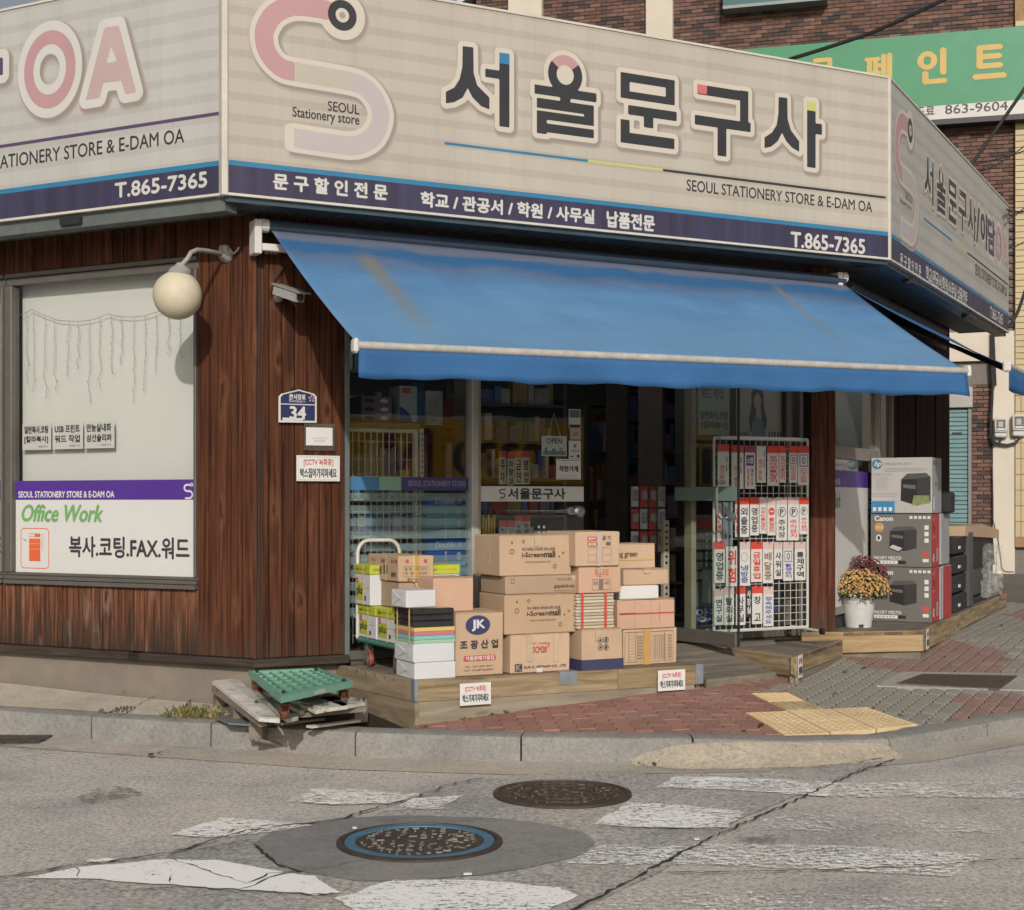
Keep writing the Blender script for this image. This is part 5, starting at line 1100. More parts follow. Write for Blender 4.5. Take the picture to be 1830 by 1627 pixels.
wc = thing('loose_wire', 'thin loose wire trailing down the white wall to the ground', 'wire', BW, hb(1790, 1020)); part(wc, 'wire', MB().tube([hb(*p, -.07) for p in ((1774, 830), (1775, 900), (1775, 930), (1784, 965), (1789, 1000), (1790, 1015), (1794, 1020), (1800, 1022), (1812, 1022))], .007, 5), pm((.12, .11, .1), .6, .1, 4, name='grey wire'), BW)
# overhead cables: strung in the air between the sign and the brick building
def cable(label, pts, r):
    P = [Vector(((px - CX) / FPX * Y, Y, EYE - (py - CY) / FPX * Y)) for px, py, Y in pts]; t = thing('overhead_cable', label, 'cable', W0, P[0]); q = []
    for a, b in zip(P, P[1:]):
        for i in range(8): u = i / 8; p = a.lerp(b, u); p.z -= .02 * (b - a).length * 4 * u * (1 - u) * .3; q.append(p)
    q.append(P[-1]); part(t, 'strand', MB().tube(q, r, 6), CABLE, W0, smooth=True)
cable('thick black overhead cable crossing above the green sign', [(1380, 116, 16), (1415, 105, 15.5), (1560, 58, 15), (1690, -2, 14.5), (1760, -40, 14.3)], .020)
cable('black overhead cable dropping towards the end of the receding sign', [(1736, 294, 15.3), (1770, 246, 15.2), (1830, 160, 15), (1900, 60, 14.8)], .018)
cable('pale thin service wire leaving the receding sign', [(1736, 294, 15.5), (1830, 270, 18)], .008); cable('thin dark service wire under the tangle of cables', [(1738, 308, 15.6), (1770, 300, 17), (1830, 262, 19)], .008)
cable('thin wire reaching the cream tiled column', [(1800, 375, 16.5), (1830, 378, 19)], .014); cable('sagging black wire by the cream tiled column', [(1800, 586, 17), (1806, 580, 17.2), (1818, 560, 18), (1832, 520, 19)], .02)
cable('thin wire slanting up past the end of the receding sign', [(1801, 392, 16.6), (1830, 372, 19)], .008); cable('short pale wire low on the brick strip', [(1802, 445, 17), (1830, 432, 19)], .007)
# lamp and camera on the boards
lw = lambda px, py, o_: (LW.hit(px, py, -o_)[0], -o_, LW.hit(px, py, -o_)[1])
lp = thing('wall_lamp', 'round cream globe lamp on a bent grey pipe arm on the boarded wall', 'lamp', LW, lw(403, 455, 0))
AL = pm((.38, .37, .35), .5, .2, 12, metal=.25, bmp=.2, name='lamp fitting')
m_ = lw(405, 456, .0); gc = lw(317, 528, .47); rg = 43.5 * LW.w(gc[0], gc[1]).y / FPX
tp_ = lw(331, 476, .47)
arm = [Vector((m_[0], -.02, m_[2])), Vector(lw(372, 449, .22)), Vector(lw(352, 447, .36)), Vector(lw(341, 452, .42)), Vector(lw(335, 463, .46)), Vector((gc[0] + .03, gc[1], gc[2] + rg + .03))]
part(lp, 'mount', MB().lathe([(.055, 0), (.052, .02), (.03, .045), (.025, .06)], (m_[0], m_[1], m_[2]), 18, 0, 'y').box(m_[0] - .035, m_[0] + .035, -.05, 0, m_[2] + .0, m_[2] + .065, b=.012), AL, LW, smooth=True)
part(lp, 'arm', MB().tube(arm, .0155, 10), AL, LW, smooth=True)
part(lp, 'neck', MB().lathe([(.07, -.025), (.078, 0), (.06, .025), (.03, .045), (.02, .06)], (gc[0] + .02, gc[1], gc[2] + rg - .01), 18), AL, LW, smooth=True)
part(lp, 'globe', MB().ball(gc, rg, 32, 20), pm((.58, .51, .385), .55, .10, 5, spec=.25, name='aged opal globe'), LW, smooth=True)
part(lp, 'cable_tail', MB().tube([Vector((m_[0], -.03, m_[2] + .02)), Vector(lw(418, 453, .03)), Vector(lw(424, 448, .03)), Vector(lw(427, 442, .03))], .007, 6), AL, LW)
C0 = Vector((*FW.hit(497, 533, -.03)[:1], -.03, FW.hit(497, 533, -.03)[1]))
cm = thing('security_camera', 'small grey security camera under the awning edge on the boarded corner', 'camera', FW, C0)
CA, CB_ = Vector((FW.hit(500, 514, -.14)[0], -.10, FW.hit(500, 516, -.14)[1])), Vector((FW.hit(532, 534, -.3)[0], -.34, FW.hit(532, 532, -.3)[1]))
dv = (CB_ - CA).normalized(); sdv = dv.cross(Vector((0, 0, 1))).normalized(); upv = sdv.cross(dv)
def obox(mb, a, b, w, h0, h1): mb.prism([tuple(a + sdv * s * w + upv * h) for s, h in ((-1, h0), (1, h0), (1, h1), (-1, h1))], b - a)
mb = MB(); obox(mb, CA, CB_, .036, -.035, .025); part(cm, 'housing', mb, pm((.36, .35, .33), .5, .1, 8, name='camera housing'), FW)
mb = MB(); obox(mb, CA - dv * .02, CB_ + dv * .05, .046, .027, .036); part(cm, 'sun_shield', mb, pm((.30, .285, .26), .5, .15, 8, name='camera shield'), FW)
part(cm, 'lens', MB().tube([CB_ - upv * .005, CB_ + dv * .012 - upv * .005], .024, 12), BLACK, FW); part(cm, 'bracket', MB().tube([C0 + Vector((0, .03, 0)), C0 + Vector((0, -.04, 0)), CA.lerp(CB_, .3) - upv * .035], .012, 8).ball(tuple(C0), .03, 12, 8), AL, FW)
part(cm, 'cable', MB().tube([C0, C0 + Vector((-.03, 0, .12)), C0 + Vector((.03, 0, .2)), C0 + Vector((.06, .02, .3))], .005, 5), CABLE, FW)
# ================================================================ decks
ZD = .435
def deck(name, label, poly, z, h, fr, front, boards_dir, nb, label2=None):
    """boarded platform: poly is its plan in frame coordinates"""
    t = thing(name, label, 'platform', fr, (sum(p[0] for p in poly) / len(poly), sum(p[1] for p in poly) / len(poly), z - h)); return t
# main platform
dx0, dy0, dx1, dy1 = .70, -1.03, 2.81, -1.10
dk = thing('wooden_platform', 'long low timber platform carrying the cartons before the shop', 'platform', FW, (1.75, -.5, .2))
fy = lambda x: dy0 + (dy1 - dy0) * (x - dx0) / (dx1 - dx0)
nb = 8
for i in range(nb):
    a, b = -.02 + (-1.0) * i / nb, -.02 + (-1.0) * (i + 1) / nb; mb = MB()
    x1 = dx1 if i else dx1
    if i < nb - 1: mb.box(dx0 + .004 - .10 * (1 - (i + .5) / nb), x1, b + .003, a - .003, ZD - .03, ZD + random.uniform(-.001, .001), b=.003)
    else: mb.prism([(dx0 + .004, fy(dx0) + .028, ZD), (dx1, fy(dx1) + .028, ZD), (dx1, a - .003, ZD), (dx0, a - .003, ZD)], (0, 0, -.03))
    part(dk, 'board', mb, DECKTOP, FW)
def fboard(x0, x1, z0, z1, y_off=0, mat=DECK, th=.03): return part(dk, 'board', MB().prism([(x0, fy(x0) + y_off, z0), (x1, fy(x1) + y_off, z0), (x1, fy(x1) + y_off, z1), (x0, fy(x0) + y_off, z1)], (0, th, 0)), mat, FW)
DECK2 = wood('grey weathered timber', [(.2, (.13, .108, .08)), (.5, (.215, .185, .142)), (.8, (.30, .265, .21))], along=0, grain=10)
DECKS = wood('side timber', [(.2, (.13, .10, .065)), (.5, (.24, .19, .125)), (.8, (.35, .29, .20))], along=1, grain=10)
xs2 = FW.hit(1103, 1200, -1.07)[0]
fboard(dx0, xs2 - .002, .305, ZD + .003); fboard(xs2 + .002, dx1, .305, ZD + .003, .0, wood('darker timber', [(.2, (.10, .07, .04)), (.5, (.22, .16, .09)), (.8, (.34, .27, .17))], along=0, grain=12)); fboard(dx0, dx1 - .06, .10, .302, .006, DECK2)
sx0 = lambda y: dx0 - .10 * (y - dy0) / 1.03
for z0, z1 in ((.305, ZD + .003), (.10, .302)): part(dk, 'board', MB().prism([(sx0(.1), .1, z0), (dx0, dy0 + .001, z0), (dx0, dy0 + .001, z1), (sx0(.1), .1, z1)], (.03, 0, 0)), DECKS, FW)
part(dk, 'board', MB().box(dx1 - .03, dx1, fy(dx1) + .032, -.06, .2, ZD - .002), DECK2, FW)
def bracket(x0, x1, z0, z1, wrap=0):
    mb = MB().prism([(x0, fy(x0) - .004, z0), (x1, fy(x1) - .004, z0), (x1, fy(x1) - .004, z1), (x0, fy(x0) - .004, z1)], (0, .003, 0))
    if wrap: xx = x0 if wrap < 0 else x1; mb.box(min(xx, xx + .003 * wrap), max(xx, xx + .003 * wrap), fy(xx) - .004, fy(xx) + .055, z0, z1)
    mb.box(x0, x1, fy(x0) - .004, fy(x0) + .05, z1, z1 + .003)
    part(dk, 'metal_bracket', mb, GALV, FW)
bx = lambda px: FW.hit(px, 1215, -1.07)[0]
bracket(dx0 - .002, bx(751) + .0, .31, ZD + .006, -1); bracket(bx(1001), bx(1031), ZD - .075, ZD + .005); bracket(bx(1239), dx1 + .002, .315, ZD + .006, 1)
# ramp before the door
rp = thing('door_ramp', 'sloping grey boarded ramp leading to the shop door', 'ramp', FW, (3.2, -.5, .3))
ra, rb = FW.atz(1263, 1212, .345), FW.atz(1418, 1195, .375)
rg_ = [ghit(1262, 1231), ghit(1418, 1209)]; ql = [FW.l(p.x, p.y) for p in rg_]
topz = [rg_[0].z + .06, rg_[1].z + .045]
far = [(ql[1][0] + .35, -.05), (dx1 + .01, -.05)]
nB = 6
for i in range(nB):
    u0, u1 = i / nB + .004, (i + 1) / nB - .004
    P = []
    for (s, u) in ((0, u0), (1, u0), (1, u1), (0, u1)):
        A = (ql[0][0], ql[0][1], topz[0]) if s == 0 else (ql[1][0], ql[1][1], topz[1]); B = (far[1][0], far[1][1], .47) if s == 0 else (far[0][0], far[0][1], .47); P.append(tuple(Vector(A).lerp(Vector(B), u)))
    part(rp, 'board', MB().prism(P, (0, 0, -.04)), DECKTOP, FW)
part(rp, 'front_board', MB().prism([(ql[0][0], ql[0][1] - .004, rg_[0].z - .02), (ql[1][0], ql[1][1] - .004, rg_[1].z - .02), (ql[1][0], ql[1][1] - .004, topz[1] + .002), (ql[0][0], ql[0][1] - .004, topz[0] + .002)], (0, .02, 0)), DECK2, FW)
# step platform under the sign rack
ZS2 = .44
s0, s1, s2_ = W0.atz(1420, 1175, ZS2), W0.atz(1506, 1145, ZS2), W0.atz(1316, 1161, ZS2)
st = thing('step_platform', 'small timber step platform beneath the rack of sign plates', 'platform', W0, (s0[0], s0[1], .25))
back0, back1 = FW.w(3.35, -.04), FW.w(4.9, -.04)
ug, vg = Vector((s1[0] - s0[0], s1[1] - s0[1])).normalized(), Vector((s2_[0] - s0[0], s2_[1] - s0[1])).normalized(); vl = 1.3
s2e = Vector(s0) + vg * vl; s1e = Vector(s1)
cor = [Vector(s0), s1e, back1.xy, back0.xy, s2e]
n = 7
for i in range(n):
    a, b = i / n + .004, (i + 1) / n - .004; A, B = Vector(s0).lerp(s1e, a), Vector(s0).lerp(s1e, b); C, D = s2e.lerp(back0.xy, b) if i > 4 else B + vg * vl, s2e.lerp(back0.xy, a) if i > 4 else A + vg * vl
    L0 = 1.35; C, D = B + vg * L0, A + vg * L0
    part(st, 'board', MB().prism([(p.x, p.y, ZS2) for p in (A, B, C, D)], (0, 0, -.03)), DECKTOP, W0)
LF = Frame(s0, math.degrees(math.atan2(ug.y, ug.x)))
def wallboard(t, A, B, z0, z1, mat, th=.03):
    A, B = Vector(A), Vector(B); fr = Frame((A.x, A.y), math.degrees(math.atan2(B.y - A.y, B.x - A.x))); part(t, 'board', MB().box(0, (B - A).length, 0, th, z0, z1, b=.004), mat, fr)
wallboard(st, Vector(s0) + vg * 1.35, s0, .30, ZS2 + .004, DECK); wallboard(st, s0, s1, .315, ZS2 + .004, DECK)
wallboard(st, Vector(s0) + vg * 1.3 + ug * .03, Vector(s0) + ug * .03, .1, .297, DECK2); wallboard(st, Vector(s0) + ug * .02 - vg * -.02, s1, .1, .312, DECK2)
# platform round the corner
ZR = .50
c0, c1, c2_, c3 = W0.atz(1497, 1131, ZR), W0.atz(1634, 1134, ZR), W0.atz(1650, 1128, ZR), W0.atz(1799, 1062, ZR)
rd = thing('wooden_platform', 'timber platform along the far wall holding flower pots and printer boxes', 'platform', W0, (c1[0], c1[1], .3))
cn = Vector(c2_); uR = (Vector(c3) - cn).normalized(); vR = (Vector(c0) - cn).normalized(); Lr = (Vector(c3) - cn).length; Wd = 1.05
n = 6; mid = Lr * .36
for i in range(n):
    a, b = Wd * i / n + .003, Wd * (i + 1) / n - .003
    for (f0, f1, dz) in ((0, mid - .004, 0), (mid, Lr, .004)): part(rd, 'board', MB().prism([(p.x, p.y, ZR + dz) for p in (cn + uR * f0 + vR * a, cn + uR * f1 + vR * a, cn + uR * f1 + vR * b, cn + uR * f0 + vR * b)][::-1][::-1], (0, 0, -.03)), DECKTOP, W0)
OCH = wood('ochre timber', [(.2, (.13, .085, .042)), (.5, (.29, .205, .11)), (.8, (.42, .33, .21))], along=0, grain=9)
wallboard(rd, cn + vR * Wd, cn, .335, ZR + .004, OCH); wallboard(rd, cn + uR * .002, cn + uR * mid, .335, ZR + .004, DECK); wallboard(rd, cn + uR * (mid + .004), cn + uR * Lr, .36, ZR + .006, DECK)
part(rd, 'support_block', MB().prism([(p.x, p.y, .335) for p in (cn + vR * .03 + uR * .03, cn + uR * .5 + vR * .03, cn + uR * .5 + vR * .8, cn + uR * .05 + vR * .8)], (0, 0, -.2)), DECK2, W0)
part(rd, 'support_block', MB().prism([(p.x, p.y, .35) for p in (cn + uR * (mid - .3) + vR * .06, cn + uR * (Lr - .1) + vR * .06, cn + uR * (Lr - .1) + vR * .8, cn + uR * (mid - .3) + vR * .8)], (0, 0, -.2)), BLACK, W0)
# ================================================================ notices
def notice(name, label, fr, bl, tr, y, lines, tilt=0, th=.004, frame=False):
    a, b = fr.hit(*bl, y); c, d = fr.hit(*tr, y); t = thing(name, label, 'notice', fr, (a, y, b)); w, h = c - a, d - b
    mb = MB().prism([(a, y, b + tilt), (c, y - .003, b), (c, y - .003, d), (a, y, d + tilt)], (0, th, 0)); part(t, 'sheet', mb, PAPER, fr)
    tx = MB()
    for body, u0, v0, u1, v1, m, bd in lines: tx.text(body, a + u0 * w, b + v0 * h, a + u1 * w, b + v1 * h, y - .0045, m, bd)
    if frame:
        for u, v, u2, v2 in ((.04, .05, .96, .06), (.04, .94, .96, .95), (.04, .06, .045, .94), (.955, .06, .96, .94)): tx.rect(a + u * w, b + v * h, a + u2 * w, b + v2 * h, y - .0045, 2)
    part(t, 'lettering', tx, [RED, INK, pm((.45, .45, .44), .6, .05, 3, name='grey print')], fr); return t
cctv = lambda s2: [('[CCTV 녹화중]', .16, .58, .84, .88, 0, .012), (s2, .08, .14, .92, .5, 1, .022)]
notice('cctv_notice', 'white CCTV notice screwed to the red-brown boards beneath the number plate', FW, (530, 860), (607, 815), -.025, cctv('박스집어가지마세요'), frame=True)
notice('cctv_notice', 'white CCTV paper pinned to the platform front below the oval-logo carton', FW, (822, 1262), (877, 1219), -1.075, cctv('박스가져가지마세요'))
notice('cctv_notice', 'white CCTV paper at the end of the platform front by the door ramp', FW, (1176, 1236), (1224, 1196), -1.12, cctv('박스가져가지마세요'), .0)
for A, u, off, px, lab in ((Vector(s0), ug, .07, 0, 'narrow white CCTV paper on the corner of the step platform'), (cn, uR, .10, 0, 'narrow white CCTV paper near the corner of the flower pot platform')):
    p = A + u * off; fr = Frame((p.x, p.y), math.degrees(math.atan2(u.y, u.x))); zt = (ZS2 if A == Vector(s0) else ZR) - .005; t = thing('cctv_notice', lab, 'notice', fr, (0, -.006, zt - .15)); part(t, 'sheet', MB().box(0, .12, -.008, -.005, zt - .155, zt + .01), PAPER, fr)
    part(t, 'lettering', MB().text('[CCTV 녹화중]', .015, zt - .06, .105, zt - .01, -.0088, 0, .02).text('박스가져가지마세요', .01, zt - .135, .11, zt - .075, -.0088, 1, .04), [RED, INK], fr)
# laminated paper
t = notice('cctv_notice', 'small cream paper in a clear sleeve under the number plate', FW, (547, 796), (594, 765), -.025, [('CCTV 설치안내', .2, .35, .78, .46, 2, 0), ('촬영중', .3, .2, .7, .3, 2, 0)])
a, b = FW.hit(544, 805, -.029); c, d = FW.hit(599, 758, -.029); part(t, 'clear_sleeve', MB().rect(a, b, c, d, -.0235), glassy('plastic sleeve', (.7, .68, .65), .3, (.2, .18, .16)), FW)
# house number plate
npts = [FW.hit(*p, -.03) for p in ((498, 755), (566, 756), (566, 709), (561, 704), (534, 696.5), (503, 704), (498, 709))]; cx_ = sum(p[0] for p in npts) / 7; cz_ = sum(p[1] for p in npts) / 7
t = thing('number_plate', 'house-shaped navy street number plate reading 34 on the boarded corner', 'number plate', FW, (cx_, -.03, cz_)); part(t, 'border', MB().prism([(x, -.03, z) for x, z in npts], (0, .006, 0)), WHITE, FW)
NB = pm((.022, .026, .085), .35, .1, 4, name='plate navy'); part(t, 'face', MB().prism([(cx_ + (x - cx_) * .9, -.0315, cz_ + (z - cz_) * .9) for x, z in npts], (0, .001, 0)), NB, FW)
zl_ = FW.hit(530, 723, -.032)[1]; a_ = FW.hit(500, 723, -.032)[0]; c_ = FW.hit(564, 723, -.032)[0]
mb = MB().rect(a_ + .006, zl_ - .003, c_ - .006, zl_ + .003, -.0325).ptext(FW, '34', (518.5, 749), (546, 727.5), -.0327, 0, .05).ptext(FW, '큰시장로', (517, 714), (546, 705.5), -.0327, 0, .04).ptext(FW, 'Keunsijang-ro', (517, 720), (546, 715), -.0327)
mb.rect(FW.hit(502, 750, 0)[0], FW.hit(500, 751.5, 0)[1], FW.hit(538, 750, 0)[0], FW.hit(500, 747, 0)[1], -.0324); part(t, 'lettering', mb, WHITE, FW)
x, z = FW.hit(554, 713, 0); em = MB()
for k in range(5): a = k * 1.256 + .3; em.poly([(x + .004 * math.cos(a), -.0327, z + .004 * math.sin(a)), (x + .02 * math.cos(a - .35), -.0327, z + .02 * math.sin(a - .35)), (x + .026 * math.cos(a), -.0327, z + .026 * math.sin(a)), (x + .02 * math.cos(a + .35), -.0327, z + .02 * math.sin(a + .35))])
part(t, 'flower_emblem', em, pm((.45, .33, .32), .5, .1, 4, name='emblem'), FW)
# ================================================================ cartons
def place(px0, px1, yt, yb, y, z0=None, depth=.35):
    x0, zb = FW.hit(px0, yb, y); x1, _ = FW.hit(px1, yb, y); _, zt = FW.hit(px0, yt, y); return x0, x1, (zb if z0 is None else z0), zt, y, depth
HALFT = pm((.30, .20, .12), .8, .2, 9, name='carton seam')
def carton(label, px0, px1, yt, yb, y, z0=None, depth=.35, mat=0, rot=None, seam=True, tape=None, name='cardboard_box', group=None, gap=.002):
    x0, x1, zb, zt, y, d = place(px0, px1, yt, yb, y, z0, depth); zb += gap
    fr = FW.sub(x0, y, random.uniform(-1.6, 1.6) if rot is None else rot); w, h = x1 - x0, zt - zb; t = thing(name, label, 'box', fr, (w / 2, d / 2, zb), group)
    m = CARD[mat] if isinstance(mat, int) else mat
    body = MB().box(0, w, 0, d, zb, zt - .004, b=.005); jt = [random.uniform(-.004, .004) for _ in range(6)]; body.v = [(x + (jt[0] if x > w / 2 else jt[1]) * (z - zb) / h, y + (jt[2] * (z - zb) / h if y < d / 2 else 0), z + (jt[3] * .6 if z > zb + h / 2 and x > w / 2 else 0)) for x, y, z in body.v]
    part(t, 'carton', body, m, fr)
    fl = MB(); g = .003
    fl.prism([(.003, 0.002, zt), (w - .003, .002, zt + random.uniform(0, .006)), (w - .003, d / 2 - g, zt + .001), (.003, d / 2 - g, zt)], (0, 0, -.004)); part(t, 'flap', fl, m, fr)
    fl = MB().prism([(.003, d / 2 + g, zt), (w - .003, d / 2 + g, zt + .001), (w - .003, d - .002, zt + random.uniform(0, .005)), (.003, d - .002, zt)], (0, 0, -.004)); part(t, 'flap', fl, m, fr)
    if tape is not None: part(t, 'tape', MB().box(w * tape - .024, w * tape + .024, -.0055, 0.0, zt - h * .28, zt - .004).box(w * tape - .024, w * tape + .024, -.001, d, zt + .003, zt + .0045), CTAPE, fr)
    return t, fr, w, h, zb, zt
def deco(t, fr, items, w, zb, h, mats, y=-.0055, name='printing'):
    mb = MB()
    for it in items:
        k = it[0]
        if k == 't': _, body, u0, v0, u1, v1, m, bd = it; mb.text(body, u0 * w, zb + v0 * h, u1 * w, zb + v1 * h, y - .0002, m, bd)
        elif k == 'r': _, u0, v0, u1, v1, m = it; mb.rect(u0 * w, zb + v0 * h, u1 * w, zb + v1 * h, y, m)
        elif k == 'd': _, u, v, ru, rv, m = it; mb.disc(u * w, zb + v * h, ru, rv, y, m)
        elif k == 'o': _, u, v, ru, th, m = it; mb.ring(u * w, zb + v * h, ru, ru, th, y, m)
        elif k == 'b':
            _, u0, v0, u1, v1, th, m = it; a, b, c, d = u0 * w, zb + v0 * h, u1 * w, zb + v1 * h
            mb.rect(a, b, c, b + th, y, m); mb.rect(a, d - th, c, d, y, m); mb.rect(a, b + th, a + th, d - th, y, m); mb.rect(c - th, b + th, c, d - th, y, m)
    return part(t, name, mb, mats, fr)
REDP = pm((.42, .07, .05), .6, .12, 5, name='red carton print')
OVN = pm((.035, .035, .10), .5, .1, 4, name='oval navy'); WP = pm((.60, .59, .57), .5, .05, 4, name='white label')
# front row
t, fr, w, h, zb, zt = carton('plain tan carton with a navy oval JK logo next to the white paper reams', 814, 899, 1096, 1212, -.955, ZD, .30, 0, 0); ZJ = zt
deco(t, fr, [('d', .46, .80, .088, .062, 0), ('t', 'JK', .34, .71, .60, .88, 1, .06), ('t', '조 광 산 업', .09, .43, .88, .56, 2, .04), ('r', .2, .235, .80, .32, 3), ('d', .2, .2775, .014, .0165, 3), ('d', .80, .2775, .014, .0165, 3), ('t', '자동판매기용컵', .2, .245, .80, .31, 1, .03), ('t', 'TEL : (031)897-8913', .18, .13, .78, .16, 2, 0), ('t', 'H.P : 010-8776-8052', .18, .075, .78, .105, 2, 0)], w, zb, h, [OVN, WP, INK, REDP])
t, fr, w, h, zb, zt = carton('tan carton with red SCM28 print and a black K logo at the foot', 912, 1018, 1136, 1207, -.975, ZD, .34, 1, 0, tape=.32); ZS_ = zt
deco(t, fr, [('t', 'N.W. 20.00kgs', .32, .72, .66, .79, 0, 0), ('t', 'SCM28', .37, .52, .60, .68, 0, .03), ('t', '5', .62, .64, .65, .71, 0, 0), ('r', .07, .05, .19, .25, 1), ('t', 'K', .09, .07, .18, .23, 2, .06), ('t', 'KUK IL VIETNAM CO., LTD', .22, .11, .93, .18, 1, .03), ('r', .43, 0.0, .53, .12, 3)], w, zb, h, [REDP, INK, pm((.25, .2, .16), .6, .1, 5, name='grey'), WP])
part(t, 'tape', MB().box(.27 * w, .37 * w, -.006, -.001, zb + .3 * h, zb + .75 * h).box(.72 * w, .80 * w, -.006, -.001, zb + .25 * h, zt), CTAPE, fr)
t, fr, w, h, zb, zt = carton('tan carton with a navy band round its foot and four round symbols', 1040, 1113, 1126, 1202, -1.04, ZD, .40, 0, 0, tape=.4); ZN = zt
part(t, 'navy_foot', MB().box(-.004, w + .004, -.004, .402, zb, zb + .26 * h), pm((.035, .036, .085), .6, .15, 5, name='navy band'), fr)
items = []
for i, (u, v) in enumerate(((.44, .73), (.58, .73), (.44, .55), (.58, .55))): items += [('o', u, v, .020, .003, 0), ('d', u, v, .008, .008 + .004 * (i % 2), 0)]
deco(t, fr, items, w, zb, h, [INK])
t, fr, w, h, zb, zt = carton('tan carton printed with a ruled size table and crossed by ochre tape', 1114, 1209, 1126, 1191, -.905, ZD, .36, 1, 0); ZT2 = zt
it = [('b', .02, .08, .93, .93, .002, 0)] + [('r', .08, .14 + .085 * i, .91, .145 + .085 * i, 0) for i in range(10)] + [('t', 'Ballpoint pen   1.0 x 0.7mm   250', .25, .16 + .085 * i, .9, .205 + .085 * i, 0, .02) for i in range(8)] + [('r', .09, .08, .095, .93, 0), ('r', .22, .08, .225, .93, 0), ('r', .76, .08, .765, .93, 0)]
deco(t, fr, it, w, zb, h, [PRINT]); part(t, 'tape', MB().box(.37 * w, .49 * w, -.0062, -.001, zb - .0, zt).box(.37 * w, .49 * w, -.001, .36, zt + .003, zt + .0045), TAPE, fr)
# iscream cartons
def iscream(label, *a, **k):
    t, fr, w, h, zb, zt = carton(label, *a, **k)
    deco(t, fr, [('t', '학교 맞춤형 교육상품 전문 쇼핑몰', .3, .62, .76, .69, 1, .02), ('t', 'i-Scream', .3, .46, .6, .57, 0, .03), ('t', 'mall', .61, .45, .76, .6, 0, .05), ('t', 'www.i-screammall.co.kr', .34, .32, .70, .37, 1, 0), ('o', .16, .60, .016, .004, 1), ('o', .76, .22, .014, .004, 1), ('o', .16, .82, .007, .007, 1), ('o', .32, .84, .010, .004, 1), ('o', .88, .55, .008, .003, 1), ('o', .82, .46, .006, .006, 1)], w, zb, h, [pm((.045, .03, .022), .7, .1, 5, name='dark brown print'), PRINT]); return t, fr, w, h, zb, zt
t, fr, w, h, zb, zt = iscream('lower of the two i-Scream mall cartons, its sides slightly bulged', 902, 1031, 1064, 1134, -.955, ZS_, .37, 2, 0); ZI = zt
t, fr, w, h, zb, zt = carton('flat tan carton with a web address lying between the two i-Scream mall cartons', 903.5, 1029, 1031, 1064, -.945, ZI, .36, 4, 0, tape=.97)
deco(t, fr, [('t', 'goguduck.org', .68, .27, .97, .5, 0, .04), ('t', '042.331.8585', .72, .72, .95, .85, 1, 0), ('t', 'www.goguduck.org', .68, .1, .97, .18, 1, 0), ('b', .07, .62, .12, .88, .003, 1)], w, zb, h, [PRINT, PRINT]); ZG = zt
t, fr, w, h, zb, zt = iscream('upper i-Scream mall carton with crumpled clear tape on its side, top of its stack', 893.5, 1021, 957, 1027, -.93, ZG, .37, 0, 0, tape=.52)
part(t, 'side_tape', MB().box(-.002, -.0005, .14, .20, zb + .3 * h, zt), CTAPE, fr)
# third column
bk = thing('book_bundle', 'bundle of cream paper sheets tied with two red straps', 'bundle', FW, (0, 0, 0)); COL.objects.unlink(bk); bpy.data.objects.remove(bk)
x0, x1, zb, zt, y, d = place(1031, 1098, 1062, 1122, -1.0, ZN, .3); bk = thing('paper_bundle', 'bundle of cream ledgers tied with two red straps, on the navy-footed carton', 'bundle', FW, ((x0 + x1) / 2, y + .15, zb)); nl = 11; hl = (zt - zb - .002) / nl
PG = [pm(c, .8, .1, 30, stretch=(1, 1, 30), name='page edges') for c in ((.52, .45, .34), (.45, .36, .24), (.56, .51, .42))]
for i in range(nl): o = random.uniform(-.006, .006); part(bk, 'ledger', MB().box(x0 + o, x1 + o, y + random.uniform(-.004, .004), y + .3, zb + .002 + i * hl, zb + .001 + (i + .92) * hl, b=.004), PG[i % 3], FW)
for u in (.1, .72): part(bk, 'strap', MB().box(x0 + u * (x1 - x0), x0 + u * (x1 - x0) + .018, y - .008, y - .005, zb, zt).box(x0 + u * (x1 - x0), x0 + u * (x1 - x0) + .018, y - .008, y + .3, zt, zt + .003), pm((.50, .06, .045), .5, .1, 6, name='red strap'), FW)
ZB1 = zt
t, fr, w, h, zb, zt = carton('salmon-tinted carton with a red drawing and a grey data table, above the strapped ledgers', 1035, 1110, 1013, 1058, -1.0, ZB1, .34, 3, 0, tape=.5); ZB2 = zt
deco(t, fr, [('b', .3, .12, .74, .52, .002, 1), ('t', '품명 규격 수량', .33, .3, .7, .45, 1, 0), ('r', .46, .14, .56, .5, 1), ('t', '취급주의', .36, .6, .68, .9, 0, 0)], w, zb, h, [REDP, pm((.16, .13, .13), .7, .1, 5, name='grey ink')])
t, fr, w, h, zb, zt = carton('pale carton with two red address labels and a strip of tape, top of its stack', 1029, 1107, 951, 1010, -1.02, ZB2, .40, 1, 0)
deco(t, fr, [('r', .26, .74, .47, .86, 0), ('r', .26, .58, .47, .70, 0), ('t', '출판사', .28, .76, .45, .84, 1, .03), ('t', '출판물', .28, .60, .45, .68, 1, .03), ('b', .27, .12, .46, .54, .0015, 2), ('b', .6, .12, .80, .54, .0015, 2), ('t', '급 기', .6, .76, .78, .88, 2, .05), ('r', .68, .6, .79, .7, 2), ('r', .27, .32, .46, .325, 2), ('r', .6, .32, .8, .325, 2)], w, zb, h, [REDP, WP, pm((.10, .09, .09), .7, .1, 5, name='dark ink')]); part(t, 'tape', MB().box(.48 * w, .56 * w, -.0062, -.0008, zb, zt), pm((.50, .40, .36), .2, .06, 9, name='pinkish tape'), fr)
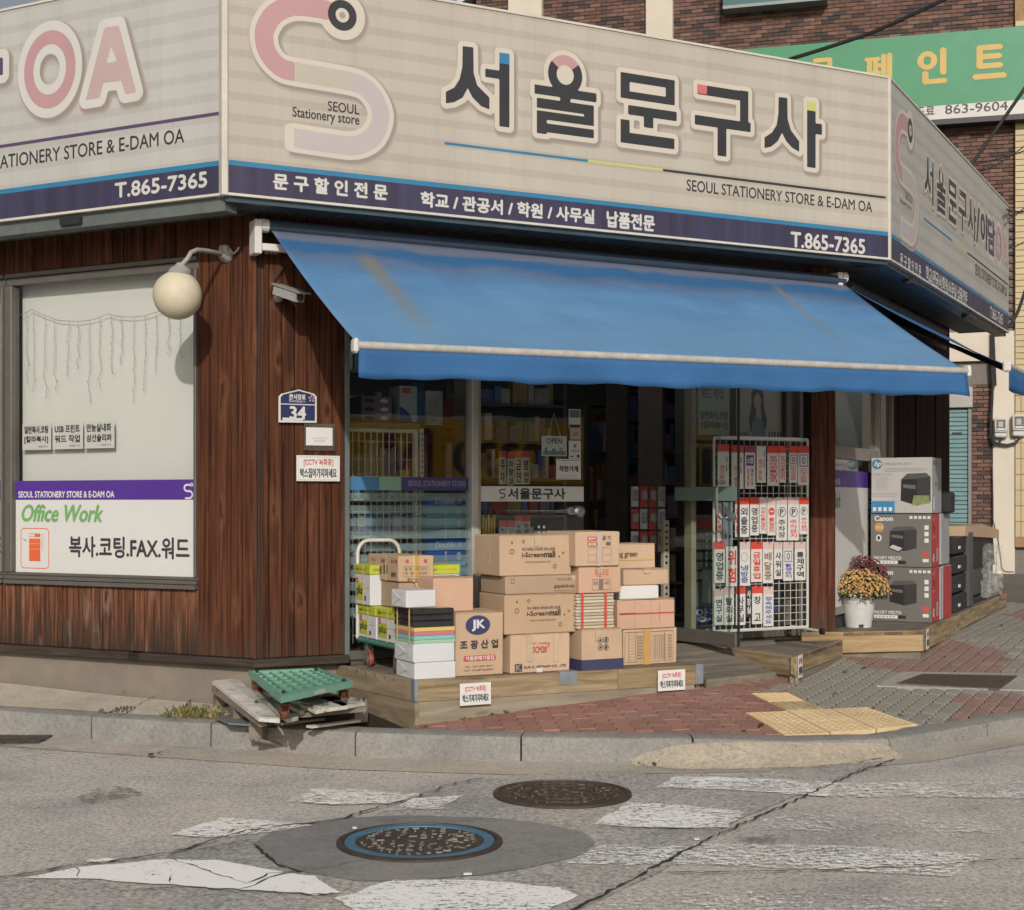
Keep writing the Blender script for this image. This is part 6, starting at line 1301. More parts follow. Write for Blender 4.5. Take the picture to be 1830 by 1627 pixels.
# last column
t, fr, w, h, zb, zt = carton('plain tan carton with a faded red line, on the carton with the ruled table', 1104, 1206, 1073, 1125, -.915, ZT2, .36, 3, 0); ZC1 = zt
deco(t, fr, [('r', .02, .5, .98, .545, 0), ('r', .29, .02, .294, .98, 1), ('r', .57, .02, .573, .98, 1), ('r', .72, .25, .727, .85, 0), ('r', .02, .52, .3, .56, 0)], w, zb, h, [REDP, HALFT])
x0, x1, zb, zt, y, d = place(1110, 1178, 1048, 1075, -.93, ZC1, .3); t = thing('paper_ream', 'wrapped white ream lying between tan cartons beside the door', 'paper', FW, ((x0 + x1) / 2, y + .15, zb + .001)); part(t, 'wrapper', MB().box(x0, x1, y, y + .3, zb + .001, zt, b=.008), PAPER, FW); part(t, 'folded_end', MB().prism([(x0 - .003, y + .01, zb + .004), (x0 - .008, y + .13, (zb + zt) / 2), (x0 - .003, y + .27, zb + .004), (x0 - .003, y + .27, zt - .004), (x0 - .003, y + .01, zt - .004)], (.004, 0, 0)), PAPER, FW); ZC2 = zt
t, fr, w, h, zb, zt = carton('narrow blank tan carton resting on the white ream', 1115, 1195, 1018, 1047, -.90, ZC2, .34, 0, 0, tape=.5); ZC3 = zt
t, fr, w, h, zb, zt = carton('tan carton with a yellow line and the words young green', 1084, 1171, 973, 1016, -.85, ZC3, .3, 1, 0)
deco(t, fr, [('t', 'young green', .04, .42, .62, .64, 0, .03), ('r', .0, .34, .97, .40, 1)], w, zb, h, [PRINT, pm((.55, .40, .10), .5, .1, 5, name='yellow line')])
# ================================================================ paper stack at the platform corner
WR = pm((.60, .60, .615), .45, .04, 3, bmp=.35, bsc=9, name='ream wrapper')
def ream(label, px0, px1, yt, yb, y, z0, depth, mat, name='paper_ream', rot=0, group=None):
    x0, x1, zb, zt, y, d = place(px0, px1, yt, yb, y, z0, depth); fr = FW.sub(x0, y, rot); w = x1 - x0; t = thing(name, label, 'paper', fr, (w / 2, d / 2, zb), group)
    part(t, 'wrapper', MB().box(0, w, 0, d, zb + .001, zt, b=.006), mat, fr)
    return t, fr, w, d, zb, zt
t, fr, w, d, zb, zt = ream('white wrapped paper ream at the foot of the stack on the platform corner', 742, 815, 1186, 1219, -1.0, ZD, .30, WR); Z1 = zt
def fold(t, fr, d, zb, zt): part(t, 'folded_end', MB().prism([(-.002, .01, zb + .006), (-.006, d * .4, (zb + zt) / 2), (-.002, d - .01, zb + .006), (-.002, d - .01, zt - .006), (-.004, d * .45, (zb + zt) / 2 + .01), (-.002, .01, zt - .006)], (.003, 0, 0)), WR, fr)
fold(t, fr, d, zb, zt)
t, fr, w, d, zb, zt = ream('white wrapped paper ream, second from the foot of the corner stack', 740, 813, 1152, 1186, -1.0, Z1, .31, WR); Z2_ = zt; fold(t, fr, d, zb, zt)
zz = Z2_
for c, hh_, lab in (((.30, .49, .33), .024, 'pale green'), ((.20, .46, .42), .026, 'mint blue'), ((.47, .16, .19), .026, 'rose pink'), ((.58, .44, .15), .026, 'warm yellow')):
    x0 = FW.hit(740, 1150, -1.0)[0]; x1 = FW.hit(813, 1150, -1.0)[0]; t = thing('coloured_paper', f'layer of {lab} paper in the strapped corner stack', 'paper', FW, ((x0 + x1) / 2, -.85, zz)); o = random.uniform(-.003, .003)
    part(t, 'sheets', MB().box(x0 + o, x1 + o, -1.0 + o, -.69, zz + .0008, zz + hh_, b=.002), pm(c, .7, .06, 20, stretch=(1, 1, 40), name='coloured sheets'), FW); zz += hh_
FILM = pm((.022, .022, .024), .22, .3, 6, bmp=.7, bsc=7, spec=.6, name='black wrap'); Z3_ = FW.hit(740, 1089, -1.0)[1]
x0, x1 = FW.hit(739, 1110, -1.0)[0], FW.hit(812, 1110, -1.0)[0]; nb = 3
for i in range(nb):
    a, b = zz + (Z3_ - zz) * i / nb, zz + (Z3_ - zz) * (i + 1) / nb; t = thing('wrapped_ream', ('lowest', 'middle', 'topmost')[i] + ' black shrink-wrapped ream above the coloured paper', 'paper', FW, ((x0 + x1) / 2, -.85, a)); part(t, 'wrapper', MB().box(x0, x1, -1.0 + .002 * (i % 2), -.69, a + .001, b, b=.007), FILM, FW)
sp = thing('yellow_strap', 'yellow packing straps tied round the black and coloured paper', 'strap', FW, (x0, -.9, Z2_)); YS_ = pm((.56, .42, .16), .5, .1, 6, name='yellow strap')
for yq in (-.95, -.76): part(sp, 'strap', MB().box(x0 - .006, x0 - .003, yq, yq + .016, Z2_, Z3_ + .004).box(x0 - .006, x1, yq, yq + .016, Z3_ + .001, Z3_ + .004), YS_, FW)
t, fr, w, d, zb, zt = ream('smaller white wrapped ream lying askew on top of the black reams', 727, 781, 1056, 1089, -.97, Z3_ + .004, .22, WR, rot=3); fold(t, fr, d, zb, zt)
# ================================================================ hand truck with paper cartons
tx0, ty0, ty1 = .71, -.74, .0
tr = thing('platform_trolley', 'green platform trolley with a white tubular handle loaded with paper cartons', 'trolley', FW, (tx0 + .22, -.37, ZD)); TG = pm((.055, .17, .125), .5, .15, 6, name='trolley green')
part(tr, 'deck', MB().box(tx0, tx0 + .46, ty0, ty1, .595, .632, b=.012), TG, FW)
za = FW.hit(660, 966, -.02)[1]; xa = tx0 + .01; xb = FW.hit(714, 990, -.02)[0]; hp = [(xa, -.02, .62), (xa, -.02, za - .09)] + [(xa + .08 - .08 * math.cos(q), -.02, za - .09 + .09 * math.sin(q)) for q in np.linspace(0.2, math.pi / 2, 6)] + [(xb - .08 + .08 * math.sin(q), -.02, za - .09 + .09 * math.cos(q)) for q in np.linspace(0, math.pi / 2, 6)] + [(xb, -.02, za - .12), (xb, -.02, .62)]
part(tr, 'handle', MB().tube(hp, .0135, 10), pm((.56, .53, .47), .4, .08, 6, name='white tube'), FW, smooth=True)
WHR = pm((.20, .045, .035), .5, .2, 6, name='red wheel')
for (wx, wy) in ((tx0 + .05, -.12), (tx0 + .40, -.12), (tx0 + .05, -.63), (tx0 + .40, -.63)):
    wc_ = part(tr, 'caster', MB().box(wx - .022, wx + .022, wy - .02, wy + .03, .53, .597, b=.004).box(wx - .024, wx - .020, wy - .03, wy + .03, .47, .56).box(wx + .020, wx + .024, wy - .03, wy + .03, .47, .56), STEEL, FW)
    part(wc_, 'wheel', MB().lathe([(.048, -.016), (.053, -.010), (.053, .010), (.048, .016)], (wx, wy - .015, ZD + .053), 20, 0, 'x'), WHR, FW, smooth=True); part(wc_, 'hub', MB().lathe([(.03, -.019), (.03, .019)], (wx, wy - .015, ZD + .053), 14, 0, 'x'), STEEL, FW)
LIM = pm((.46, .50, .045), .5, .08, 4, name='lime carton print'); CWH = pm((.60, .60, .61), .55, .05, 4, name='white carton')
def plusbox(label, x0, x1, y0, y1, z0, z1):
    t = thing('paper_carton', label, 'box', FW, ((x0 + x1) / 2, (y0 + y1) / 2, z0)); d = y1 - y0; h = z1 - z0; part(t, 'carton', MB().box(x0, x1, y0, y1, z0 + .001, z1 - .062, b=.005), CWH, FW); part(t, 'lid', MB().box(x0 - .005, x1 + .005, y0 - .005, y1 + .005, z1 - .064, z1, b=.005), LIM, FW)
    sf = FW.sub(x0, y1, -90); mb = MB()   # side face towards the boarded corner
    mb.rect(.08 * d, z0 + .12 * h, .52 * d, z0 + .55 * h, -.0015, 0); mb.disc(.14 * d, z0 + .60 * h, .022, .022, -.002, 1); mb.text('plus', .1 * d, z0 + .2 * h, .56 * d, z0 + .48 * h, -.0025, 2, .05); mb.text('Hi', .10 * d, z0 + .575 * h, .18 * d, z0 + .625 * h, -.0027, 3, .03)
    mb.rect(.62 * d, z0 + .12 * h, .72 * d, z0 + .24 * h, -.0015, 2); mb.rect(.60 * d, z0 + .42 * h, .92 * d, z0 + .435 * h, -.0015, 0); mb.text('plus', .1 * d, z1 - .045, .26 * d, z1 - .018, -.0068, 2, .03); mb.text('Multipurpose Copy', .3 * d, z1 - .036, .8 * d, z1 - .024, -.0068, 2)
    part(t, 'printing', mb, [LIM, RED, pm((.05, .06, .02), .6, .1, 4, name='dark green print'), PAPER], sf)
    ff = FW.sub(x0, y0); m2 = MB(); W = x1 - x0; m2.text('plus', .1 * W, z1 - .045, .3 * W, z1 - .018, -.0068, 0, .03); m2.text('Multipurpose Copy Paper', .36 * W, z1 - .038, .9 * W, z1 - .026, -.0068, 0); part(t, 'front_printing', m2, pm((.16, .2, .02), .6, .1, 4, name='green print'), ff)
    part(t, 'strap', MB().box(x0 - .007, x0 - .004, y0 + d * .42, y0 + d * .42 + .012, z0, z1 + .002), YS_, FW); return z1
zq = .634; pxz = lambda px, py, y: EYE - (py - CY) / FPX * FW.w(tx0, y).y
zp1 = pxz(625, 1080, -.05); plusbox('lime and white paper carton at the back of the trolley bed', tx0 + .006, tx0 + .235, -.36, -.045, zq, zp1); plusbox('lime and white paper carton on the trolley bed behind the black reams', tx0 + .006, tx0 + .235, -.70, -.375, zq, zp1)
plusbox('second layer lime and white paper carton under the trolley handle', tx0 - .012, tx0 + .20, -.30, -.035, zp1 + .002, pxz(615, 1008, -.05))
part_z = zp1 + .002
x0_, _, = FW.hit(713, 1085, -.60); z2t = FW.hit(713, 1041, -.60)[1]
def sidebox(label, xf, y0, y1, w, z0, z1, m):
    fr = FW.sub(xf, y0); t = thing('cardboard_box', label, 'box', fr, (w / 2, (y1 - y0) / 2, z0)); part(t, 'carton', MB().box(0, w, 0, y1 - y0, z0 + .001, z1, b=.005), CARD[m], fr); return t, fr
w_ = FW.hit(773, 1085, -.60)[0] - x0_
t, fr = sidebox('brown carton with torn flaps under the strapped carton on the trolley', x0_, -.60, -.12, w_, zp1 + .003, z2t, 4); part(t, 'flap', MB().prism([(w_ * .45, -.002, z2t - .003), (w_, -.002, z2t - .003), (w_, -.03, z2t - .055), (w_ * .5, -.035, z2t - .05)], (0, .003, 0)), CARD[0], fr)
zup = FW.hit(712, 994, -.62)[1]; x0u = FW.hit(712, 1036, -.62)[0]; wu = FW.hit(775, 1036, -.62)[0] - x0u
t, fr = sidebox('tan carton tied with yellow strap showing a data table, highest on the trolley', x0u, -.62, -.10, wu, z2t + .002, zup, 0)
hu = zup - z2t; deco(t, fr, [('b', .14, .22, .86, .60, .0015, 0), ('t', '품 명 : 가드링크', .17, .44, .8, .56, 0, 0), ('t', '수 량 : 2000', .17, .28, .8, .4, 0, 0), ('t', '동아사무용품', .24, .06, .8, .16, 0, .02), ('d', .24, .8, .012, .012, 1), ('d', .76, .8, .012, .012, 1)], wu, z2t, hu, [PRINT, REDP]); part(t, 'strap', MB().box(wu * .4, wu * .46, -.004, -.0015, z2t, zup).box(wu * .4, wu * .46, -.004, .52, zup, zup + .003).box(-.004, -.0015, .20, .212, z2t, zup), YS_, fr)
part(t, 'tape', MB().box(wu * .48, wu * .58, -.0022, -.001, z2t + hu * .1, zup), TAPE, fr)
sfr = FW.sub(x0u, -.10, -90); mb = MB(); mb.text('라벨', .05, z2t + hu * .7, .13, z2t + hu * .85, -.0015, 1); mb.text('고급형', .22, z2t + hu * .7, .32, z2t + hu * .85, -.0015, 0, .05); mb.text('문구용', .40, z2t + hu * .7, .50, z2t + hu * .85, -.0015, 1, .05); mb.rect(.18, z2t + hu * .25, .24, z2t + hu * .55, -.0015); mb.rect(.27, z2t + hu * .28, .34, z2t + hu * .62, -.0015); mb.rect(.40, z2t + hu * .2, .48, z2t + hu * .36, -.0015); part(t, 'side_printing', mb, [PRINT, REDP], sfr)
t, fr, w, h, zb, zt = carton('blank tan carton standing on the oval-logo carton', 775, 846, 1034, 1093, -.86, ZJ, .30, 3, 0); ZP_ = zt
x0 = FW.hit(772, 1030, -.55)[0]; x1 = FW.hit(821, 1030, -.55)[0]; zt_ = FW.hit(772, 1010, -.55)[1]; plusbox('lime-lidded paper carton behind the blank tan carton', x0 - .04, x1, -.55, -.25, zt_ - .26, zt_)
# ================================================================ rack of sign plates
YR = -.27; rx0, rz0 = FW.hit(1276, 1129, YR); rx1, rz1 = FW.hit(1443, 786, YR)
rk = thing('display_rack', 'white wire display rack hung with rows of plastic sign plates', 'rack', FW, ((rx0 + rx1) / 2, YR, rz0)); RWH = pm((.55, .54, .50), .4, .06, 6, name='white coated wire')
part(rk, 'frame', MB().tube([(rx0, YR, rz0), (rx0, YR, rz1)], .011, 6).tube([(rx1, YR, rz0), (rx1, YR, rz1)], .011, 6).tube([(rx0, YR, rz0), (rx1, YR, rz0)], .013, 6).tube([(rx0, YR, rz1), (rx1, YR, rz1)], .011, 6), RWH, FW)
n = 16
for i in range(1, n): x = rx0 + (rx1 - rx0) * i / n; part(rk, 'wire', MB().tube([(x, YR, rz0), (x, YR, rz1)], .0028, 4), RWH, FW)
k = 0; z = rz0 + .058
while z < rz1: part(rk, 'wire', MB().tube([(rx0, YR + .005, z), (rx1, YR + .005, z)], .0028, 4), RWH, FW); z += .058
for fx in (rx0 + .06, rx1 - .02):
    zf = max(ZS2, rz0 - .045); part(rk, 'foot', MB().tube([(fx, YR + .22, rz0 - .005), (fx, YR - .22, rz0 - .02)], .012, 6), RWH, FW)
    for yy in (-.2, .2): part(rk, 'wheel', MB().lathe([(.026, -.012), (.026, .012)], (fx, YR + yy, zf + .026), 12, 0, 'x'), BLACK, FW)
part(rk, 'top_strip', MB().box(rx0 + .05, rx1 - .08, YR - .02, YR - .012, rz1 - .012, rz1 + .012), PAPER, FW)
PLW = pm((.60, .585, .555), .35, .03, 3, name='sign plate plastic'); PINKC = pm((.58, .43, .40), .5, .05, 3, name='pink card'); BLUEI = pm((.03, .05, .22), .5, .1, 4, name='blue ink'); PURC = pm((.22, .04, .10), .5, .1, 4, name='magenta card')
PLATES = [(1282, 1303, 794, 870, '정기휴일', 'r', 'red'), (1307, 1329, 796, 874, '정기휴일', 'r', 'red'), (1331, 1350, 796, 874, '소방안전 점검', 'g', 'pur'), (1352, 1369, 797, 863, '정기휴일', 'R', 'none'), (1371, 1392, 797, 868, '관계자외출입금지', 'R', 'red'), (1392.5, 1405, 797, 863, '관계자외출입금지', 'r', 'red'), (1410, 1425.5, 797, 863, 'ⓘCCTV녹화중', 'r', 'red'), (1426, 1446, 797, 867, 'ⓘCCTV녹화중', 'r', 'red'),
 (1282, 1290, 899, 968, 'SMOKING', 'r', 'none'), (1291, 1310, 898, 979, '금연 금지', 'b', 'steel'), (1313.5, 1320, 889, 960, '부재중', 'r', 'red'), (1320.5, 1339, 889, 960, '외출중', 'b', 'red'), (1340, 1356.5, 889, 957, '영업중', 'b', 'red'), (1357, 1370.5, 889, 954, '외부인출입금지', 'r', 'pink'), (1371, 1386.5, 890, 957, '●출입금지', 'R', 'pink'), (1387, 1407, 889, 966, '○주차장', 'b', 'pink'), (1408, 1428, 889, 966, '○주차금지', 'r', 'pink'), (1428.5, 1445, 889, 955, '○주차금지', 'r', 'red'),
 (1276, 1296, 969, 1042, '영업중', 'b', 'red'), (1297, 1319, 977, 1048, '위험', 'r', 'none'), (1320, 1341, 969, 1047, '△냉방중', 'u', 'pink'), (1342, 1362.5, 969, 1040, '금일휴업', 'R', 'red'), (1363, 1382, 969, 1042, '배달중', 'y', 'pink'), (1383, 1398.5, 969, 1035, '샤워실', 'b', 'pink'), (1399.5, 1418, 969, 1038, '□촬영금지', 'u', 'pink'), (1420, 1440, 969, 1037, '통제구역', 'B', 'pink'),
 (1276, 1293.5, 1053, 1117, '연구실', 'b', 'pink'), (1294, 1312, 1050, 1117, '탈의실', 'b', 'pink'), (1315, 1332.5, 1049, 1117, '사무실', 'b', 'red'), (1333, 1343.5, 1050, 1102, '사장실', 'K', 'none'), (1344, 1363, 1048, 1115, '창 고', 'b', 'red'), (1364, 1382, 1049, 1119, '정숙해주세요', 'u', 'pink')]
ROWN = ['top row', 'second row', 'third row', 'bottom row']; EN = {'정기휴일': 'regular holiday', '소방안전 점검': 'purple-headed', '관계자외출입금지': 'no unauthorised entry', 'ⓘCCTV녹화중': 'CCTV recording', 'SMOKING': 'narrow red-lettered', '금연 금지': 'grey metal', '부재중': 'half-hidden red-lettered', '외출중': 'gone out', '영업중': 'open for business', '외부인출입금지': 'no outsiders', '●출입금지': 'red-disc no entry', '○주차장': 'black car park', '○주차금지': 'red no parking', '위험': 'slanting red danger', '△냉방중': 'blue air-conditioned', '금일휴업': 'red closed today', '배달중': 'brown out on delivery', '샤워실': 'shower room', '□촬영금지': 'blue-boxed no filming', '통제구역': 'restricted area', '연구실': 'laboratory', '탈의실': 'changing room', '사무실': 'office', '사장실': 'black', '창 고': 'storeroom', '정숙해주세요': 'pale blue be-quiet'}
seen = {}
for i, (a, b, yt, yb_, body, col, hd) in enumerate(PLATES):
    y = YR - .022 - .004 * (i % 3); x0, z1 = FW.hit(a, yt, y); x1, z0 = FW.hit(b, yb_, y); row = 0 if yt < 850 else 1 if yt < 940 else 2 if yt < 1030 else 3; w, h = x1 - x0, z1 - z0
    key = (body, row); seen[key] = seen.get(key, 0) + 1; ex = {('정기휴일', 0): ['nearest the door edge', 'behind the door edge', 'in bold letters'], ('관계자외출입금지', 0): ['wider', 'narrow'], ('ⓘCCTV녹화중', 0): ['with a blue-framed icon', 'in the outer corner'], ('○주차금지', 1): ['beside the black car park plate', 'in the outer corner']}.get(key); lab = f'{EN[body]} sign plate, {ROWN[row]} of the rack' + (', ' + ex[seen[key] - 1] if ex else '')
    t = thing('sign_plate', lab, 'sign plate', FW, ((x0 + x1) / 2, y, z0), 'sign plates hanging on the rack')
    hdh = .055 if hd in ('red', 'pink', 'pur') else 0
    base = {'K': INK}.get(col, GALV if hd == 'steel' else PLW)
    part(t, 'plate', MB().box(x0 + .002, x1 - .002, y, y + .004, z0, z1 - hdh), base, FW)
    if hdh: part(t, 'header_card', MB().box(x0 + .001, x1 - .001, y - .001, y + .003, z1 - hdh, z1), {'red': RED, 'pink': PINKC, 'pur': PURC}[hd], FW)
    part(t, 'hook', MB().tube([((x0 + x1) / 2, YR, z1 + .012), ((x0 + x1) / 2, y - .025, z1 + .004), ((x0 + x1) / 2, y - .02, z1 - .012)], .0025, 4), BLACK, FW)
    mb = MB(); zt = z1 - hdh - .02; m = {'r': 0, 'R': 0, 'b': 1, 'B': 1, 'u': 2, 'g': 1, 'K': 3, 'y': 4}[col]; wt = w * .62; yy = y - .001
    ic = body[0] in 'ⓘ●○△□'
    if ic:
        s_ = body[0]; body = body[1:]; r_ = w * .36; zc_ = zt - r_; xc_ = (x0 + x1) / 2
        if s_ == '●': mb.disc(xc_, zc_, r_, r_, yy, 0); mb.rect(xc_ - r_ * .6, zc_ - r_ * .15, xc_ + r_ * .6, zc_ + r_ * .15, yy - .0004, 3)
        elif s_ == '○': mb.ring(xc_, zc_, r_, r_, r_ * .14, yy, 1); mb.text('P', xc_ - r_ * .4, zc_ - r_ * .55, xc_ + r_ * .4, zc_ + r_ * .55, yy, 1, .05)
        elif s_ == '△': mb.ring(xc_, zc_, r_ * .9, r_, r_ * .1, yy, 4, 5)
        else:
            for (p, q, p2, q2) in ((-1, -1, 1, -.85), (-1, .85, 1, 1), (-1, -.85, -.85, .85), (.85, -.85, 1, .85)): mb.rect(xc_ + p * r_, zc_ + q * r_ * 1.2, xc_ + p2 * r_, zc_ + q2 * r_ * 1.2, yy, 2)
            mb.ring(xc_, zc_, r_ * .45, r_ * .7, r_ * .2, yy, 1)
        zt -= 2.5 * r_
    if hd == 'pur': mb.rect(x0 + w * .15, zt - w * .8, x1 - w * .15, zt, yy, 5); mb.text('소방', x0 + w * .22, zt - w * .65, x1 - w * .22, zt - w * .15, yy - .0004, 3, .04); zt -= w
    if '정기' in body and w > .085: mb.vtext('매월 수요일', x1 - w * .22, zt - .02, z0 + .12, w * .16, yy, 1, .02); mb.vtext(body, x0 + w * .38, zt - .08, z0 + .015, w * .36, yy, m, .02)
    elif col == 'g': mb.vtext('점검일', x0 + w * .3, zt, z0 + .02, w * .2, yy, 0, .02); mb.vtext('월화수목', x0 + w * .68, zt, z0 + .02, w * .2, yy, 1, .02)
    elif hd == 'steel':
        for q in range(4): mb.disc(x0 + w * (.3 + .4 * (q % 2)), z0 + h * (.25 + .45 * (q // 2)), w * .1, w * .16, yy, 1)
    else: mb.vtext(body, (x0 + x1) / 2, zt, z0 + .02, wt, yy, m, .05 if col in 'RB' else .03)
    part(t, 'lettering', mb, [RED, INK, BLUEI, PLW, pm((.16, .10, .035), .6, .1, 4, name='brown ink'), PUR], FW)
# papers and poster on the pane behind the rack
def paper(label, bl, tr, y, lines, mat=PAPER, name='window_notice'):
    a, b = FW.hit(*bl, y); c, d = FW.hit(*tr, y); t = thing(name, label, 'notice', FW, (a, y, b)); part(t, 'sheet', MB().box(a, c, y, y + .002, b, d), mat, FW); mb = MB(); w, h = c - a, d - b
    for l in lines:
        if isinstance(l[0], str): body, u0, v0, u1, v1, m, bd = l; mb.text(body, a + u0 * w, b + v0 * h, a + u1 * w, b + v1 * h, y - .0012, m, bd)
        else: u0, v0, u1, v1, m = l; mb.rect(a + u0 * w, b + v0 * h, a + u1 * w, b + v1 * h, y - .0010, m)
    if lines: part(t, 'lettering', mb, [INK, pm((.10, .20, .16), .6, .1, 4, name='green print'), RED, pm((.10, .16, .30), .6, .1, 4, name='blue print'), pm((.42, .31, .12), .6, .1, 4, name='ochre print'), PAPER], FW); return t
PGR = pm((.36, .41, .38), .6, .06, 3, name='greenish paper')
paper('white copying price sheet behind the glass above the open door', (1248, 777), (1304, 729), .085, [('일반복사.코팅', .06, .56, .92, .86, 0, .04), ('[칼라복사]', .1, .2, .92, .48, 0, .04)], PGR)
paper('upper sheet cut off by the awning above the copying price sheet', (1248, 727), (1304, 688), .085, [('워드작업', .08, .35, .8, .8, 0, .04)], PGR)
# portrait poster
a, b = FW.hit(1316, 786, .09); c, d = FW.hit(1400, 690, .09); t = thing('portrait_poster', 'pale poster of a person with two long dark pigtails above the rack', 'poster', FW, (a, .09, b)); part(t, 'sheet', MB().box(a, c, .09, .093, b, d), pm((.40, .40, .37), .5, .05, 2, name='poster paper'), FW)
mb = MB(); w, h = c - a, d - b; X = lambda u: a + u * w; Zz = lambda v: b + v * h
def curve(pts, m, y): mb.poly([(X(u), y, Zz(v)) for u, v in pts], m)
mb.disc(X(.44), Zz(.78), .13 * w, .19 * h, .0885, 0, 28); curve([(.32, .75), (.40, .75), (.42, .5), (.38, .3), (.33, .12), (.29, .16), (.26, .35), (.30, .55)], 0, .0884); curve([(.48, .75), (.56, .75), (.59, .55), (.64, .4), (.63, .22), (.57, .14), (.53, .3), (.52, .5)], 0, .0883)
curve([(.30, .02), (.33, .3), (.40, .42), (.48, .42), (.56, .32), (.64, .02)], 2, .0880); curve([(.415, .42), (.405, .6), (.475, .6), (.465, .42)], 1, .0878); mb.disc(X(.44), Zz(.70), .078 * w, .155 * h, .0876, 1, 24)
for u in (.41, .47): mb.disc(X(u), Zz(.715), .014 * w, .008 * h, .0870, 0, 10)
mb.disc(X(.44), Zz(.625), .024 * w, .008 * h, .0870, 3, 10); curve([(.37, .76), (.44, .87), (.51, .76), (.51, .88), (.44, .92), (.37, .88)], 0, .0868); curve([(.0, .03), (.28, .03), (.26, .16), (.05, .14)], 2, .0882)
for i in range(5): mb.rect(X(.68 + i * .06), Zz(.03), X(.71 + i * .06), Zz(.16), .0882, 0)
part(t, 'picture', mb, [pm((.025, .03, .04), .6, .2, 5, name='dark hair'), pm((.40, .37, .33), .6, .05, 3, name='pale skin'), pm((.10, .20, .26), .6, .2, 4, name='blue wash'), pm((.30, .17, .15), .6, .1, 3, name='lips')], FW)
# cabinet of cards behind the open leaf
a, b = FW.hit(1236, 1118, .3); c, d = FW.hit(1290, 920, .3); t = thing('price_board', 'grey-green price board with rows of white dots behind the open door', 'board', FW, (a, .3, b)); part(t, 'board', MB().box(a, c, .3, .34, b, d), pm((.13, .16, .15), .5, .1, 4, name='board'), FW)
w, h = c - a, d - b; mb = MB().rect(a + .1 * w, b + .86 * h, c, b + .97 * h, .298, 0)
for i in range(9):
    for j in range(3): mb.disc(a + w * (.5 + .17 * j), b + h * (.82 - .055 * i), .008, .010, .2975, 1, 10)
for i in range(5): mb.rect(a + .1 * w, b + h * (.75 - .09 * i), c, b + h * (.775 - .09 * i), .298, 2)
mb.rect(a + .1 * w, b + .0 * h, c, b + .17 * h, .298, 3); mb.text('앙코', a + .15 * w, b + .03 * h, a + .95 * w, b + .15 * h, .2970, 1, .04); mb.rect(a + .35 * w, b + .2 * h, a + .75 * w, b + .5 * h, .2972, 4); part(t, 'printing', mb, [REDP, PAPER, BLACK, BLUEI, PGR], FW)
a, b = FW.hit(1384, 1094, .16); c, d = FW.hit(1414, 1055, .16); t = thing('blue_placard', 'dark blue placard half seen through the wire at the rack foot', 'sign', FW, (a, .16, b)); part(t, 'panel', MB().box(a, c, .16, .165, b, d), BLUEI, FW); part(t, 'lettering', MB().text('폼', a + .2 * (c - a), b + .2 * (d - b), a + .8 * (c - a), b + .8 * (d - b), .158, 0, .05), PAPER, FW)
# stickers on the sliding door
paper('OPEN card with small painted scene hanging in the glass door', (968, 815), (1013, 780), .035, [('OPEN', .2, .62, .8, .88, 0, .02), (.05, .05, .95, .25, 1), (.12, .25, .22, .42, 3), (.4, .2, .55, .36, 1), (.7, .25, .85, .42, 4)], pm((.46, .50, .47), .5, .05, 3, name='open card'), 'open_card')
hx0, hz0 = FW.hit(980, 780, .03); hx1 = FW.hit(1002, 780, .03)[0]; hxm, hzm = FW.hit(990, 738, .03); hs = thing('card_string', 'thin string holding the OPEN card', 'string', FW, (hxm, .03, hzm)); part(hs, 'string', MB().tube([(hx0, .033, hz0), (hxm, .033, hzm), (hx1, .033, hz0)], .002, 4), PAPER, FW)
paper('green and white sticker at the top edge of the glass door', (1016.5, 765), (1037.5, 732), .04, [(.05, .55, .95, .95, 1), (.05, .02, .95, .18, 0)]); paper('cream square sticker with orange mark on the glass door', (1018.5, 786), (1038, 766), .04, [('GOT', .25, .35, .75, .65, 2, .02), (.05, .05, .95, .09, 4)], pm((.50, .43, .33), .5, .05, 3, name='cream sticker')); paper('white sticker with a small blue star above the kind-shop plate', (1016.5, 820), (1038, 788), .04, [(.4, .62, .6, .8, 3), ('시청인증', .12, .35, .88, .5, 0, 0), (.1, .1, .4, .16, 0), (.65, .08, .88, .22, 0)])
paper('white plate with brush-lettered Korean saying kind shop on the glass door', (994, 857), (1038, 821), .04, [('착한가게', .12, .38, .88, .66, 0, .05), (.05, .06, .95, .08, 0), (.05, .92, .95, .94, 0), ('www.happybean', .15, .16, .85, .22, 0, 0)])
# ================================================================ goods inside the window
GRD = pm((.52, .55, .49), .5, .08, 5, name='coated grid')
yg = .34; gx0, gz1 = FW.hit(612, 768, yg); gx1 = FW.hit(756, 768, yg)[0]; gz0 = .55
gr = thing('wire_shelf_unit', 'pale green wire grid shelf unit behind the glass by the boarded corner', 'shelf unit', FW, ((gx0 + gx1) / 2, yg, gz0)); gx0 += .03
part(gr, 'frame', MB().tube([(gx0, yg, gz1), (gx1 - .05, yg, gz1)], .016, 6).box(gx1 - .07, gx1 - .045, yg - .01, yg + .02, gz0, gz1).box(gx1 - .03, gx1, yg - .015, yg + .01, gz0, gz1 + .02), GRD, FW)
for i in range(12): x = gx0 + (gx1 - .08 - gx0) * i / 11; part(gr, 'wire', MB().tube([(x, yg, gz0), (x, yg, gz1)], .0045, 4), GRD, FW)
z = gz1 - .08
while z > gz0: part(gr, 'wire', MB().tube([(gx0, yg - .004, z), (gx1 - .06, yg - .004, z)], .003, 4), GRD, FW); z -= .125
hol = MB(); z = gz0
while z < gz1: hol.box(gx1 - .019, gx1 - .010, yg - .0165, yg - .0145, z, z + .018); z += .04
part(gr, 'slots', hol, BLACK, FW, kind='stuff')
for z in (.75, 1.03, 1.31, 1.57): part(gr, 'shelf_board', MB().box(gx0, gx1, yg + .03, yg + .4, z - .02, z), GRD, FW)
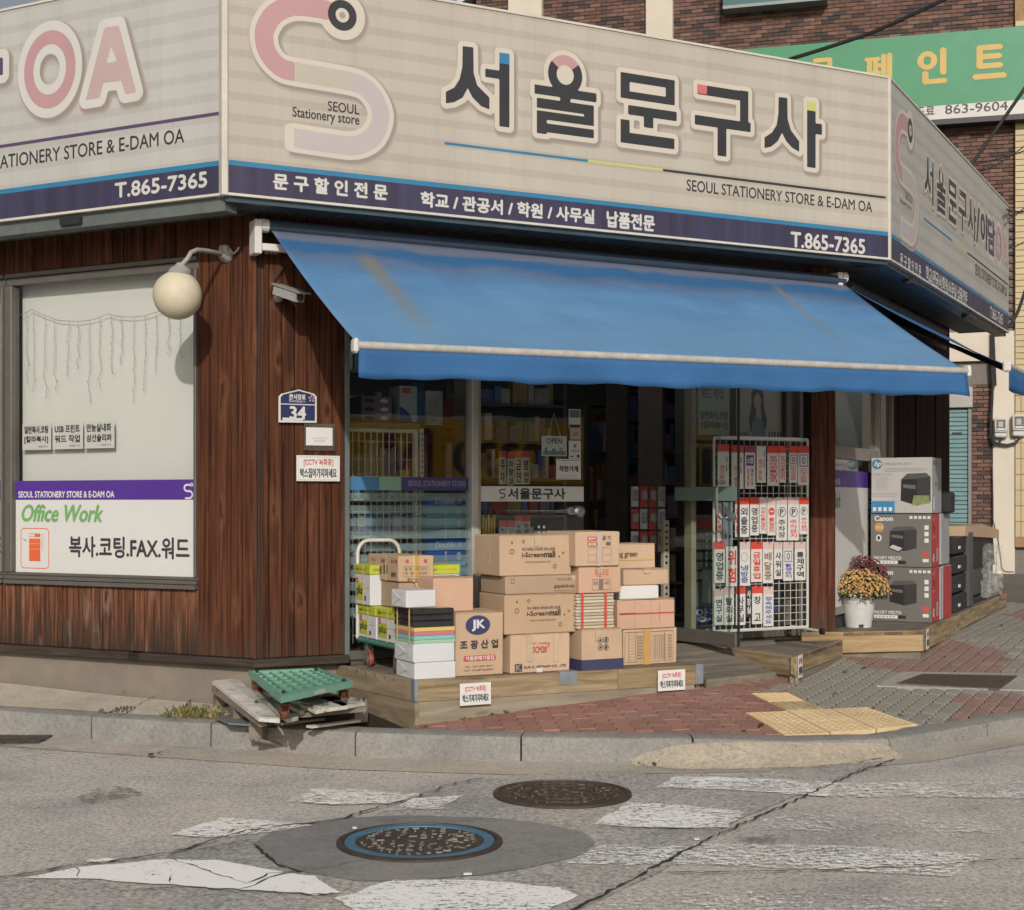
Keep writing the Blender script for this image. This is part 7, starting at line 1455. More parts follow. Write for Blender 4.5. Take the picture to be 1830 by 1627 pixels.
cols = [(.04, .12, .24), (.24, .25, .25), (.20, .05, .05), (.34, .35, .36), (.05, .08, .20), (.07, .15, .17), (.12, .10, .18), (.03, .03, .04), (.33, .33, .31), (.22, .17, .08)]
GM = [pm(sc3(c, 1.5), .5, .25, 14, name='pack print') for c in cols]
R = random.Random(11)
for z in (.752, 1.032, 1.312, 1.572):
    x = gx0 + .02
    while x < gx1 - .12:
        w = R.uniform(.06, .14); h = R.uniform(.12, .22); t = thing('stock_pack', 'small pack of stock standing on the wire shelf unit', 'pack', FW, (x + w / 2, yg + .12, z), 'packs on the wire shelf unit'); part(t, 'pack', MB().box(x, x + w - .008, yg + .06, yg + .2, z, z + h, b=.004), GM[R.randrange(10)], FW); part(t, 'label', MB().rect(x + .01, z + h * .3, x + w - .02, z + h * .7, yg + .059), GM[R.randrange(10)], FW); x += w
VIO = pm((.13, .10, .16), .5, .15, 5, name='violet carton')
zsh = FW.hit(670, 762, yg + .1)[1]
for i, (yt, yb_) in enumerate(((709, 724), (724.5, 739), (739.5, 755))):
    a, b = FW.hit(646, yb_, yg + .1); c, d = FW.hit(700, yt, yg + .1); t = thing('toner_box', ('topmost', 'middle', 'lowest')[i] + ' violet toner box above the wire shelf unit', 'box', FW, (a, yg + .1, b)); part(t, 'carton', MB().box(a, c, yg + .1, yg + .4, b, d - .002), VIO, FW); part(t, 'printing', MB().disc(a + .06, (b + d) / 2, .04, .015, yg + .098, 0).disc(c - .06, (b + d) / 2, .03, .015, yg + .098, 1), [BLACK, GM[8]], FW)
a, b = FW.hit(646, 768, yg + .08); part(gr, 'top_board', MB().box(gx0, gx1, yg + .06, yg + .42, gz1 - .0, FW.hit(670, 756, yg + .1)[1] - .002), pm((.22, .2, .1), .6, .2, 4, name='board'), FW)
a, b = FW.hit(714, 754, yg + .1); c, d = FW.hit(745, 691, yg + .1); t = thing('white_box', 'tall white box with a blue corner next to the violet toner boxes', 'box', FW, (a, yg + .1, b)); part(t, 'carton', MB().box(a, c, yg + .1, yg + .3, b, d), pm((.34, .38, .42), .5, .05, 3, name='bluish white carton'), FW); mb = MB().rect(a + .15 * (c - a), b + .8 * (d - b), a + .6 * (c - a), d - .01, yg + .098, 0); mb.poly([(a, yg + .098, b), (a + .1, yg + .098, b), (a + .08, yg + .098, b + .06), (a + .03, yg + .098, b + .1), (a, yg + .098, b + .11)], 1); part(t, 'printing', mb, [REDP, BLUEI], FW)
# blue paper packs behind the left pane
BP = [pm((.02, .09, .34), .35, .2, 5, name='deep blue wrap'), pm((.10, .36, .48), .35, .25, 4, name='aqua wrap'), pm((.06, .19, .40), .35, .2, 5, name='mid blue wrap')]
ybp = .22; xa, _ = FW.hit(763, 900, ybp); xb, _ = FW.hit(834, 900, ybp); zz = .48; zt = FW.hit(800, 886, ybp)[1]; nbp = 14; hp_ = (zt - zz) / nbp
for i in range(nbp):
    t = thing('blue_ream', f'blue wrapped paper ream in the tall stack behind the glass', 'paper', FW, ((xa + xb) / 2, ybp + .1, zz + i * hp_), 'blue reams stacked behind the glass'); part(t, 'wrapper', MB().box(xa, xb, ybp, ybp + .25, zz + i * hp_ + .002, zz + (i + 1) * hp_ - .002, b=.006), BP[(i * 2 + (i // 3)) % 3], FW)
    mb = MB()
    if i in (nbp - 1, nbp - 5): mb.text('Double A', xa + .2 * (xb - xa), zz + (i + .25) * hp_, xa + .86 * (xb - xa), zz + (i + .8) * hp_, ybp - .002, 0, .05, .2)
    else: mb.rect(xa + .45 * (xb - xa), zz + i * hp_ + .004, xa + .49 * (xb - xa), zz + (i + 1) * hp_ - .004, ybp - .001, 0); mb.disc(xa + .8 * (xb - xa), zz + (i + .5) * hp_, .02, hp_ * .36, ybp - .001, 0)
    part(t, 'printing', mb, pm((.42, .48, .52), .5, .1, 4, name='pale print'), FW)
# shelves deeper in the shop
SHW = pm((.10, .09, .08), .6, .2, 5, name='shelf wood')
def shelving(label, px0, px1, y, z0, z1, n, depth=.4, seed=0, dim=1):
    R = random.Random(seed); x0 = FW.hit(px0, 800, y)[0]; x1 = FW.hit(px1, 800, y)[0]; t = thing('shelving', label, 'shelving', FW, ((x0 + x1) / 2, y, z0))
    for x in (x0, x1): part(t, 'upright', MB().box(x - .015, x + .015, y, y + depth, z0, z1), SHW, FW)
    for i in range(n + 1):
        z = z0 + .05 + (z1 - z0 - .05) * i / n; part(t, 'shelf_board', MB().box(x0 + .016, x1 - .016, y, y + depth, z - .012, z + .012), SHW, FW)
        if i == n: continue
        x = x0 + .03; hh = (z1 - z0) / n
        while x < x1 - .1:
            w = R.choice((R.uniform(.035, .07), R.uniform(.06, .18))); h = R.uniform(.35, .8) * hh; w = min(w, x1 - x - .03); s = thing('shelf_stock', 'boxed stock dim on the shelves deep in the shop', 'stock', FW, (x + w / 2, y + .1, z + .013), 'stock on the dim inner shelves'); part(s, 'pack', MB().box(x, x + w - .008, y + R.uniform(.02, .08), y + .3, z + .013, z + .013 + h), GM[R.randrange(10)], FW); x += w
shelving('dark shelving full of boxes behind the sliding glass door', 852, 1010, 1.3, .47, 2.95, 8, seed=3); shelving('open shelving with brown boxes seen through the doorway', 1122, 1182, 3.2, .47, 3.1, 7, seed=5); shelving('shelving with bottles behind the doorway edge', 1186, 1226, 1.7, .47, 2.9, 8, seed=8); shelving('shelving in the far dark of the doorway', 1052, 1118, 4.2, .47, 2.6, 4, seed=9); shelving('shelving behind the pane above the paper stacks', 622, 836, 2.2, 1.7, 3.1, 3, seed=12)
# hanging sign plates and pens by the sliding door
for i, (px, yt, yb_) in enumerate(((898, 806, 866), (913, 808, 868), (927, 806, 866), (940, 806, 866), (898, 930, 958), (913, 930, 958), (927, 920, 958), (941, 920, 958))):
    y = .16; a, b = FW.hit(px - 6.5, yb_, y); c, d = FW.hit(px + 6.5, yt, y); t = thing('inner_sign_plate', f'red-topped sign plate inside the sliding door, {"upper" if i < 4 else "lower"} row, {("next to the mullion", "second from the mullion", "third from the mullion", "farthest from the mullion")[i % 4]}', 'sign plate', FW, (a, y, b), 'inner sign plates'); part(t, 'plate', MB().box(a, c, y, y + .004, b, d - .05), pm((.40, .42, .36), .5, .05, 3, name='dim plate'), FW); part(t, 'header_card', MB().box(a, c, y - .001, y + .003, d - .05, d), REDP, FW); part(t, 'lettering', MB().vtext(('주차', '화장실', '금연', '영업', '중식', '정숙', '담배', '마세')[i], (a + c) / 2, d - .06, b + .01, (c - a) * .6, y - .001, 0, .03), INK, FW)
for i in range(5):
    px = 862 + i * 5; y = .2; a, b = FW.hit(px, 955, y); c, d = FW.hit(px + 3.4, 920 + (i % 2) * 6, y); t = thing('yellow_marker', 'slim yellow marker pack standing inside the door glass', 'pens', FW, (a, y, b), 'yellow packs inside the door'); part(t, 'body', MB().box(a, c, y, y + .02, b, d), pm((.42, .31, .06), .5, .15, 5, name='yellow pack'), FW); part(t, 'tip', MB().prism([(a, y, d), (c, y, d), ((a + c) / 2, y, d + .03)], (0, .02, 0)), BLACK, FW)
# red blister packs in the doorway
R = random.Random(21)
for i in range(14):
    px = 1128 + (i % 4) * 16; py = 870 + (i // 4) * 40; y = .85 + .02 * (i % 3); a, b = FW.hit(px, py + 36, y); c, d = FW.hit(px + 13, py, y); t = thing('blister_pack', 'clear blister pack with a red card hanging in the doorway', 'pack', FW, (a, y, b), 'blister packs in the doorway'); part(t, 'card', MB().box(a, c, y, y + .004, b, d), R.choice([REDP, GM[3], GM[8], REDP]), FW); part(t, 'blister', MB().box(a + .008, c - .008, y - .03, y - .001, b + .05, d - .03, b=.012), pm((.30, .30, .32), .25, .3, 8, name='blister plastic'), FW)
a, b = FW.hit(1186, 1070, .5); c, d = FW.hit(1196, 930, .5); t = thing('slotted_post', 'cream slotted upright post standing in the doorway', 'post', FW, (a, .5, .47)); part(t, 'post', MB().box(a, c, .5, .54, .47, d), pm((.42, .38, .29), .5, .1, 5, name='cream post'), FW); sl_ = MB(); z = .6
while z < d - .05: sl_.box(a + .3 * (c - a), a + .7 * (c - a), .4985, .4995, z, z + .02); z += .05
part(t, 'slots', sl_, BLACK, FW, kind='stuff')
# ================================================================ flower pots
def mum(label, X, Y, z, r, h, bloom, seed, hr, sc=1):
    R = random.Random(seed); fr = Frame((X, Y), 0); t = thing('flower_pot', label, 'potted plant', fr, (0, 0, z))
    part(t, 'pot', MB().lathe([(r * .72, z), (r * .73, z + .01), (r * .97, z + h - .03), (r * 1.06, z + h - .028), (r * 1.06, z + h), (r * .98, z + h), (r * .9, z + h - .05), (.001, z + h - .05)], (0, 0, 0), 28), pm((.58, .57, .55), .4, .12, 9, name='white pot'), fr, smooth=True)
    part(t, 'drain_hole', MB().box(-.02, .02, -r * .76, -r * .70, z + .004, z + .03), BLACK, fr)
    lf = MB(); fl = MB(); zc_ = z + h - .02
    for i in range(900):
        a = R.uniform(0, 6.283); e = math.asin(R.uniform(-.25, 1)); q = hr * R.uniform(.6, .96); p = Vector((math.cos(a) * math.cos(e) * q, math.sin(a) * math.cos(e) * q, zc_ + .03 + math.sin(e) * q * .72)); n = Vector((R.gauss(0, 1), R.gauss(0, 1), R.gauss(.4, 1))).normalized(); u = n.orthogonal().normalized() * .016; v = n.cross(u).normalized() * .011; lf.poly([tuple(p - u), tuple(p - v), tuple(p + u), tuple(p + v)])
    nblo = 620
    for i in range(nblo):
        a = i * 2.39996; sn = -.05 + 1.05 * (i + .5) / nblo; e = math.asin(max(-1, min(1, sn))); q = hr * R.choice((R.uniform(.86, .98), R.uniform(.95, 1.07))); c = Vector((math.cos(a) * math.cos(e) * q, math.sin(a) * math.cos(e) * q, zc_ + .04 + math.sin(e) * q * .74))
        if sn < .12 and R.random() < .45: continue
        n = (c - Vector((0, 0, zc_))).normalized() + Vector((R.uniform(-.3, .3), R.uniform(-.3, .3), R.uniform(-.1, .4))); n.normalize(); u = n.orthogonal().normalized(); v = n.cross(u); s = R.uniform(.008, .018); k = 7; cen = len(fl.v); fl.v.append(tuple(c + n * s * .75))
        for ring, (rr, hh) in enumerate(((.5, .55), (1.0, .1))):
            for j in range(k * 2): aa = math.pi * j / k; rad = rr * s * (1 if j % 2 == 0 else .72); fl.v.append(tuple(c + u * math.cos(aa) * rad + v * math.sin(aa) * rad + n * s * hh))
        K = k * 2
        for j in range(K): jj = (j + 1) % K; fl.f.append((cen, cen + 1 + j, cen + 1 + jj)); fl.f.append((cen + 1 + j, cen + 1 + K + j, cen + 1 + K + jj, cen + 1 + jj)); fl.m += [0, 0]
    part(t, 'leaves', lf, pm((.045, .075, .022), .6, .3, 9, isl=.5, name='mum leaves'), fr, kind='stuff'); part(t, 'blooms', fl, bloom, fr, kind='stuff')
BY = pm((.60, .36, .13), .7, .2, 40, isl=.45, name='yellow blooms'); BM = pm((.15, .032, .042), .7, .2, 40, isl=.5, name='maroon blooms')
pX, pY = W0.atz(1536, 1122, ZR); pr = 32 * pY / FPX; mum('white pot of dense yellow chrysanthemums at the platform end', pX, pY + .05, ZR + .002, pr, 57 * pY / FPX, BY, 1, 55 * pY / FPX)
mum('white pot of maroon chrysanthemums half hidden behind the yellow ones', pX + .07, pY + .36, ZR + .002, pr, 77 * pY / FPX, BM, 2, 55 * pY / FPX)
gb = thing('green_bag', 'crumpled green and white plastic bag behind the flower pots', 'bag', W0, (pX - .2, pY + .15, ZR)); mb = MB(); R = random.Random(4)
bp_ = [(R.uniform(-.09, .09) + pX - .2, R.uniform(-.08, .08) + pY + .16, ZR + .003 + R.uniform(0, .20)) for _ in range(26)]
for i in range(22): a, b, c = R.sample(bp_, 3); mb.poly([a, b, c], R.choice((0, 0, 1)))
part(gb, 'film', mb, [pm((.03, .16, .08), .35, .2, 6, name='green film'), PAPER], W0)
# ================================================================ printer cartons
PF = Frame(W0.atz(1558, 1110, ZR), -27.5)
GREYC = pm((.135, .125, .115), .45, .06, 3, name='grey printer carton'); REDC = pm((.36, .045, .045), .45, .1, 4, name='red carton side'); PALEC = pm((.46, .44, .42), .5, .05, 3, name='pale printer carton'); SILV = pm((.33, .33, .34), .5, .08, 4, name='silver carton')
pw_ = PF.hit(1664, 1112, 0)[0]; H1 = PF.hit(1660, 1015, 0)[1]; H2 = PF.hit(1664, 918, 0)[1]; H3 = PF.hit(1670, 817, 0)[1]
def pbox(label, x0, x1, y0, y1, z0, z1, mfront, mside):
    t = thing('printer_box', label, 'box', PF, ((x0 + x1) / 2, (y0 + y1) / 2, z0)); part(t, 'carton', MB().box(x0, x1, y0, y1, z0 + .002, z1 - .002, b=.004), mfront, PF); part(t, 'side_panel', MB().box(x1 + .0, x1 + .0015, y0 + .004, y1 - .004, z0 + .006, z1 - .006), mside, PF); return t
def printer_art(mb, x, z, w, h, m0, y, tray=True):
    """flat picture of a black printer"""
    q = lambda pts, m, dy: mb.poly([(x + u * w, y - dy, z + v * h) for u, v in pts], m)
    q([(0, .15), (.55, 0), (.55, .82), (.02, .80)], m0, 0); q([(.55, 0), (1, .12), (1, .88), (.55, .82)], m0 + 1, .0002); q([(.02, .80), (.55, .82), (1, .88), (.85, 1), (.22, .98)], m0 + 2, .0004); q([(.08, .55), (.5, .5), (.5, .62), (.08, .66)], m0 + 3, .0005)
    if tray: q([(-.05, .12), (.35, -.06), (.55, .12), (.12, .28)], m0 + 4, .0006); q([(0, .14), (.34, -.01), (.48, .12), (.13, .25)], m0 + 5, .0008)
ART = [pm((.020, .019, .019), .4, .1, 5, name='art black'), pm((.035, .034, .034), .4, .1, 5, name='art dark'), pm((.07, .068, .066), .4, .1, 5, name='art grey'), pm((.11, .105, .10), .4, .1, 5, name='art light grey'), pm((.03, .03, .03), .4, .1, 5, name='art tray'), pm((.50, .49, .48), .5, .1, 5, name='art paper'), PAPER, pm((.48, .27, .08), .5, .1, 4, name='orange seal'), pm((.04, .20, .38), .5, .1, 4, name='cyan panel'), REDP, pm((.25, .24, .23), .5, .1, 4, name='grey small print'), pm((.20, .22, .10), .5, .3, 20, name='photo print'), pm((.05, .15, .24), .5, .1, 4, name='blue roundel')]
for k, (z0, z1, lab) in enumerate(((ZR, H1, 'lower grey and red printer box half covered by the chrysanthemums'), (H1, H2, 'upper grey and red printer box with an orange seal'))):
    t = pbox(lab, 0 if k == 0 else -.01, pw_, 0, .34, z0, z1, GREYC, REDC); W = pw_; h = z1 - z0; mb = MB(); y = -.0015
    mb.text('Canon', .05 * W, z0 + .86 * h, .36 * W, z0 + .95 * h, y, 6, .05); mb.disc(.13 * W, z0 + .74 * h, .042, .042, y, 7); mb.text('3년', .07 * W, z0 + .71 * h, .19 * W, z0 + .77 * h, y - .0005, 6)
    printer_art(mb, .30 * W, z0 + .30 * h, .46 * W, .46 * h, 0, y, k == 1); mb.text('MAXIFY MB2720', .04 * W, z0 + .14 * h, .5 * W, z0 + .2 * h, y, 6, .02); mb.rect(.04 * W, z0 + .06 * h, .44 * W, z0 + .12 * h, y, 6); mb.rect(.45 * W, z0 + .06 * h, .58 * W, z0 + .12 * h, y, 0)
    for i in range(6): mb.rect((.07 + .06 * i) * W, z0 + .08 * h, (.09 + .06 * i) * W, z0 + .10 * h, y - .0004, 0)
    for i in range(5): mb.rect((.64 + .075 * i) * W, z0 + .90 * h, (.69 + .075 * i) * W, z0 + .95 * h, y, 6)
    for i in range(3): mb.rect(.89 * W, z0 + (.70 - .12 * i) * h, .96 * W, z0 + (.78 - .12 * i) * h, y, 6)
    mb.rect(.86 * W, z0 + .10 * h, .96 * W, z0 + .16 * h, y, 6); mb.disc(.91 * W, z0 + .24 * h, .03, .03, y, 9); mb.disc(.12 * W, z0 + .54 * h, .025, .03, y, 6); mb.disc(.12 * W, z0 + .54 * h, .012, .018, y - .0004, 0)
    part(t, 'printing', mb, ART, PF)
    sp_ = PF.sub(pw_, 0, 90); m2 = MB(); m2.disc(.10, z0 + .72 * h, .018, .022, -.003, 0); m2.text('Canon', .03, z0 + .55 * h, .16, z0 + .60 * h, -.003, 1); m2.text('MAXIFY', .03, z0 + .86 * h, .16, z0 + .91 * h, -.003, 1); m2.rect(.20, z0 + .1 * h, .28, z0 + .35 * h, -.003, 2); m2.rect(.06, z0 + .1 * h, .12, z0 + .25 * h, -.003, 1); part(t, 'side_printing', m2, [BLACK, PINKC, SILV], sp_)
t = pbox('pale printer box with a round blue mark, topmost of the printer boxes', .0, pw_ + .01, -.02, .38, H2, H3, PALEC, SILV); W = pw_; h = H3 - H2; mb = MB(); y = -.0215; z0 = H2
mb.disc(.10 * W, z0 + .88 * h, .044, .044, y, 12); mb.text('hp', .045 * W, z0 + .82 * h, .15 * W, z0 + .94 * h, y - .0004, 6, .02, .3); mb.text('OfficeJet Pro 8710', .22 * W, z0 + .85 * h, .68 * W, z0 + .91 * h, y, 10, .01)
for i in range(3): mb.rect(.22 * W, z0 + (.80 - .025 * i) * h, (.96 - .03 * i) * W, z0 + (.807 - .025 * i) * h, y, 10)
mb.text('인쇄 복사 스캔 팩스', .04 * W, z0 + .67 * h, .36 * W, z0 + .72 * h, y, 10)
for i in range(7): mb.rect(.07 * W, z0 + (.63 - .035 * i) * h, (.3 - .02 * (i % 3)) * W, z0 + (.637 - .035 * i) * h, y, 10)
for i in range(3): mb.rect(.02 * W, z0 + (.36 - .03 * i) * h, (.46 - .02 * i) * W, z0 + (.366 - .03 * i) * h, y, 10)
mb.rect(.0, z0 + .01 * h, .40 * W, z0 + .22 * h, y, 8)
for i in range(4): mb.rect((.03 + .09 * i) * W, z0 + .04 * h, (.085 + .09 * i) * W, z0 + .11 * h, y - .0004, 6)
printer_art(mb, .50 * W, z0 + .14 * h, .50 * W, .58 * h, 0, y, False); mb.poly([(.69 * W, y - .0012, z0 + .14 * h), (.98 * W, y - .0012, z0 + .18 * h), (.98 * W, y - .0012, z0 + .32 * h), (.72 * W, y - .0012, z0 + .32 * h)], 11); part(t, 'printing', mb, ART, PF)
sp_ = PF.sub(pw_ + .01, -.02, 90); part(t, 'side_printing', MB().disc(.16, z0 + .52 * h, .02, .02, -.003, 0).rect(.05, z0 + .86 * h, .12, z0 + .94 * h, -.003, 1).text('8710', .14, z0 + .86 * h, .22, z0 + .92 * h, -.003, 1).rect(.05, z0 + .05 * h, .10, z0 + .3 * h, -.003, 2), [BLACK, BLUEP, PAPER], sp_)
t = pbox('silver-sided printer box standing behind the grey and red boxes', .0, pw_ + .012, .36, .72, H1 + .01, H2 - .0, SILV, SILV); t = pbox('red-sided printer box at the foot of the back stack', .0, pw_ + .008, .46, .84, ZR, H1, SILV, REDC); t = pbox('thin silver box wedged between the lower printer boxes', .1, pw_ + .006, .36, .45, ZR, H1 - .02, SILV, SILV)
px_, _ = PF.hit(1702, 890, .6); t = thing('toner_cartridge', 'black toner cartridge lying on the silver-sided box', 'cartridge', PF, (px_ - .06, .6, H2)); part(t, 'body', MB().box(px_ - .12, px_ + .02, .42, .62, H2 + .002, H2 + .19, b=.015).box(px_ - .02, px_ + .028, .44, .58, H2 + .13, H2 + .17, b=.008), BLACK, PF)
# ================================================================ machines at the platform end
MFr = Frame((cn.x, cn.y), math.degrees(math.atan2(uR.y, uR.x))); mh = lambda px, py, y: MFr.hit(px, py, y)
DKG = pm((.045, .047, .05), .35, .15, 6, name='dark grey plastic')
m0, m1 = mh(1706, 1040, .06)[0], mh(1728, 1040, .06)[0]; zt = mh(1715, 957, .06)[1]; t = thing('copier_unit', 'black paper-feed unit of stacked trays on the timber platform', 'office machine', MFr, (m0, .3, ZR)); n = 4; hh = (zt - ZR) / n
for i in range(n): part(t, 'tray', MB().box(m0, m1, .06 + .01 * (i % 2), .55, ZR + .005 + i * hh, ZR + (i + .94) * hh, b=.012), BLACK, MFr); part(t, 'round_sticker', MB().box(m0 + .28 * (m1 - m0), m0 + .40 * (m1 - m0), .05, .0595, ZR + (i + .3) * hh, ZR + (i + .45) * hh), PAPER, MFr)
m2 = mh(1736, 1040, .06)[0]; part(t, 'side_frame', MB().box(m1 + .003, m2, .04, .52, ZR + .004, zt + .03, b=.02), pm((.06, .063, .066), .35, .1, 6, name='grey frame'), MFr)
a0, a1 = mh(1738, 1000, .10)[0], mh(1778, 1000, .10)[0]; zb_, zt_ = mh(1750, 1012, .10)[1], mh(1745, 955, .10)[1]; t = thing('wrapped_printer', 'black office printer draped in clear crumpled plastic on a black plinth', 'office machine', MFr, (a0, .3, ZR))
part(t, 'plinth', MB().box(a0, a1 - .1, .08, .5, ZR, ZR + .06, b=.01), BLACK, MFr); part(t, 'base', MB().box(a0, a1 - .05, .12, .5, ZR + .06, zb_, b=.02), pm((.045, .046, .048), .3, .2, 6, name='charcoal body'), MFr); part(t, 'scanner', MB().prism([(a0 - .25, .10, zb_), (a1, .10, zb_ - .03), (a1 - .15, .10, zt_ - .05), (a0 + .1, .10, zt_), (a0 - .25, .10, zt_)], (0, .42, 0)), BLACK, MFr)
PLS = bpy.data.materials.new('clear plastic sheet'); PLS.use_nodes = True; b_ = PLS.node_tree.nodes['Principled BSDF']; b_.inputs['Base Color'].default_value = (.62, .62, .60, 1); b_.inputs['Roughness'].default_value = .12; b_.inputs['Alpha'].default_value = .26
R = random.Random(9); nu, nv = 22, 14; mb = MB()
for j in range(nv + 1):
    for i in range(nu + 1):
        u, v = i / nu, j / nv; x = a0 + .25 * (a1 - a0) + (.75 * (a1 - a0) + .10) * u; zz = zt_ - .10 - .05 * u + (ZR + .05 - zt_ + .10) * v; mb.v.append((x + R.uniform(-.012, .012), .045 + R.uniform(-.018, .018) + .025 * math.sin(u * 17 + v * 2) * (.3 + v), zz + R.uniform(-.010, .010)))
for j in range(nv):
    for i in range(nu): k = j * (nu + 1) + i; mb.f += [(k, k + 1, k + nu + 2), (k, k + nu + 2, k + nu + 1)]; mb.m += [0, 0]
part(t, 'plastic_sheet', mb, PLS, MFr)
t = thing('cardboard_sheet', 'flattened tan cardboard lid on top of the wrapped printer', 'cardboard', MFr, (a0, .3, zt_)); c0_, c1_ = mh(1714, 950, .10)[0], mh(1777, 955, .10)[0]
part(t, 'lid', MB().prism([(c0_, .05, zt_ + .004), (c1_, .05, zt_ - .07), (c1_, .05, zt_ + .02), (c0_ + .55 * (c1_ - c0_), .05, zt_ + .10), (c0_ + .1, .05, zt_ + .10)], (0, .5, 0)), CARD[0], MFr)
e0, _ = mh(1786, 1065, .05); t = thing('red_bundle', 'small dark and red bundle at the end of the timber platform', 'bundle', MFr, (e0, .05, ZR)); part(t, 'bundle', MB().box(e0 - .12, e0 + .06, .03, .2, ZR + .008, ZR + .11, b=.02), DKG, MFr); part(t, 'red_end', MB().box(e0 - .08, e0 + .05, .015, .029, ZR + .01, ZR + .06, b=.005), RED, MFr)
# ================================================================ pallet, dolly, litter by the kerb
PALW = wood('whitewashed pallet timber', [(.25, (.16, .135, .11)), (.42, (.48, .45, .40)), (.8, (.70, .67, .61))], along=0, grain=14); PALR = wood('raw pallet timber', [(.2, (.11, .09, .07)), (.5, (.19, .16, .125)), (.8, (.27, .235, .19))], along=0, grain=9)
pl_ = thing('wooden_pallet', 'broken white-painted wooden pallet leaning on the kerb', 'pallet', W0, ghit(520, 1270))
def on(px, py, z): Y = (EYE - z) * FPX / (py - CY); return Vector(((px - CX) / FPX * Y, Y, z))
ZQ = .335
def slat(q, zs, mat=PALW, th=.022):
    P = [tuple(on(px, py, z)) for (px, py), z in zip(q, zs)]; part(pl_, 'slat', MB().prism(P, (0, 0, -th)), mat, W0)
slat([(379, 1217), (462, 1283), (500, 1286), (404, 1214)], (ZQ + .03, ZQ - .06, ZQ - .06, ZQ + .03)); slat([(405, 1214), (462, 1280), (500, 1284), (424, 1211)], (ZQ + .03, ZQ - .055, ZQ - .055, ZQ + .03))
slat([(425, 1216), (470, 1240), (533, 1281), (513, 1286), (440, 1226)], (ZQ + .01, ZQ - .02, ZQ - .055, ZQ - .055, ZQ + .01)); slat([(452, 1224), (537, 1272), (550, 1267), (548, 1262), (468, 1221)], (ZQ, ZQ - .03, ZQ - .03, ZQ - .03, ZQ))
slat([(537, 1258), (565, 1270), (585, 1266), (552, 1255)], (ZQ - .005, ZQ - .01, ZQ - .01, ZQ - .005)); slat([(520, 1250), (585, 1266), (622, 1261), (600, 1244)], (ZQ,) * 4); slat([(570, 1246), (612, 1262), (652, 1255), (640, 1249), (606, 1240)], (ZQ,) * 5)
for a, b in (((383, 1240), (455, 1300)), ((440, 1290), (470, 1296)), ((640, 1270), (648, 1272))):
    pass
def blockpx(px, py, w, d, z0, z1, rot=20): c = on(px, py, z0); f_ = Frame((c.x, c.y), rot); part(pl_, 'block', MB().box(-w / 2, w / 2, -d / 2, d / 2, z0, z1, b=.004), PALR, f_)
blockpx(642, 1290, .085, .10, .165, ZQ - .024, 20); blockpx(424, 1288, .075, .10, .165, ZQ - .045, 25); blockpx(392, 1262, .06, .10, .19, ZQ + .005, 25); c_ = Vector(((461 - CX) / FPX * 9.14, 9.14)); part(pl_, 'block', MB().box(-.045, .045, -.04, .04, .085, .205, b=.004), PALR, Frame(c_, -14))
A, B = on(385, 1243, ZQ - .02), on(640, 1264, ZQ - .03)
def beam(p, q, w, h, mat=PALR, nm='bearer'): d = (q - p); f_ = Frame((p.x, p.y), math.degrees(math.atan2(d.y, d.x))); part(pl_, nm, MB().prism([(0, -w / 2, p.z), (0, w / 2, p.z), (0, w / 2, p.z - h), (0, -w / 2, p.z - h)], (d.xy.length, 0, d.z)), mat, f_)
beam(on(385, 1226, ZQ + .0), on(470, 1287, ZQ - .085), .05, .04); beam(on(500, 1276, ZQ - .05), on(652, 1262, ZQ - .024), .07, .03); beam(on(432, 1216, ZQ - .02), on(600, 1243, ZQ - .024), .07, .03); beam(on(552, 1297, .20), on(640, 1286, .195), .05, .015, PALW, 'bottom_slat'); beam(on(495, 1292, .23), on(575, 1283, .215), .05, .015, PALR, 'bottom_slat')
beam(on(391, 1269, .235), on(418, 1263, .235), .03, .012, PALR, 'bottom_slat')
lt = MB()
for ch, bl, ang, s in (('간', (448, 1256), -.2, .13), ('사', (480, 1250), -.6, .11), ('ㄱ', (530, 1266), .1, .12), ('오', (560, 1262), .1, .11), ('북', (592, 1258), .1, .12), ('가', (627, 1255), .1, .11)):
    c = on(*bl, ZQ + (.004 if bl[0] > 500 else -.022)); v, f, a, b, e, d = text_geo(ch); ca, sa = math.cos(ang), math.sin(ang); [lt.add([(c.x + ((p + e1) * ca - (q + e2) * sa) * s, c.y + ((p + e1) * sa + (q + e2) * ca) * s * 1.1, c.z + .007 + .0002 * k_ + (.085 * (q * s) if bl[0] <= 500 else .02 * q * s)) for p, q in v], f) for k_, (e1, e2) in enumerate(((-.015, 0), (.015, 0), (0, .02), (0, -.02)))]
part(pl_, 'lettering', lt, INK, W0)
part(pl_, 'base_plate', MB().prism([tuple(on(*p, .185)) for p in ((385, 1282), (408, 1292), (470, 1296), (500, 1290), (430, 1275))], (0, 0, -.012)), pm((.13, .135, .14), .7, .1, 5, name='grey board'), W0)
sk_ = thing('wood_stick', 'thin broken stick leaning in the gutter below the pallet', 'stick', W0, (*G(490, 1345), 0)); A, B = on(458, 1322, .10), on(524, 1338, .012); d = B - A; part(sk_, 'stick', MB().tube([A, A.lerp(B, .5) + Vector((0, 0, .002)), B], [.014, .013, .016], 6), PALR, W0)
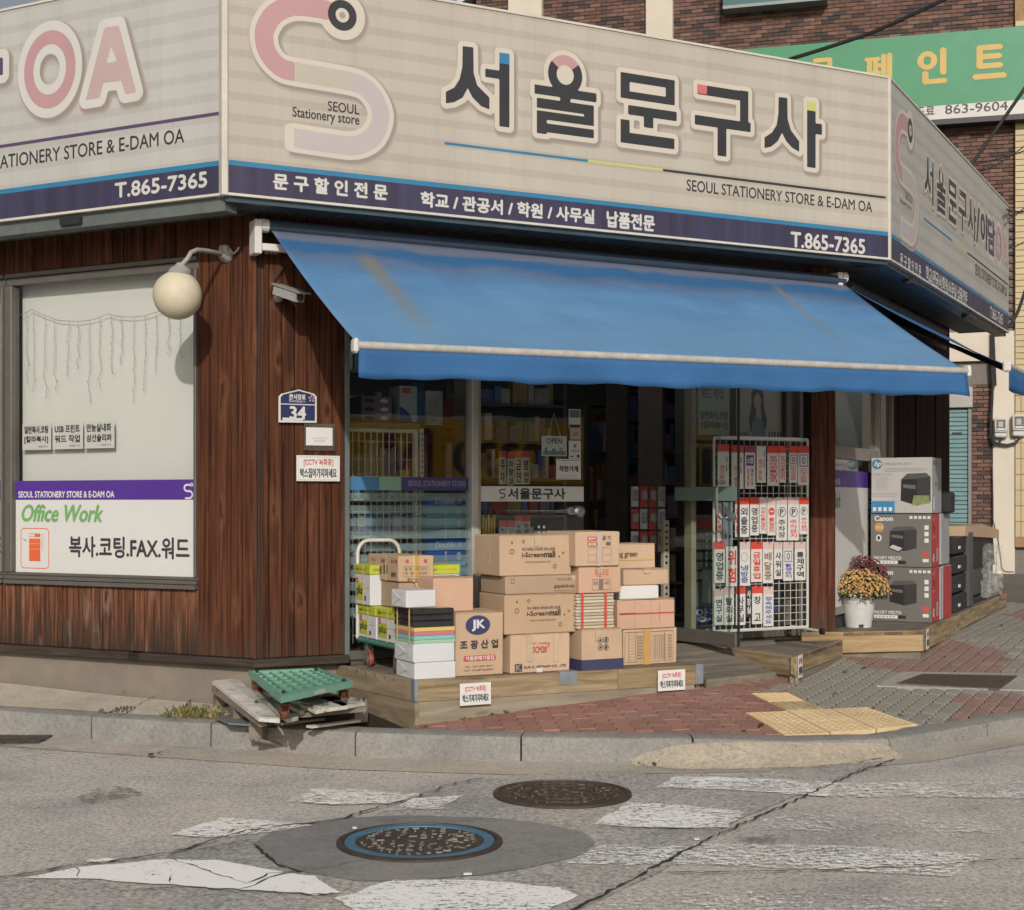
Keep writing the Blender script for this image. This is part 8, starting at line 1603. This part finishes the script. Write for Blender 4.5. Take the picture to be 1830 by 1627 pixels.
# green dolly with rusty casters
DG = pm((.17, .36, .27), .5, .12, 5, name='green plastic'); RUST = pm((.11, .035, .018), .8, .35, 14, name='rusty steel')
dz = .445
dp = [on(444, 1199, dz), on(502, 1246, dz), on(630, 1218, dz), on(568, 1194, dz)]; ce = sum(dp, Vector()) / 4
dl = thing('plastic_dolly', 'small green plastic grid dolly on rusty casters lying on the pallet', 'dolly', W0, (ce.x, ce.y, ZQ)); bl4 = lambda u, v: dp[1].lerp(dp[2], u).lerp(dp[0].lerp(dp[3], u), v)
def slabq(q, z, th, mat, nm): part(dl, nm, MB().prism([(p.x, p.y, z) for p in q], (0, 0, -th)), mat, W0)
ew = .045
for q in ([bl4(0, 0), bl4(1, 0), bl4(1, ew), bl4(0, ew)], [bl4(0, 1 - ew), bl4(1, 1 - ew), bl4(1, 1), bl4(0, 1)], [bl4(0, ew), bl4(ew, ew), bl4(ew, 1 - ew), bl4(0, 1 - ew)], [bl4(1 - ew, ew), bl4(1, ew), bl4(1, 1 - ew), bl4(1 - ew, 1 - ew)]): slabq(q, dz + .002, .038, DG, 'rim')
nr = 7
for i in range(1, nr): u = i / nr; slabq([bl4(u - .009, ew), bl4(u + .009, ew), bl4(u + .009, 1 - ew), bl4(u - .009, 1 - ew)], dz - .004, .045, DG, 'rib'); slabq([bl4(ew, u - .012), bl4(1 - ew, u - .012), bl4(1 - ew, u + .012), bl4(ew, u + .012)], dz - .008, .04, DG, 'rib')
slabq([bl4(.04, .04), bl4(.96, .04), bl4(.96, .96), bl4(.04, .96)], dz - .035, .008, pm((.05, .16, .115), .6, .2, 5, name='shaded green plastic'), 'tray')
ql_ = [bl4(.44, -.004), bl4(.60, -.004)]; part(dl, 'label', MB().prism([(ql_[0].x, ql_[0].y, dz - .030), (ql_[1].x, ql_[1].y, dz - .030), (ql_[1].x, ql_[1].y, dz - .006), (ql_[0].x, ql_[0].y, dz - .012)], (0, .004, 0)), PALEC, W0)
for (u, v) in ((.08, .09), (.92, .09), (.92, .9), (.08, .9)):
    c = bl4(u, v); f_ = Frame((c.x, c.y), 30); cs = part(dl, 'caster', MB().box(-.028, .028, -.022, .022, dz - .075, dz - .055, b=.004).box(-.026, -.020, -.02, .02, dz - .12, dz - .07).box(.020, .026, -.02, .02, dz - .12, dz - .07), RUST, f_); part(cs, 'wheel', MB().lathe([(.024, -.017), (.027, -.01), (.027, .01), (.024, .017)], (0, 0, dz - .122), 14, 0, 'x'), RUST, f_, smooth=True)
    part(dl, 'bolt', MB().lathe([(.012, dz), (.012, dz + .014), (.001, dz + .018)], (c.x, c.y, 0), 8), BLACK, W0)
# weeds and litter
def weeds(label, spots, seed, n=60, s=.05, cols=((.09, .12, .03), (.17, .16, .05))):
    R = random.Random(seed); mb = MB(); P0 = None
    for (px, py, r) in spots:
        c = ghit(px, py); P0 = P0 or c
        for i in range(n):
            a = R.uniform(0, 6.28); p = c + Vector((math.cos(a), math.sin(a) * .9, 0)) * r * R.random() ** .7; h = s * R.uniform(.25, .8); l = Vector((R.uniform(-.6, .6), R.uniform(-.6, .6), 1)).normalized() * h; w = Vector((-l.y, l.x, 0)).normalized() * h * R.uniform(.12, .22); m = R.randrange(2)
            mb.poly([tuple(p), tuple(p + l * .5 + w), tuple(p + l), tuple(p + l * .5 - w)], m)
    o = solo('weeds', label, None, W0, tuple(P0), mb, [pm(c, .7, .3, 20, isl=.5, name='weed leaves') for c in cols]); o['kind'] = 'stuff'
weeds(None, [(240, 1238, .10), (265, 1239, .06)], 1, 80, .06); weeds(None, [(345, 1274, .17), (372, 1282, .14), (322, 1282, .13)], 2, 120, .075, ((.12, .13, .035), (.26, .20, .06))); weeds(None, [(205, 1275, .12), (225, 1270, .06)], 3, 70, .05, ((.05, .075, .025), (.08, .09, .03)))
weeds(None, [(745, 1303, .05), (760, 1301, .05), (832, 1287, .035), (880, 1279, .03), (905, 1275, .02)], 4, 24, .035)
R = random.Random(31); mb = MB()
for (px, py) in ((285, 1352), (270, 1356), (1492, 1243), (1510, 1204), (1545, 1196), (1700, 1193), (1690, 1140), (1790, 1120), (1330, 1310), (1610, 1283), (1560, 1270), (1360, 1300), (570, 1300), (1170, 1372)):
    c = ghit(px, py) if py < 1330 else Vector((*G(px, py), .01)); a = R.uniform(0, 3); s = R.uniform(.02, .04); u = Vector((math.cos(a), math.sin(a), .15)) * s; v = Vector((-math.sin(a), math.cos(a), .1)) * s * .45; mb.poly([tuple(c + Vector((0, 0, .012)) - u), tuple(c + Vector((0, 0, .012)) - v), tuple(c + Vector((0, 0, .016)) + u), tuple(c + Vector((0, 0, .02)) + v)])
o = solo('dead_leaves', None, None, W0, (0, 0, 0), mb, pm((.10, .065, .035), .8, .4, 20, isl=.5, name='dead leaf')); o['kind'] = 'stuff'
mb = MB()
for (px, py, s) in ((634, 1485, .010), (836, 1568, .017), (1245, 1505, .012)): c = G(px, py); mb.box(c[0] - s, c[0] + s, c[1] - .010, c[1] + .010, .012, .018)
o = solo('paper_scraps', None, None, W0, (0, 0, 0), mb, PAPER); o['kind'] = 'stuff'

# ================================================================ yellow banner across the crossing (mirrored in the shop glass)
bn = thing('street_banner', 'long yellow banner on posts across the crossing, mirrored in the shop glass', 'banner', FW, (13, -20, .0)); BNF = FW.sub(18, -20, 180)
BCL = bpy.data.materials.new('banner cloth'); BCL.use_nodes = True; t_ = BCL.node_tree; b_ = t_.nodes['Principled BSDF']; b_.inputs['Base Color'].default_value = (.75, .56, .06, 1); tl_ = t_.nodes.new('ShaderNodeBsdfTranslucent'); tl_.inputs[0].default_value = (.75, .56, .06, 1); mx_ = t_.nodes.new('ShaderNodeMixShader'); mx_.inputs[0].default_value = .6; t_.links.new(b_.outputs[0], mx_.inputs[1]); t_.links.new(tl_.outputs[0], mx_.inputs[2]); t_.links.new(mx_.outputs[0], t_.nodes['Material Output'].inputs[0])
part(bn, 'cloth', MB().box(0, 10.5, 0, .01, 1.95, 3.35), BCL, BNF)
part(bn, 'lettering', MB().text('지0330', 3.8, 2.1, 7.0, 3.0, -.01, 0, .05).text('N', 7.6, 2.1, 8.6, 3.1, -.01, 1, .08).text('폐', 1.8, 2.1, 3.2, 3.0, -.01, 0, .05), [INK, RED], BNF)
for x in (0, 5.2, 10.5): part(bn, 'post', MB().tube([(x, .06, 0), (x, .06, 3.5)], .04, 8), STEEL, BNF)
